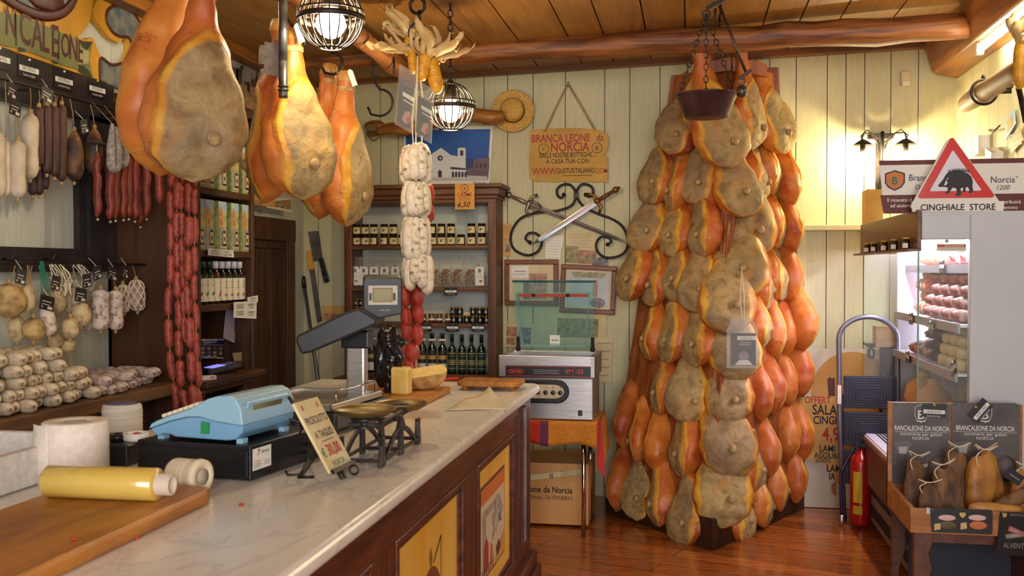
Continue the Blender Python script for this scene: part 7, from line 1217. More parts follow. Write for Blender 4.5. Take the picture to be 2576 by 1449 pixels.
for k, (trim0, trim1) in enumerate(((0, 0), (0, 0), (0, 1), (0, 3), (2, 4))):
    n = int((yB2-yA)/D)+1; y = yB2-trim1*D-(k % 2)*D/2; j = 0
    while y > yA+trim0*D:
        i = ci % 4; ci += 1; e = r.uniform(-.04, .02); place(P_[i], F_[i], (SX-.03+e, y+r.uniform(-.003, .003), zs+.0245+k*D*.84+r.uniform(0, .002)), -.34+r.uniform(-.06, .06), 'white floury salami log, %s layer of the large stack, %s from cabinet end' % (LN[k], N_[min(j, 19)]), 'salami', 'stacked salami logs'); y -= D; j += 1
M_log2 = mat('net_wrapped_casing', (222, 204, 186), (140, 96, 84), .8, 0, 40, bump=.5, lo=.45, hi=.7); P_ = [log_proto(s, .24, .022, M_log2) for s in (7, 9)]; F_ = [[0], [0]]; ya3, yb3 = sf(275, 985).y, sf(425, 960).y; ci = 0
for k, tr in enumerate((0, 2)):
    y = ya3+.005+k*.04; j = 0
    while y < yb3-tr*.02:
        if not (k == 1 and j in (3,)):
            o = place(P_[ci % 2], F_[ci % 2], (SX-.03+r.uniform(-.06, .02), y, zs+.022+k*.038), -.3+r.uniform(-.2, .2), 'rosy netted salami log, %s layer of the small pile, %s from the large stack' % (LN[k], N_[j]), 'salami', 'small pile of netted salami logs')
        ci += 1; y += .046; j += 1
# sausage strands hanging before the cabinet
dS = 4.02
def strand(label, pts, L, w, seed, top=300):
    rr_ = random.Random(seed); p0 = W(*pts[0], d=dS); t = thing('sausage_strand', label, 'sausages', W(*pts[-1], d=dS), 'strands of fresh sausage'); P = [V((a, b_, 0)) for a, b_ in pts]; tot = sum((P[i+1]-P[i]).length for i in range(len(P)-1)); n = int(tot/L)
    def at(s):
        for i in range(len(P)-1):
            l = (P[i+1]-P[i]).length
            if s <= l: return P[i].lerp(P[i+1], s/l)
            s -= l
        return P[-1]
    for i in range(n):
        a, b_ = at(i*tot/n+1), at((i+1)*tot/n-3); e = rr_.uniform(-.012, .012); mb = MB(); k = dS/FPX; j = rr_.uniform(-3, 3); sausage(mb, W(a.x, a.y, d=dS+e), W(b_.x, b_.y, d=dS+e), w/2*k*rr_.uniform(.94, 1.06), V((j*k, 0, 0)), 12, 12, tip=.2); ob('sausage_link', mb, M_link, t)
    mb = MB(); x, y = pts[0]; q = W(x, y, d=dS); mb.tube([W(*p, d=dS) for p in pts[::-1]]+[V((q.x, q.y, ceil_z(q.x)))], .0018, 5); ob('string', mb, M_knot, t)
strand('strand of fresh red sausages, outermost over the dark cabinet side', [(430, 395), (428, 700), (424, 800), (428, 900), (438, 970), (444, 1040)], 74, 20, 1)
strand('strand of fresh red sausages, second over the dark cabinet side', [(447, 380), (444, 560), (446, 700), (452, 900), (456, 985), (474, 1050)], 70, 22, 2)
strand('strand of fresh red sausages, third and fullest, before the cabinet edge', [(472, 370), (476, 520), (470, 700), (478, 850), (482, 960), (492, 1050)], 76, 24, 3)
strand('strand of fresh red sausages nearest the boxed liquors', [(494, 400), (489, 600), (490, 760), (496, 900), (500, 980), (506, 1050)], 68, 17, 4)
strand('short strand of fresh red sausages high over the cabinet side', [(398, 420), (402, 512)], 84, 20, 5)
strand('short bunch of fresh red sausages behind the outermost strands', [(460, 400), (456, 520), (458, 640), (463, 760), (464, 860)], 62, 17, 6)
# ---------------------------------------------------------------- open fridge against the right wall
FX, FB, FY0, FY1 = 1.0, XR-.01, 4.78, 6.32; ztop = W(2400, 538, y=FY0).z; XG = W(2441, 700, y=FY0).x
M_wht = mat('fridge_enamel', (196, 200, 204), (206, 210, 212), .4, 0, 2); M_inn = mat('fridge_inside', (232, 228, 236), rough=.4); M_fbr = wood('fridge_brown_panel', (78, 42, 26), (104, 58, 34), 1, 8, .4, .1)
fr = thing('open_fridge', 'tall white open display fridge with glass ends and lit shelves', 'fridge', ((FX+FB)/2, (FY0+FY1)/2, 0))
zw1 = W(2400, 602, y=FY0).z; zw0 = W(2300, 1090, y=FY0).z
mb = MB(); mb.bx((XG, FY0, .1), (FB, FY0+.045, ztop)); mb.bx((FX+.02, FY0, zw1), (XG, FY0+.045, ztop)); ob('end_wall', mb, M_wht, fr, bev=.006)
mb = MB(); mb.bx((1.205, FY1-.045, .1), (FB, FY1, ztop)); mb.bx((FX+.02, FY1-.045, zw1), (1.205, FY1, ztop)); ob('end_wall', mb, M_wht, fr, bev=.006)
mb = MB(); mb.bx((1.55, FY0+.045, .5), (FB, FY1-.045, ztop)); ob('back_wall', mb, M_inn, fr)
mb = MB(); mb.bx((FX+.14, FY0+.045, ztop-.05), (FB, FY1-.045, ztop)); mb.bx((FX+.02, FY0, ztop-.01), (FB, FY1, ztop+.012)); ob('roof_panel', mb, M_wht, fr, bev=.005)
# glass ends
M_gl = clear('clear_glass', (246, 252, 250), .02, .95); GX0 = W(2312, 900, y=FY0).x
mb = MB(); mb.bx((FX+.01, FY0+.015, zw0), (XG-.005, FY0+.021, zw1)); ob('glass_end', mb, M_gl, fr); f = back((0, FY0+.012, 0)); G = lambda a, b_: P2(f, a, b_)
mb = MB(); y = FY1-.03; gx1 = W(2256, 800, y=y).x; mb.bx((FX+.02, y, zw0), (gx1, y+.006, W(2200, 640, y=y).z)); ob('glass_end', mb, M_gl, fr)
mb = MB(); mb.bx((FX+.008, FY0+.013, zw0), (FX+.014, FY0+.023, zw1)); ob('glass_edge', mb, mat('green_glass_edge', (120, 170, 160), rough=.1), fr)
mb = MB(f); a, b_ = G(2356, 632), G(2431, 613); mb.prism([a, (b_[0], a[1]), b_, (a[0], b_[1])], 0, .0015, 0); mb.rect(a[0]+.003, b_[1]-.016, b_[0]-.003, b_[1]-.003, .002, 1); mb.text('TECNOINOX', (a[0]+b_[0])/2+.01, b_[1]-.014, .014, 0, z=.0026)
for k in range(2): mb.rect(a[0]+.006, a[1]+.006+k*.006, b_[0]-.006, a[1]+.008+k*.006, .002, 2)
ob('maker_sticker', mb, [WHITE, mat('orange_brown_print', (196, 96, 60)), PR], fr)
mb = MB(f); x, y = G(2383, 607); mb.lathe([(.008, 0), (.008, .006), (0, .007)], (x, y, -.012), 14); ob('bolt', mb, STEEL, fr)
# base
mb = MB(); mb.bx((FX+.012, FY0+.01, .46), (FB, FY1-.01, .52)); ob('well_floor', mb, M_inn, fr); zb1 = W(2165, 1092, x=FX).z; zb0 = W(2200, 1242, x=FX).z
mb = MB(); mb.bx((FX, FY0, zb0), (FX+.05, FY1, zb1-.01)); ob('front_panel', mb, M_fbr, fr, bev=.012)
mb = MB(); mb.bx((FX+.02, FY0+.01, zb1-.01), (FX+.2, FY1-.01, zb1+.012)); ob('air_sill', mb, M_inn, fr, bev=.004)
for k in range(5): mb = MB(); mb.bx((FX+.075+k*.02, FY0+.2, zb1+.0125), (FX+.085+k*.02, FY1-.1, zb1+.0135)); ob('air_slot', mb, BLACK, fr)
mb = MB(); mb.bx((FX+.03, FY0+.01, .04), (FB-.02, FY1-.01, zb0+.0)); ob('plinth', mb, mat('grey_grille_panel', (116, 110, 108), (128, 120, 118), .5, .2, 10), fr, bev=.01); fq = rgt((FX+.028, 0, 0))
for row_, z in ((0, .24), (1, .12)):
    for k in range(30):
        y = FY0+.12+k*.046; mb = MB(fq); mb.prism([(-y-.006, z-.035), (-y+.008, z-.035), (-y+.016, z+.03), (-y+.002, z+.03)], -.002, .003); ob('vent_slot', mb, BLACK, fr)
mb = MB(fq); y = FY0+.16; mb.prism([(-y-.03, .29), (-y+.12, .29), (-y+.12, .36), (-y-.03, .36)], 0, .003, 0); mb.rect(-y-.02, .30, -y+.11, .33, .0035, 1); ob('warning_label', mb, [WHITE, RED], fr)
mb = MB(fq); mb.bx((-FY0-.10, .24, 0), (-FY0-.03, .37, .008), 0); mb.bx((-FY0-.08, .33, .008), (-FY0-.05, .35, .013), 1); mb.bx((-FY0-.08, .27, .008), (-FY0-.05, .29, .013), 1); ob('control_plate', mb, [BLACK, RED], fr)
# shelves
M_rail = mat('shelf_rail', (150, 146, 150), rough=.35, metal=.4); SHF = [W(2330, py, x=1.2).z for py in (668, 800, 908)]
for z, x in zip(SHF, (1.26, 1.2, 1.19)): mb = MB(); mb.bx((x, FY0+.05, z-.012), (1.55, FY1-.05, z)); ob('shelf', mb, M_inn, fr); mb = MB(); mb.bx((x-.012, FY0+.05, z-.038), (x, FY1-.05, z+.004)); ob('price_rail', mb, M_rail, fr)
mb = MB(); mb.tube([(FX+.2, FY0+.06, ztop-.075), (FX+.2, FY1-.06, ztop-.075)], .014, 12); ob('light_tube', mb, E_cool, fr); mb = MB(); mb.tube([(1.52, FY0+.08, ztop-.09), (1.52, FY1-.06, ztop-.09)], .01, 10); ob('light_tube', mb, E_cool, fr)
mb = MB(); mb.tube([(1.45, FY1-.06, SHF[2]), (1.45, FY1-.06, ztop-.1)], .010, 10); ob('light_tube', mb, E_cool, fr)
# brown header board carrying little jars
mb = MB(); h0, h1 = W(2172, 632, x=FX+.01), W(2172, 574, x=FX+.01); mb.bx((FX+.0, FY0+.0, ztop-.155), (FX+.02, FY1, ztop+.02)); hb = ob('header_board', mb, wood('header_brown', (84, 48, 26), (112, 66, 36), 1, 7, .4, .1), fr, bev=.003)
mb = MB(); mb.bx((FX-.04, FY0+.0, ztop-.165), (FX+.02, FY1, ztop-.155)); ob('header_ledge', mb, wood('ledge_brown', (84, 48, 26), (112, 66, 36), 1, 7, .4, .1), fr)
pj = jar_proto(.017, .055, .1, .5, M_dark, M_gold, [WHITE, INK], lambda mb, r, h: None, 'mini_jar'); fl = [0]
for i, px in enumerate((2182, 2199, 2225, 2250, 2280)): y = W(px, 605, x=FX-.02).y; place(pj, fl, (FX-.02, min(y, FY1-.05), ztop-.155), -1.1, 'tiny dark jar on the fridge header ledge, %s from the wall end' % N_[i], 'jar', 'tiny jars on the fridge header')
# banner and boar sign standing on the fridge
f = back((0, FY0+.16, 0)); G = lambda a, b_: P2(f, a, b_); t = thing('charity_banner', 'white and maroon printed board standing on the fridge behind the triangular sign', 'sign', W(2400, 535, y=FY0+.16)); zt_ = ztop+.012
x0, y1 = G(2211, 404); x1, _ = G(2578, 407); y0 = G(2390, 533)[1]; x2 = G(2224, 530)[0]; mb = MB(f); mb.prism([(x2, zt_), (x1+.03, zt_), (x1, y1), (x0, y1)], -.004, 0, 0); mb.poly([(x0, y1), (x0+.002, y1-.022), (x1, y1-.022), (x1, y1)], .001, 1); zb3 = G(2300, 490)[1]; mb.poly([(x2-.003, zt_+.001), (x1+.03, zt_+.001), (x1+.02, zb3), (x2-.018, zb3)], .001, 1); ob('board', mb, [WHITE, mat('maroon_print', (96, 36, 30))], t)
mb = MB(f); cx_, cy_ = G(2251, 454); k = pxsize(f @ V((cx_, cy_, 0))); sh = [(-24, 18), (0, 26), (24, 18), (24, -6), (16, -18), (0, -26), (-16, -18), (-24, -6)]; mb.poly([(cx_+a*k, cy_+b_*k) for a, b_ in sh], .0015, 0); mb.poly([(cx_+a*k*.86, cy_+b_*k*.86) for a, b_ in sh], .002, 1); mb.text('B', cx_, cy_-.018, .05, 2, z=.0026, bold=.02)
x, y = G(2287, 455); mb.text('Brancaleone da', x, y, .042, 0, 'L', z=.002, sx=.86); x, y = G(2553, 459); mb.text('Norcia', x, y, .042, 0, 'R', z=.002, sx=.9); mb.text('\u00ae', x+.008, y+.02, .014, 0, z=.002); x, y = G(2302, 476); mb.text('Dal', x, y, .03, 0, 'L', z=.002, shear=.25); x, y = G(2540, 477); mb.text('1200', x, y, .03, 0, 'R', z=.002, shear=.25)
for s, a, b_, al in (('Il ricavato d', 2232, 506, 'L'), ('ad aiutare', 2240, 520, 'L'), ('contribuir\u00e0', 2568, 510, 'R'), ('terremoto', 2560, 524, 'R')): x, y = G(a, b_); mb.text(s, x, y-.003, .023, 3, al, z=.002, bold=.012)
ob('print', mb, [mat('navy_print', (34, 30, 46)), mat('crest_orange', (204, 120, 44)), mat('crest_green', (60, 110, 90)), WHITE], t)
f = back((0, FY0+.03, 0)); G = lambda a, b_: P2(f, a, b_); t = thing('boar_warning_sign', 'red-bordered triangular warning sign with a black boar, standing on the fridge', 'sign', W(2406, 535, y=FY0+.03))
def rtri(pts, r):
    out = []; P = [V((*p, 0)) for p in pts]
    for i in range(3):
        a, b_, c = P[i-1], P[i], P[(i+1) % 3]; u, v_ = (a-b_).normalized(), (c-b_).normalized(); h = u.angle(v_)/2; s, e = b_+u*(r/math.tan(h)), b_+v_*(r/math.tan(h)); m = b_+(u+v_).normalized()*(r/math.sin(h)); a0 = math.atan2(s.y-m.y, s.x-m.x); a1 = math.atan2(e.y-m.y, e.x-m.x); d_ = (a1-a0+PI) % (2*PI)-PI
        out += [(m.x+r*math.cos(a0+d_*k/6), m.y+r*math.sin(a0+d_*k/6)) for k in range(7)]
    return out
A_, B_, C_ = G(2392, 335), G(2282, 534), G(2532, 532); B_ = (B_[0], zt_+.002); C_ = (C_[0], zt_+.002); cen = ((A_[0]+B_[0]+C_[0])/3, (A_[1]+B_[1]+C_[1])/3); SC_ = lambda k: [(cen[0]+(p[0]-cen[0])*k, cen[1]+(p[1]-cen[1])*k+.012*(1-k)*3) for p in (A_, B_, C_)]
mb = MB(f); pl = rtri(SC_(.985), .022); pl = [p for p in pl]; mb.prism(pl, -.018, 0, 0); xa, xb = G(2296, 528)[0], G(2524, 528)[0]; mb.prism([(xa, zt_), (xb, zt_), (xb+.004, zt_+.045), (xa-.004, zt_+.045)], -.018, .0005, 0); ob('plate', mb, WHITE, t)
up = [(p[0], p[1]+.028) for p in SC_(.80)]; mb = MB(f); mb.poly(rtri(up, .010), .0012, 0); cu = (sum(p[0] for p in up)/3, sum(p[1] for p in up)/3); mb.poly(rtri([(cu[0]+(p[0]-cu[0])*.66, cu[1]+(p[1]-cu[1])*.66) for p in up], .004), .0018, 1); ob('red_border', mb, [mat('sign_red', (206, 40, 24), rough=.3), mat('sign_white', (226, 224, 232), rough=.3)], t)
boar = [(2359, 467), (2364, 461), (2372, 452), (2376, 444), (2382, 436), (2392, 432), (2400, 427), (2412, 429), (2424, 432), (2436, 437), (2444, 446), (2447, 458), (2446, 470), (2448, 480), (2443, 486), (2436, 486), (2438, 478), (2434, 470), (2428, 473), (2430, 482), (2421, 484), (2423, 472), (2416, 474), (2418, 488), (2412, 493), (2402, 492), (2407, 486), (2405, 474), (2396, 472), (2392, 478), (2386, 487), (2376, 487), (2383, 480), (2384, 472), (2374, 470), (2364, 471)]
mb = MB(f); mb.poly([G(*p) for p in boar], .0024, 0)
for i in range(12): a, b_ = (2384+i*4.5, 432-4*math.sin(i*.26)); mb.poly([G(a, b_+3), G(a+3, b_-7), G(a+5, b_+3)], .0023, 0)
mb.poly([G(2374, 466), G(2378, 458), G(2380, 452), (G(2383, 460)), G(2380, 466)], .003, 1); mb.poly([G(2381, 449), G(2386, 448), G(2384, 452)], .003, 1); x, y = G(2408, 529); mb.text('CINGHIALE  STORE', (xa+xb)/2, zt_+.006, .040, 2, z=.0024, bold=.012, sx=.92); ob('boar_and_lettering', mb, [mat('boar_black', (30, 26, 22)), WHITE, INK], t)
o = MB(back((0, FY1-.12, 0))); f_ = back((0, FY1-.12, 0)); o.prism([P2(f_, 2183, 476), P2(f_, 2222, 476), (P2(f_, 2222, 476)[0], zt_), (P2(f_, 2183, 476)[0], zt_)], -.2, 0); o = ob('cardboard_box', o, KRAFT); tag(o, 'brown cardboard box standing on the wall end of the fridge roof', 'box')
# ---------------------------------------------------------------- goods in the fridge
M_pan = mat('rosy_pancetta', (196, 110, 84), (232, 176, 150), .45, 0, 14, (1, 1, 1), bump=.2); M_fat = mat('vacuum_meat', (150, 50, 40), (232, 200, 196), .3, 0, 16, coat=.5, lo=.42, hi=.6); M_cch = mat('pale_cheese', (214, 188, 136), (228, 206, 160), .4, 0, 12, coat=.3); M_tan = mat('tan_cheese', (196, 146, 92), (212, 166, 112), .5, 0, 10); M_dkm = mat('dark_vacuum_meat', (50, 20, 18), (86, 34, 28), .25, 0, 12, coat=.6); r = random.Random(12)
def good(name, kind, loc, s, m, label, grp, rot=0):
    mb = MB()
    if kind == 'roll': mb.tube([(0, -s[0]/2, 0), (0, -s[0]*.42, 0), (0, s[0]*.42, 0), (0, s[0]/2, 0)], [s[1]*.4, s[1], s[1]*1.0, s[1]*.4], 16)
    elif kind == 'pack': mb.ball((0, 0, 0), 1, 14, 0, (s[0]/2, s[1]/2, s[2]/2), None, lambda p: 1+.10*math.sin(6*p.x+5*p.y+r.random()*.2)+.06*math.sin(11*p.z+7*p.x))
    elif kind == 'wheel': mb.lathe([(0, -s[1]/2), (s[0]*.9, -s[1]/2), (s[0], -s[1]*.25), (s[0], s[1]*.25), (s[0]*.9, s[1]/2), (0, s[1]/2)], n=26)
    elif kind == 'pear': mb.lathe([(0, -s[0]*1.1), (s[0]*.7, -s[0]*.9), (s[0], -s[0]*.2), (s[0]*.85, s[0]*.45), (s[0]*.35, s[0]*.85), (s[0]*.22, s[0]), (s[0]*.34, s[0]*1.15), (0, s[0]*1.25)], n=22)
    mb.M = MX.Identity(4); rm = MX.Translation(loc) @ MX.Rotation(rot, 4, 'Z'); mb.v = [rm @ p for p in mb.v]; o = ob(name, mb, m); tag(o, label, 'food', grp)
    if kind == 'roll':
        mb = MB(rm)
        for k in range(3): mb.ring((0, -s[0]*.25+s[0]*.25*k, 0), s[1]*1.02, .003, (0, 1, 0), 18, 5)
        ob('string', mb, STRING, o)
    if kind == 'pear': mb = MB(rm); mb.ring((0, 0, s[0]*1.0), s[0]*.27, .004, (0, 0, 1), 14, 5); ob('string', mb, STRING, o)
    return o
z1 = SHF[1]; i = 0
for k in range(4):
    for j in range(2): good('rolled_pancetta', 'roll', V((1.30+.03*(k % 2)+j*.10, 5.98-.02*k, z1+.04+k*.062)), (.30, .036), M_pan, 'string-tied rosy meat roll, %s layer, %s row, middle fridge shelf' % (N_[k], ('front', 'rear')[j]), 'rolled meats in the fridge')
for k in range(4):
    for j in range(4): good('vacuum_pack', 'pack', V((1.28+.02*k, 5.0+j*.19+(k % 2)*.05, z1+.036+k*.058)), (.16, .19, .07), M_fat, 'clear pack of red and white meat, %s layer, %s from near glass, middle shelf' % (N_[k], N_[j]), 'vacuum packed meats', r.uniform(-.3, .3))
z2 = SHF[2]
for k in range(4):
    for j in range(3): good('cheese_pack', 'wheel', V((1.28+.01*k, 4.98+j*.155, z2+.028+k*.054)), (.07, .05), M_cch, 'small pale wrapped cheese, %s layer, %s from near glass, third shelf' % (N_[k], N_[j]), 'wrapped cheeses')
for k in range(4): good('dark_pack', 'pack', V((1.28, 5.52, z2+.03+k*.055)), (.16, .2, .06), M_dkm, 'dark vacuum-packed meat on the third shelf, %s layer' % N_[k], 'dark packed meats')
for k in range(2):
    for j in range(2): good('bacon_pack', 'pack', V((1.29+k*.05, 5.80+j*.2, z2+.035+.0*k)), (.14, .18, .07) if k == 0 else (.12, .16, .10), M_fat, 'loose pink packed meat at the wall end, third shelf, %s of %s row' % (N_[j], ('front', 'rear')[k]), 'loose packs')
z3 = .52
for k, (y, z) in enumerate(((6.02, .28), (5.78, .26), (5.96, .12), (5.72, .10))): good('pear_cheese', 'pear', V((1.30, y, z3+z+.0)), (.105,), M_tan, 'tan pear-shaped cheese, %s' % ('upper one at the wall end', 'upper one next to it', 'lower one at the wall end', 'lower one next to it')[k]+', in the fridge well', 'pear cheeses')
for k in range(2): good('round_cheese', 'wheel', V((1.32, 5.3, z3+.12+k*.13)), (.15, .12), M_tan, 'large tan cheese wheel in the fridge well, %s' % ('lower', 'upper')[k], 'cheese wheels')
for k in range(3): good('top_pack', 'pack', V((1.36, 5.0+k*.2, SHF[0]+.04)), (.14, .18, .08), M_fat, 'packed red meat on the top fridge shelf, %s from near glass' % N_[k], 'top shelf packs')
for k in range(3): good('top_bag', 'pack', V((1.36, 5.75+k*.17, SHF[0]+.05)), (.14, .16, .10), M_pan, 'rosy bagged meat on the top fridge shelf, %s from wall end' % N_[2-k], 'top shelf bags')
mb = MB()
for z in (.60, .66): mb.bx((FX+.2, FY0+.1, z), (FX+.22, FY0+.75, z+.03))
for y in (FY0+.1, FY0+.73): mb.bx((FX+.2, y, .52), (FX+.5, y+.02, .69))
mb.bx((FX+.2, FY0+.1, .52), (FX+.5, FY0+.75, .53)); o = ob('white_crate', mb, M_inn); tag(o, 'white plastic crate in the fridge well', 'crate')
for px, py, z, lab in ((2292, 800, 1.185, 'black price card on the middle fridge rail, wall end'), (2342, 822, 1.18, 'black price card hanging mid-way on the middle fridge rail'), (2283, 896, 1.17, 'black price card on the lower fridge rail, wall end'), (2398, 925, 1.17, 'tilted black price card on the lower fridge rail near the glass'), (2370, 670, 1.24, 'black price card on the top fridge rail')):
    p = W(px, py, x=z); f = rgt(p+V((0, 0, .03))) @ MX.Rotation(.3 if 'tilted' in lab else 0, 4, 'Z'); price_card(f, .10, .065, ('\u20ac12,90', 'al kg'), lab, 1, 'price cards in the fridge')
# ---------------------------------------------------------------- crate of cured cheeks on its stand
BX, BY0, BY1 = .862, 4.20, 4.70; cz1, cz0 = W(2290, 1279, y=BY0).z, W(2290, 1340, y=BY0).z; bx1 = 1.42
M_cr = wood('crate_pine', (150, 92, 42), (186, 124, 64), 0, 7, .45, .15); cr = thing('display_crate', 'wooden display crate with tall back board holding cured pork cheeks', 'crate', ((BX+bx1)/2, (BY0+BY1)/2, cz0))
zp = W(2236, 1010, y=BY1).z
mb = MB(); mb.bx((BX, BY0, cz0), (bx1, BY0+.02, cz1)); ob('front_board', mb, M_cr, cr, bev=.002)
mb = MB(rgt((BX, 0, 0))); mb.prism([(-BY1, cz0), (-BY0-.02, cz0), (-BY0-.02, cz1), (-BY1+.03, cz1+.01), (-BY1, zp)], -.02, 0); ob('side_board', mb, M_cr, cr, bev=.002); mb = MB(); mb.bx((bx1-.02, BY0+.02, cz0), (bx1, BY1, cz1)); ob('side_board', mb, M_cr, cr)
mb = MB(); mb.bx((BX, BY1-.02, cz0), (bx1, BY1, zp)); ob('back_board', mb, M_cr, cr, bev=.002); mb = MB(); mb.bx((BX+.02, BY0+.02, cz0), (bx1-.02, BY1-.02, cz0+.012)); ob('bottom', mb, M_cr, cr)
st_ = thing('crate_stand', 'dark stand with a scrolled leg under the display crate', 'stand', ((BX+bx1)/2, 4.5, 0)); mb = MB(rgt((.99, 0, 0))); Z = cz0
f = back((0, BY0+.04, 0)); mb = MB(f); x_ = BX+.02; mb.prism([(x_, 0), (x_+.03, 0), (x_+.035, .18), (x_+.055, .24), (x_+.075, .30), (x_+.06, .36), (x_+.08, Z-.03), (x_+.08, Z), (x_-.0, Z), (x_-.0, .30)], -.03, 0); ob('leg', mb, M_fbr, st_, bev=.004); mb = MB(back((0, BY1-.02, 0))); mb.prism([(x_, 0), (x_+.03, 0), (x_+.035, .18), (x_+.075, .30), (x_+.08, Z), (x_, Z)], -.03, 0); ob('leg', mb, M_fbr, st_, bev=.004); mb = MB(); mb.bx((bx1-.06, BY0+.04, 0), (bx1-.02, BY1-.05, Z)); ob('leg', mb, M_fbr, st_); mb = MB(); mb.bx((x_+.02, BY0+.06, Z-.05), (bx1-.03, BY1-.04, Z)); ob('apron', mb, M_fbr, st_)
mb = MB(); mb.bx((x_+.06, BY1-.08, .0), (bx1-.06, BY1-.07, Z-.06)); ob('dark_back', mb, mat('dark_panel', (30, 30, 42), rough=.6), st_)
# printed bags pinned to the back board
f = back((0, BY1-.024, 0)); G = lambda a, b_: P2(f, a, b_); M_bg = mat('dark_bag_print', (70, 68, 70), (104, 100, 98), .35, 0, 5, coat=.3)
def shop_bag(x0, x1, y0, y1, lab, cut):
    a, b_ = G(x0, y1), G(x1, y0); w, h = b_[0]-a[0], b_[1]-a[1]; c = (a[0]+b_[0])/2; mb = MB(f); n = 8; mb.prism([(a[0], a[1]), (b_[0]-.004, a[1]), (b_[0], b_[1]-.01), (b_[0]-.02, b_[1]), (a[0]+.004, b_[1]-.004)], 0, .004, 0); t = ob('printed_bag', mb, M_bg, org=f @ V((c, a[1], 0))); tag(t, lab, 'bag', 'printed shop bags'); mb = MB(f); Y = lambda v_: b_[1]-h*v_
    sh = [(-.026, .03), (0, .042), (.026, .03), (.026, -.008), (.018, -.026), (0, -.038), (-.018, -.026), (-.026, -.008)]; yy = Y(.14); mb.tube([(c+p[0], yy+p[1], .0045) for p in sh], .0014, 5, 0, True); mb.text('B', c, yy-.022, .055, 0, z=.0048, bold=.01); mb.poly([(c-.02, yy-.03), (c+.02, yy-.03), (c+.016, yy-.034), (c-.016, yy-.034)], .0048, 0)
    mb.text('BRANCALEONE DA NORCIA'[cut:], c+.004*cut, Y(.345), .031, 0, z=.0048, sx=.60, bold=.012); mb.rect(a[0]+.01, Y(.365), b_[0]-.01, Y(.361), .0048, 0); mb.text('norcineria per golosi', c, Y(.405), .021, 0, z=.0048); mb.text('NORCIA', c, Y(.455), .019, 0, z=.0048); ob('lettering', mb, [WHITE, PR], t)
    mb = MB(f); q = a[0]+w*.13; mb.poly([(q-.025, Y(.50)), (q+.04, Y(.47)), (q+.05, Y(.52)), (q+.032, Y(.64)), (q-.005, Y(.64))], .0046, 0); mb.poly([(q-.005, Y(.55)), (q+.035, Y(.54)), (q+.028, Y(.63)), (q, Y(.63))], .0049, 1); q = a[0]+w*.5; mb.poly([(q-.04, Y(.80)), (q+.03, Y(.74)), (q+.04, Y(.77)), (q-.03, Y(.84)), (q+.03, Y(.86)), (q-.05, Y(.86))], .0046, 1); q = a[0]+w*.8; mb.lathe([(.045, 0), (0, .0004)], (q, Y(.80), .0046), 20, 2, sy=1.3); ob('photo_print', mb, [mat('glass_print', (110, 108, 110)), mat('light_print', (186, 182, 180)), mat('meat_print', (120, 112, 116))], t)
    for u in (.06, .95): mb = MB(f); mb.ball((a[0]+w*u, b_[1]-.012, .006), .005, 8); ob('pin', mb, GREENP, t)
shop_bag(2243, 2390, 1014, 1215, 'grey printed carrier bag pinned to the crate back, at the window-glass end', 1); shop_bag(2390, 2566, 1014, 1215, 'grey printed carrier bag pinned to the crate back, full crest showing', 0)
for px, py, a_, lab in ((2350, 1016, -.03, 'black price card pinned over the crest of one printed bag'), (2452, 1022, .9, 'black price card pinned askew between the two printed bags')): price_card(back(W(px, py, y=BY1-.034)) @ MX.Rotation(a_, 4, 'Z'), .10, .058, ('10,90 al KG', 'Il guanciale al pepe'), lab, 2, 'price cards on the crate', strip=(.45, .75))
# cured cheeks
M_gu = mat('peppered_rind', (76, 52, 32), (140, 100, 62), .7, 0, 20, (1, 1, .5), bump=.7, bd=.03); M_gl2 = mat('golden_rind', (150, 92, 36), (206, 146, 66), .5, 0, 10, bump=.4)
def cheek(c, w, d_, h, m, label, tilt=(0, 0, 0), seed=0, string=True):
    r = random.Random(seed); ph = r.uniform(0, 6); R = Euler(tilt).to_matrix().to_4x4(); F = MX.Translation(c) @ R; mb = MB(F)
    mb.ball((0, 0, h/2), 1, 22, 0, (w/2, d_/2, h/2*1.08), None, lambda p: (1-.24*max(0, p.z))*(1+.07*math.sin(4*p.x+3*p.z+ph)+.05*math.sin(7*p.z+5*p.y+ph))*(abs(p.x)**4+abs(p.y)**4+abs(p.z)**4)**-.20)
    o = ob('cured_cheek', mb, m, org=c); tag(o, label, 'cured pork cheek', 'cured cheeks in the crate')
    if string: mb = MB(F); mb.tube(cat([(-.02, -.005, h*.98), (-.05, -.04, h*1.06), (-.01, -.05, h*1.0), (.04, -.04, h*1.08), (.02, 0, h*.98)], 5), .0026, 5); mb.tube(cat([(-.01, -.03, h), (-.05, -.06, h*.9), (-.04, -.06, h*.75)], 4), .0022, 5); ob('string', mb, STRING, o)
cb = cz0+.014
cheek(V((.925, 4.44, cb)), .09, .06, .25, M_gu, 'dark peppered cheek with tangled strings, against the crate side', (-.15, .1, .2), 1); cheek(V((.965, 4.33, cb)), .085, .06, .165, M_gu, 'small peppered cheek low at the crate front', (-.1, 0, 0), 2); cheek(V((1.055, 4.36, cb)), .12, .07, .235, M_gu, 'large grey-brown peppered cheek in the middle of the crate', (-.12, -.12, 0), 3); cheek(V((1.09, 4.50, cb)), .11, .07, .285, M_gu, 'dark cheek standing behind the large grey-brown one', (-.1, .1, 0), 4); cheek(V((1.175, 4.44, cb)), .115, .07, .285, M_gl2, 'golden smooth cheek standing tall behind the flat piece', (-.1, .12, .1), 5); cheek(V((1.255, 4.52, cb)), .10, .06, .28, M_gl2, 'golden cheek with long strings at the outer back of the crate', (-.05, -.1, 0), 6)
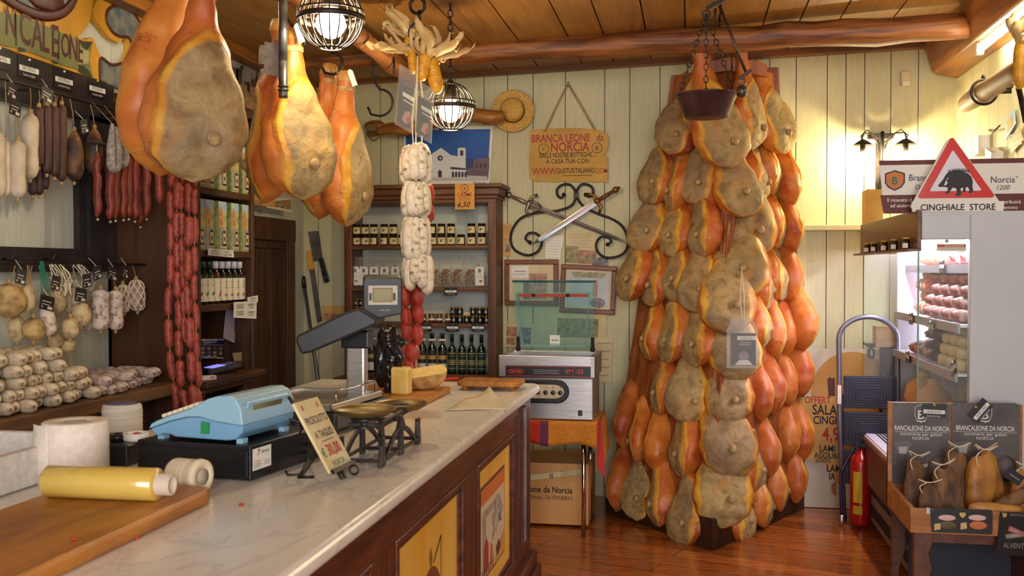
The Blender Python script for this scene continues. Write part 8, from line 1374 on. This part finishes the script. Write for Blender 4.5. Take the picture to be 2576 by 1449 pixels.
cheek(V((1.10, 4.26, cb+.075)), .07, .05, .21, M_gl2, 'flat golden cheek lying across the crate front', (0, 1.62, 0), 7, False); cheek(V((1.20, 4.34, cb+.05)), .06, .05, .24, M_gu, 'long thin peppered piece slanting at the outer crate side', (-.2, 1.1, 0), 8, False); cheek(V((1.335, 4.42, cb)), .10, .06, .23, M_gl2, 'golden cheek cut off at the picture edge', (-.05, .1, 0), 9)
p = W(2550, 1200, y=4.36); mb = MB(back(p) @ MX.Rotation(-.6, 4, 'Z')); mb.prism([(-.035, -.02), (.035, -.02), (.035, .025), (-.035, .025)], 0, .002, 0); mb.rect(-.02, 0, .025, .004, .0025, 1); o = ob('cheek_tag', mb, [BLACK, PR]); tag(o, 'dark tag hanging on the string of a golden cheek', 'tag')
# product cards on the crate front
f = back((0, BY0-.001, 0)); G = lambda a, b_: P2(f, a, b_); a, b_ = G(2339, 1338), G(2497, 1283); mb = MB(f); mb.prism([(a[0]+.006, a[1]), (b_[0]-.006, a[1]), (b_[0], a[1]+.006), (b_[0], b_[1]-.006), (b_[0]-.006, b_[1]), (a[0], b_[1])], 0, .002, 0)
def mp(cx_, cy_, m1, m2): q = G(cx_, cy_); mb.ball((q[0], q[1]+.012, .002), .034, 12, m1, (1, .36, .04)); mb.ball((q[0]+.004, q[1]-.018, .002), .034, 12, m2, (1, .5, .04))
mp(2382, 1310, 1, 2); mp(2458, 1310, 1, 3)
for q in ((2358, 1324), (2424, 1322)): x, y = G(*q); mb.poly([(x-.012, y-.016), (x+.012, y-.010), (x+.010, y+.014), (x-.012, y+.010)], .0035, 4)
x, y = G(2421, 1294); mb.poly([(x-.011, y+.008), (x+.011, y+.008), (x+.011, y-.004), (x, y-.014), (x-.011, y-.004)], .0035, 4); t = ob('product_card', mb, [BLACK, mat('pink_meat_print', (222, 180, 170)), mat('green_brown_print', (92, 74, 46)), mat('orange_meat_print', (196, 110, 60)), mat('gold_tag_print', (206, 180, 110))]); tag(t, 'wide black card with two meat pictures pinned on the crate front', 'price card'); mb = MB(f); mb.ball((a[0]+.008, b_[1]-.008, .003), .004, 8); mb.box((a[0]-.008, b_[1]-.012, .004), (.014, .024, .006)); ob('metal_clip', mb, STEEL, t)
f = face_to(W(2545, 1288, y=BY0-.012), -.10, 0); mb = MB(f); mb.prism([(-.052, -.17), (.09, -.18), (.09, .0), (-.042, .0)], 0, .002, 0); mb.poly([(-.034, -.004), (-.018, -.004), (-.018, -.016), (-.026, -.024), (-.034, -.016)], .0026, 3); mb.text('BRANCALEONE', .034, -.015, .014, 1, z=.0026, sx=.8); mb.tube([(-.01, -.065, .003), (.05, -.09, .003)], [.012, .012], 8, 2); mb.tube([(-.02, -.10, .003), (.05, -.085, .003)], [.010, .012], 8, 1); mb.text('ALVENTO', .02, -.145, .030, 1, z=.0026, sx=.7); t = ob('hanging_flyer', mb, [BLACK, PR, mat('salami_print', (176, 120, 116)), M_goldp]); tag(t, 'black salami flyer hanging from the crate edge, partly out of the picture', 'flyer'); mb = MB(f); mb.ball((-.036, .0, .005), .005, 8); ob('pin', mb, GREENP, t)
# ---------------------------------------------------------------- between tower and fridge
yb_ = 6.56; f = frame((0, yb_, 0), (1, 0, 0), (0, .03, 1)); f.translation = V((0, yb_-.02, 0)); G = lambda a, b_: P2(f, a, b_); t = thing('arch_panel', 'low white board painted with an ochre arch, leaning on the back wall by the ladder', 'painted panel', W(2130, 1275, y=yb_)); mb = MB(f); x0, x1, zt_ = G(2024, 1000)[0], G(2240, 1000)[0], G(2100, 877)[1]; mb.prism([(x0, .004), (x1, .004), (x1, zt_), (x0, zt_)], -.015, 0); ob('board', mb, mat('white_board_paint', (206, 190, 164), (218, 204, 180), .6, 0, 4), t)
mb = MB(f); cx_ = G(2145, 1000)[0]; R_ = .25; zc = G(2145, 885)[1]-R_; mb.poly([(cx_-R_, .30), (cx_+R_, .30)]+[(cx_+R_*math.cos(a), zc+R_*math.sin(a)) for a in [PI*i/20 for i in range(21)]], .001, 0); mb.poly([G(2081, 953), G(2088, 948), G(2094, 953), G(2100, 948), G(2100, 1030), G(2086, 1030)], .002, 1); mb.poly([G(2090, 1220), G(2104, 1210), G(2104, 1248), G(2092, 1240)], .002, 2); ob('arch_painting', mb, [mat('ochre_arch', (186, 130, 56), (204, 150, 74), .6, 0, 5), M_mar, mat('rust_dabs', (150, 86, 50), (180, 120, 70), .6, 0, 20)], t)
f2_ = frame((0, yb_-.04, 0), (1, 0, 0), (0, .03, 1)); G = lambda a, b_: P2(f2_, a, b_); mb = MB(f2_); mb.prism([G(2018, 1000), G(2118, 996), G(2118, 1222), G(2098, 1208), G(2076, 1164), G(2048, 1162), G(2022, 1158)], -.004, 0, 0); t = ob('offer_sign', mb, mat('offer_card', (198, 146, 74), (212, 164, 92), .6, 0, 6)); tag(t, 'torn tan offer sign with red and black brush lettering behind the ladder', 'sign'); mb = MB(f2_)
for s, x, y, sz_, mi, al in (('OFFERT', 2024, 1014, .062, 1, 'L'), ('SALA', 2044, 1042, .088, 0, 'L'), ('CINGH', 2046, 1066, .072, 0, 'L'), ('4,9', 2068, 1108, .12, 1, 'L'), ('LAMI', 2062, 1136, .06, 0, 'L'), ('AGGIUBAS', 2048, 1152, .05, 0, 'L'), ('(GUIDO)', 2052, 1162, .032, 0, 'L'), ('LAM', 2080, 1186, .062, 0, 'L'), ('IA', 2086, 1206, .055, 0, 'L')): q = G(x, y); mb.text(s, q[0], q[1], sz_, mi, al, z=.0015, bold=.015, sx=.74)
ob('lettering', mb, [INK, RED], t)
# folded step ladder
yl = 6.24; t = thing('step_ladder', 'folded grey step ladder with black ribbed treads beside the fridge', 'ladder', W(2150, 1285, y=yl)); w0, w1, wt = W(2112, 1100, y=yl), W(2250, 1100, y=yl), W(2180, 797, y=yl); xl, xr = W(2110, 1100, y=yl).x, W(2258, 1100, y=yl).x; zt_ = wt.z; pts = [(W(2123, 1285, y=yl).x, yl, .03), (xl+.005, yl, .6)]; RR = (xr-xl)/2; pts += [((xl+xr)/2-RR*math.cos(a), yl+.02, zt_-RR*.8+RR*.8*math.sin(a)) for a in [PI*i/14 for i in range(15)]]+[(xr, yl, .6), (xr-.005, yl, .03)]
mb = MB(); mb.tube(pts, .0155, 10); ob('rail_frame', mb, mat('grey_tube', (112, 112, 122), (124, 124, 134), .35, .5, 10), t)
mb = MB(); mb.tube([(xl+.03, yl+.06, .02), (xl+.02, yl+.05, .75)], .0125, 10); mb.tube([(xr-.03, yl+.06, .02), (xr-.02, yl+.05, .75)], .0125, 10); ob('rear_legs', mb, IRON, t)
for py0, py1 in ((945, 1026), (1035, 1120), (1130, 1215)):
    za, zb4 = W(2140, py0, y=yl).z, W(2140, py1, y=yl).z; mb = MB(back((0, yl-.02, 0))); x0, x1 = xl+.025, xr-.02; mb.prism([(x0, zb4), (x1, zb4), (x1, za), (x0, za)], -.02, 0)
    for k in range(5): e = .012+.018*k; mb.tube([(x0+e, zb4+e*.8, .001), (x1-e, zb4+e*.8, .001), (x1-e, za-e*.8, .001), (x0+e, za-e*.8, .001)], .003, 4, 0, True)
    ob('tread', mb, mat('tread_rubber', (36, 32, 46), rough=.5), t, bev=.004)
mb = MB(); q = W(2112, 1000, y=yl-.02); mb.prism([(q.x-.012, q.y), (q.x+.010, q.y), (q.x+.010, q.y+.001), (q.x-.012, q.y+.001)], W(2112, 1015, y=yl).z, W(2112, 968, y=yl).z); ob('sticker', mb, WHITE, t)
for x in (pts[0][0], pts[-1][0]): mb = MB(); mb.tube([(x, yl, 0), (x, yl, .03)], .018, 10); ob('foot', mb, PLASTICB, t)
# fire extinguisher
c = W(2170, 1305, y=6.12); c.z = 0; c.x -= .012; t = thing('fire_extinguisher', 'red fire extinguisher with yellow labels, half hidden by the fridge', 'fire extinguisher', c); mb = MB(); zt_ = W(2160, 1140, y=6.12).z; mb.lathe([(.056, .01), (.06, .03), (.06, zt_-.06), (.05, zt_-.015), (.022, zt_), (.02, zt_+.03)], c, 28); ob('cylinder', mb, mat('extinguisher_red', (176, 24, 18), rough=.25, coat=.4), t); mb = MB(); N = 10; vs = []
for z0, z1 in ((.08, .13), (zt_-.28, zt_-.1)):
    vs = []
    for i in range(N+1): a = -PI/2-.9+.9*i/N; vs += [c+V((.0608*math.cos(a), .0608*math.sin(a), z0)), c+V((.0608*math.cos(a), .0608*math.sin(a), z1))]
    mb.add(vs, [(2*i, 2*i+2, 2*i+3, 2*i+1) for i in range(N)], 0, True)
ob('yellow_label', mb, mat('yellow_sticker', (206, 176, 40)), t); mb = MB(); mb.tube(cat([(c.x, c.y, zt_+.03), (c.x-.03, c.y-.02, zt_+.05), (c.x-.10, c.y-.03, zt_-.08), (c.x-.115, c.y-.03, .3), (c.x-.11, c.y-.03, .06)], 6), .010, 8); ob('hose', mb, mat('hose_black', (30, 24, 44), rough=.3), t); mb = MB(); mb.tube([(c.x-.11, c.y-.03, .07), (c.x-.11, c.y-.03, .03), (c.x-.108, c.y-.03, .0)], [.014, .014, .008], 10); ob('nozzle', mb, STEEL, t); mb = MB(); mb.box((c.x+.01, c.y-.02, zt_+.05), (.09, .025, .02)); ob('handle', mb, PLASTICB, t)
# iron lantern-like stand with a wooden block beyond the glass
x_, y_ = W(2216, 1000, y=6.42).x, 6.42; t = thing('iron_stand', 'tall black iron stand with dark bell and wooden block behind the fridge glass', 'stand', (x_, y_, 0)); mb = MB(); zt_ = W(2216, 870, y=y_).z; mb.tube([(x_, y_, 0), (x_, y_, zt_)], .010, 8); p, q = W(2180, 868, y=y_), W(2262, 872, y=y_); mb.tube([p, q], .012, 8); mb.tube([p, p+V((-.02, 0, .014))], .007, 6); mb.ring(W(2192, 888, y=y_), .03, .007, (1, .4, 0)); mb.lathe([(.10, 0), (.12, .01), (.10, .03), (.02, .03)], (x_, y_, 0), 20); ob('iron_frame', mb, IRON, t); c = W(2246, 905, y=y_); mb = MB(); mb.lathe([(.02, -.17), (.045, -.10), (.075, -.02), (.08, .05), (.07, .07)], c, 22); ob('dark_bell', mb, mat('dark_bell', (62, 40, 34), rough=.4), t); c = W(2232, 846, y=y_); mb = MB(); mb.box(c, (.15, .12, .125)); ob('wooden_block', mb, wood('block_wood', (176, 118, 70), (206, 152, 100), 0, 9, .6, .2), t)
# right wall: yoke, corn, pinned things
xw = XR-.13; P = [(2430, 262), (2462, 240), (2510, 210), (2560, 180), (2620, 150)]; mb = MB(); pp = [W(a, b_, x=xw) for a, b_ in P]; mb.tube(pp, [.045, .055, .05, .052, .05], 14); mb.tube([pp[0]+V((.012, .02, -.012)), pp[0]], [.02, .045], 14); t = ob('wooden_pole', mb, wood('weathered_pole', (120, 90, 56), (176, 140, 94), 1, 8, .6, .4)); tag(t, 'weathered wooden pole on the wall above the fridge', 'pole'); mb = MB(); q = pp[1].lerp(pp[2], .3); mb.ring(q, .064, .007, (pp[2]-pp[1]), 24); mb.ring(q+V((-.0, .02, .07)), .02, .006, (1, 0, 0), 14); mb.tube([q+V((.05, 0, 0)), V((XR, q.y, q.z))], .012); ob('iron_ring', mb, IRON, t)
mb = MB(); q = W(2538, 215, x=XR-.12); mb.tube(cat([q, q+V((-.02, -.12, .02)), q+V((-.03, -.25, -.06)), q+V((-.02, -.32, -.22))], 6), .013, 8); mb.ball(q, .022, 10); o = ob('iron_bracket', mb, IRON); tag(o, 'curved black iron bracket under the weathered pole', 'bracket')
q0 = W(2568, 85, x=XR-.2); cob('corn_cob', q0+V((0, 0, -.03)), q0+V((.0, .01, -.24)), .028, 'dried corn cob hanging on the weathered pole, cut off at the edge', 12, (.2, 0, 1))
for pts, m, lab, pics in (([(2530, 300), (2552, 276), (2556, 312), (2532, 352)], M_box[1], 'small bright picture card pinned on the wall above the fridge', [(.3, .1, .8, .8, 3)]), ([(2542, 352), (2566, 320), (2576, 352), (2546, 388)], KRAFT, 'tan hand-written card pinned below the picture card', [])):
    f = rgt((XR-.01, 0, 0)); Q = [P2(f, *p) for p in pts]; mb = MB(f); mb.prism(Q, 0, .004, 0); cx_ = sum(p[0] for p in Q)/4; cy_ = sum(p[1] for p in Q)/4
    if pics: mb.poly([(cx_+(p[0]-cx_)*.6, cy_+(p[1]-cy_)*.6) for p in Q], .005, 1)
    else:
        for k in range(3): mb.rect(cx_-.1, cy_-.03+k*.03, cx_+.1, cy_-.022+k*.03, .005, 1)
    o = ob('wall_card', mb, [m, KRAFT if pics else PR]); tag(o, lab, 'card')
f = rgt((XR-.004, 0, 0)); mb = MB(f); q = P2(f, 2487, 327); q2 = P2(f, 2512, 333); q3 = P2(f, 2526, 315); mb.tube([(*q, .0), (*q2, .03), (*q3, .02)], .004, 6); o = ob('wire_hook', mb, IRON); tag(o, 'thin bent wire hook on the wall above the fridge', 'hook')
for pts, lab in (([(2449, 350), (2461, 340), (2461, 385), (2449, 394)], 'small white card holder standing behind the triangular sign'), ([(2478, 372), (2494, 384), (2492, 402), (2478, 400)], 'small folded white card behind the banner top')):
    f = rgt((XR-.06, 0, 0)); Q = [P2(f, *p) for p in pts]; mb = MB(f); mb.prism(Q, -.06, 0, 0); o = ob('card_holder', mb, [WHITE]); tag(o, lab, 'card')
# ---------------------------------------------------------------- hanging pan scale in front of the tower
dh = 4.75; cu = W(1778, 272, d=dh); t = thing('pan_scale', 'old hanging steelyard with a dark iron pan on chains before the ham tower', 'scale', W(1790, 20, d=dh)); k = dh/FPX; hp = W(1812, 10, d=dh)
mb = MB(); R_ = 78*k; c = W(1777, 240, d=dh); mb.lathe([(0, -.105), (R_*.66, -.105), (R_*.70, -.10), (R_*.98, 0), (R_*1.03, .004), (R_*1.0, .0), (R_*.96, -.006), (R_*.68, -.096), (0, -.098)], c, 44); pan_ = ob('pan', mb, mat('purple_iron', (70, 46, 48), (92, 64, 64), .4, .5, 14), t)
hub = W(1777, 36, d=dh)
for a in (210, 330, 90): e = c+V((R_*.98*math.cos(math.radians(a)), R_*.98*math.sin(math.radians(a)), 0)); mb = MB(); mb.chain(e, hub, .035, .0026); ob('chain', mb, IRON, t)
mb = MB(); mb.ring(hub, .018, .004, (0, 1, 0)); mb.beam(W(1779, 20, d=dh), W(1820, 0, d=dh), .03, .02); mb.tube([W(1800, 22, d=dh), W(1797, 45, d=dh), W(1806, 62, d=dh), W(1815, 52, d=dh)], .005, 8); zc_ = ceil_z(hp.x); mb.tube([hp, (hp.x, hp.y, zc_-.002)], .010, 8); ob('beam_head', mb, IRON, t)
mb = MB(); mb.tube([W(1810, 14, d=dh), W(1880, 190, d=dh-.02)], .0075, 8); mb.beam(W(1862, 196, d=dh-.03), W(1890, 176, d=dh-.03), .004, .018); ob('weighing_arm', mb, mat('worn_iron', (84, 68, 52), rough=.4, metal=.7), t)
mb = MB(); q = W(1866, 230, d=dh-.03); mb.ball(q, .027, 16, 0, (1, 1, 1.1)); mb.ring(q+V((0, 0, .045)), .016, .005, (0, 1, 0)); ob('counterweight', mb, mat('lead_weight', (78, 68, 56), (100, 88, 72), .4, .6, 12), t)
# clear tag bag hanging on the ridge hams
db = 5.12; P = [W(1838, 800, d=db), W(1900, 798, d=db), W(1906, 926, d=db), W(1828, 926, d=db)]; f = frame(P[3], P[2]-P[3], P[0]-P[3]); w, h = (P[2]-P[3]).length, (P[0]-P[3]).z; t = thing('card_bag', 'clear bag with a black product card hanging on the ridge of the ham tower', 'bag', P[3]); mb = MB(f); mb.prism([(0, 0), (w, 0), (w, h*.75), (w*.82, h), (w*.18, h), (0, h*.75)], .003, .006); mb.prism([(0, 0), (w, 0), (w, h*.75), (w*.82, h), (w*.18, h), (0, h*.75)], -.006, -.003); ob('pouch', mb, M_bag, t)
mb = MB(f); mb.prism([(w*.12, h*.05), (w*.94, h*.05), (w*.94, h*.70), (w*.12, h*.70)], -.002, .001, 0); mb.rect(w*.34, h*.56, w*.94, h*.64, .0016, 1); mb.text('\u20ac12,90 al KG', w*.64, h*.575, .014, 3, z=.002, sx=.8); mb.text('Il prosciutto', w*.6, h*.50, .013, 1, z=.0016, sx=.85); mb.text('di Norcia IGP', w*.6, h*.455, .013, 1, z=.0016, sx=.85); mb.ball((w*.55, h*.24, .001), .026, 12, 2, (1, 1, .05)); mb.poly([(w*.25, h*.06), (w*.85, h*.06), (w*.7, h*.16), (w*.4, h*.16)], .0018, 1); ob('product_card', mb, [BLACK, WHITE, mat('grey_portrait', (130, 110, 104), (176, 150, 140), .5, 0, 20), INK], t)
mb = MB(); mb.tube([W(1868, 812, d=db+.003), W(1862, 750, d=db+.10), W(1866, 672, d=db+.42)], .002, 5); mb.tube([W(1872, 812, d=db+.003), W(1872, 750, d=db+.10), W(1866, 672, d=db+.42)], .002, 5); ob('string', mb, STRING, t)
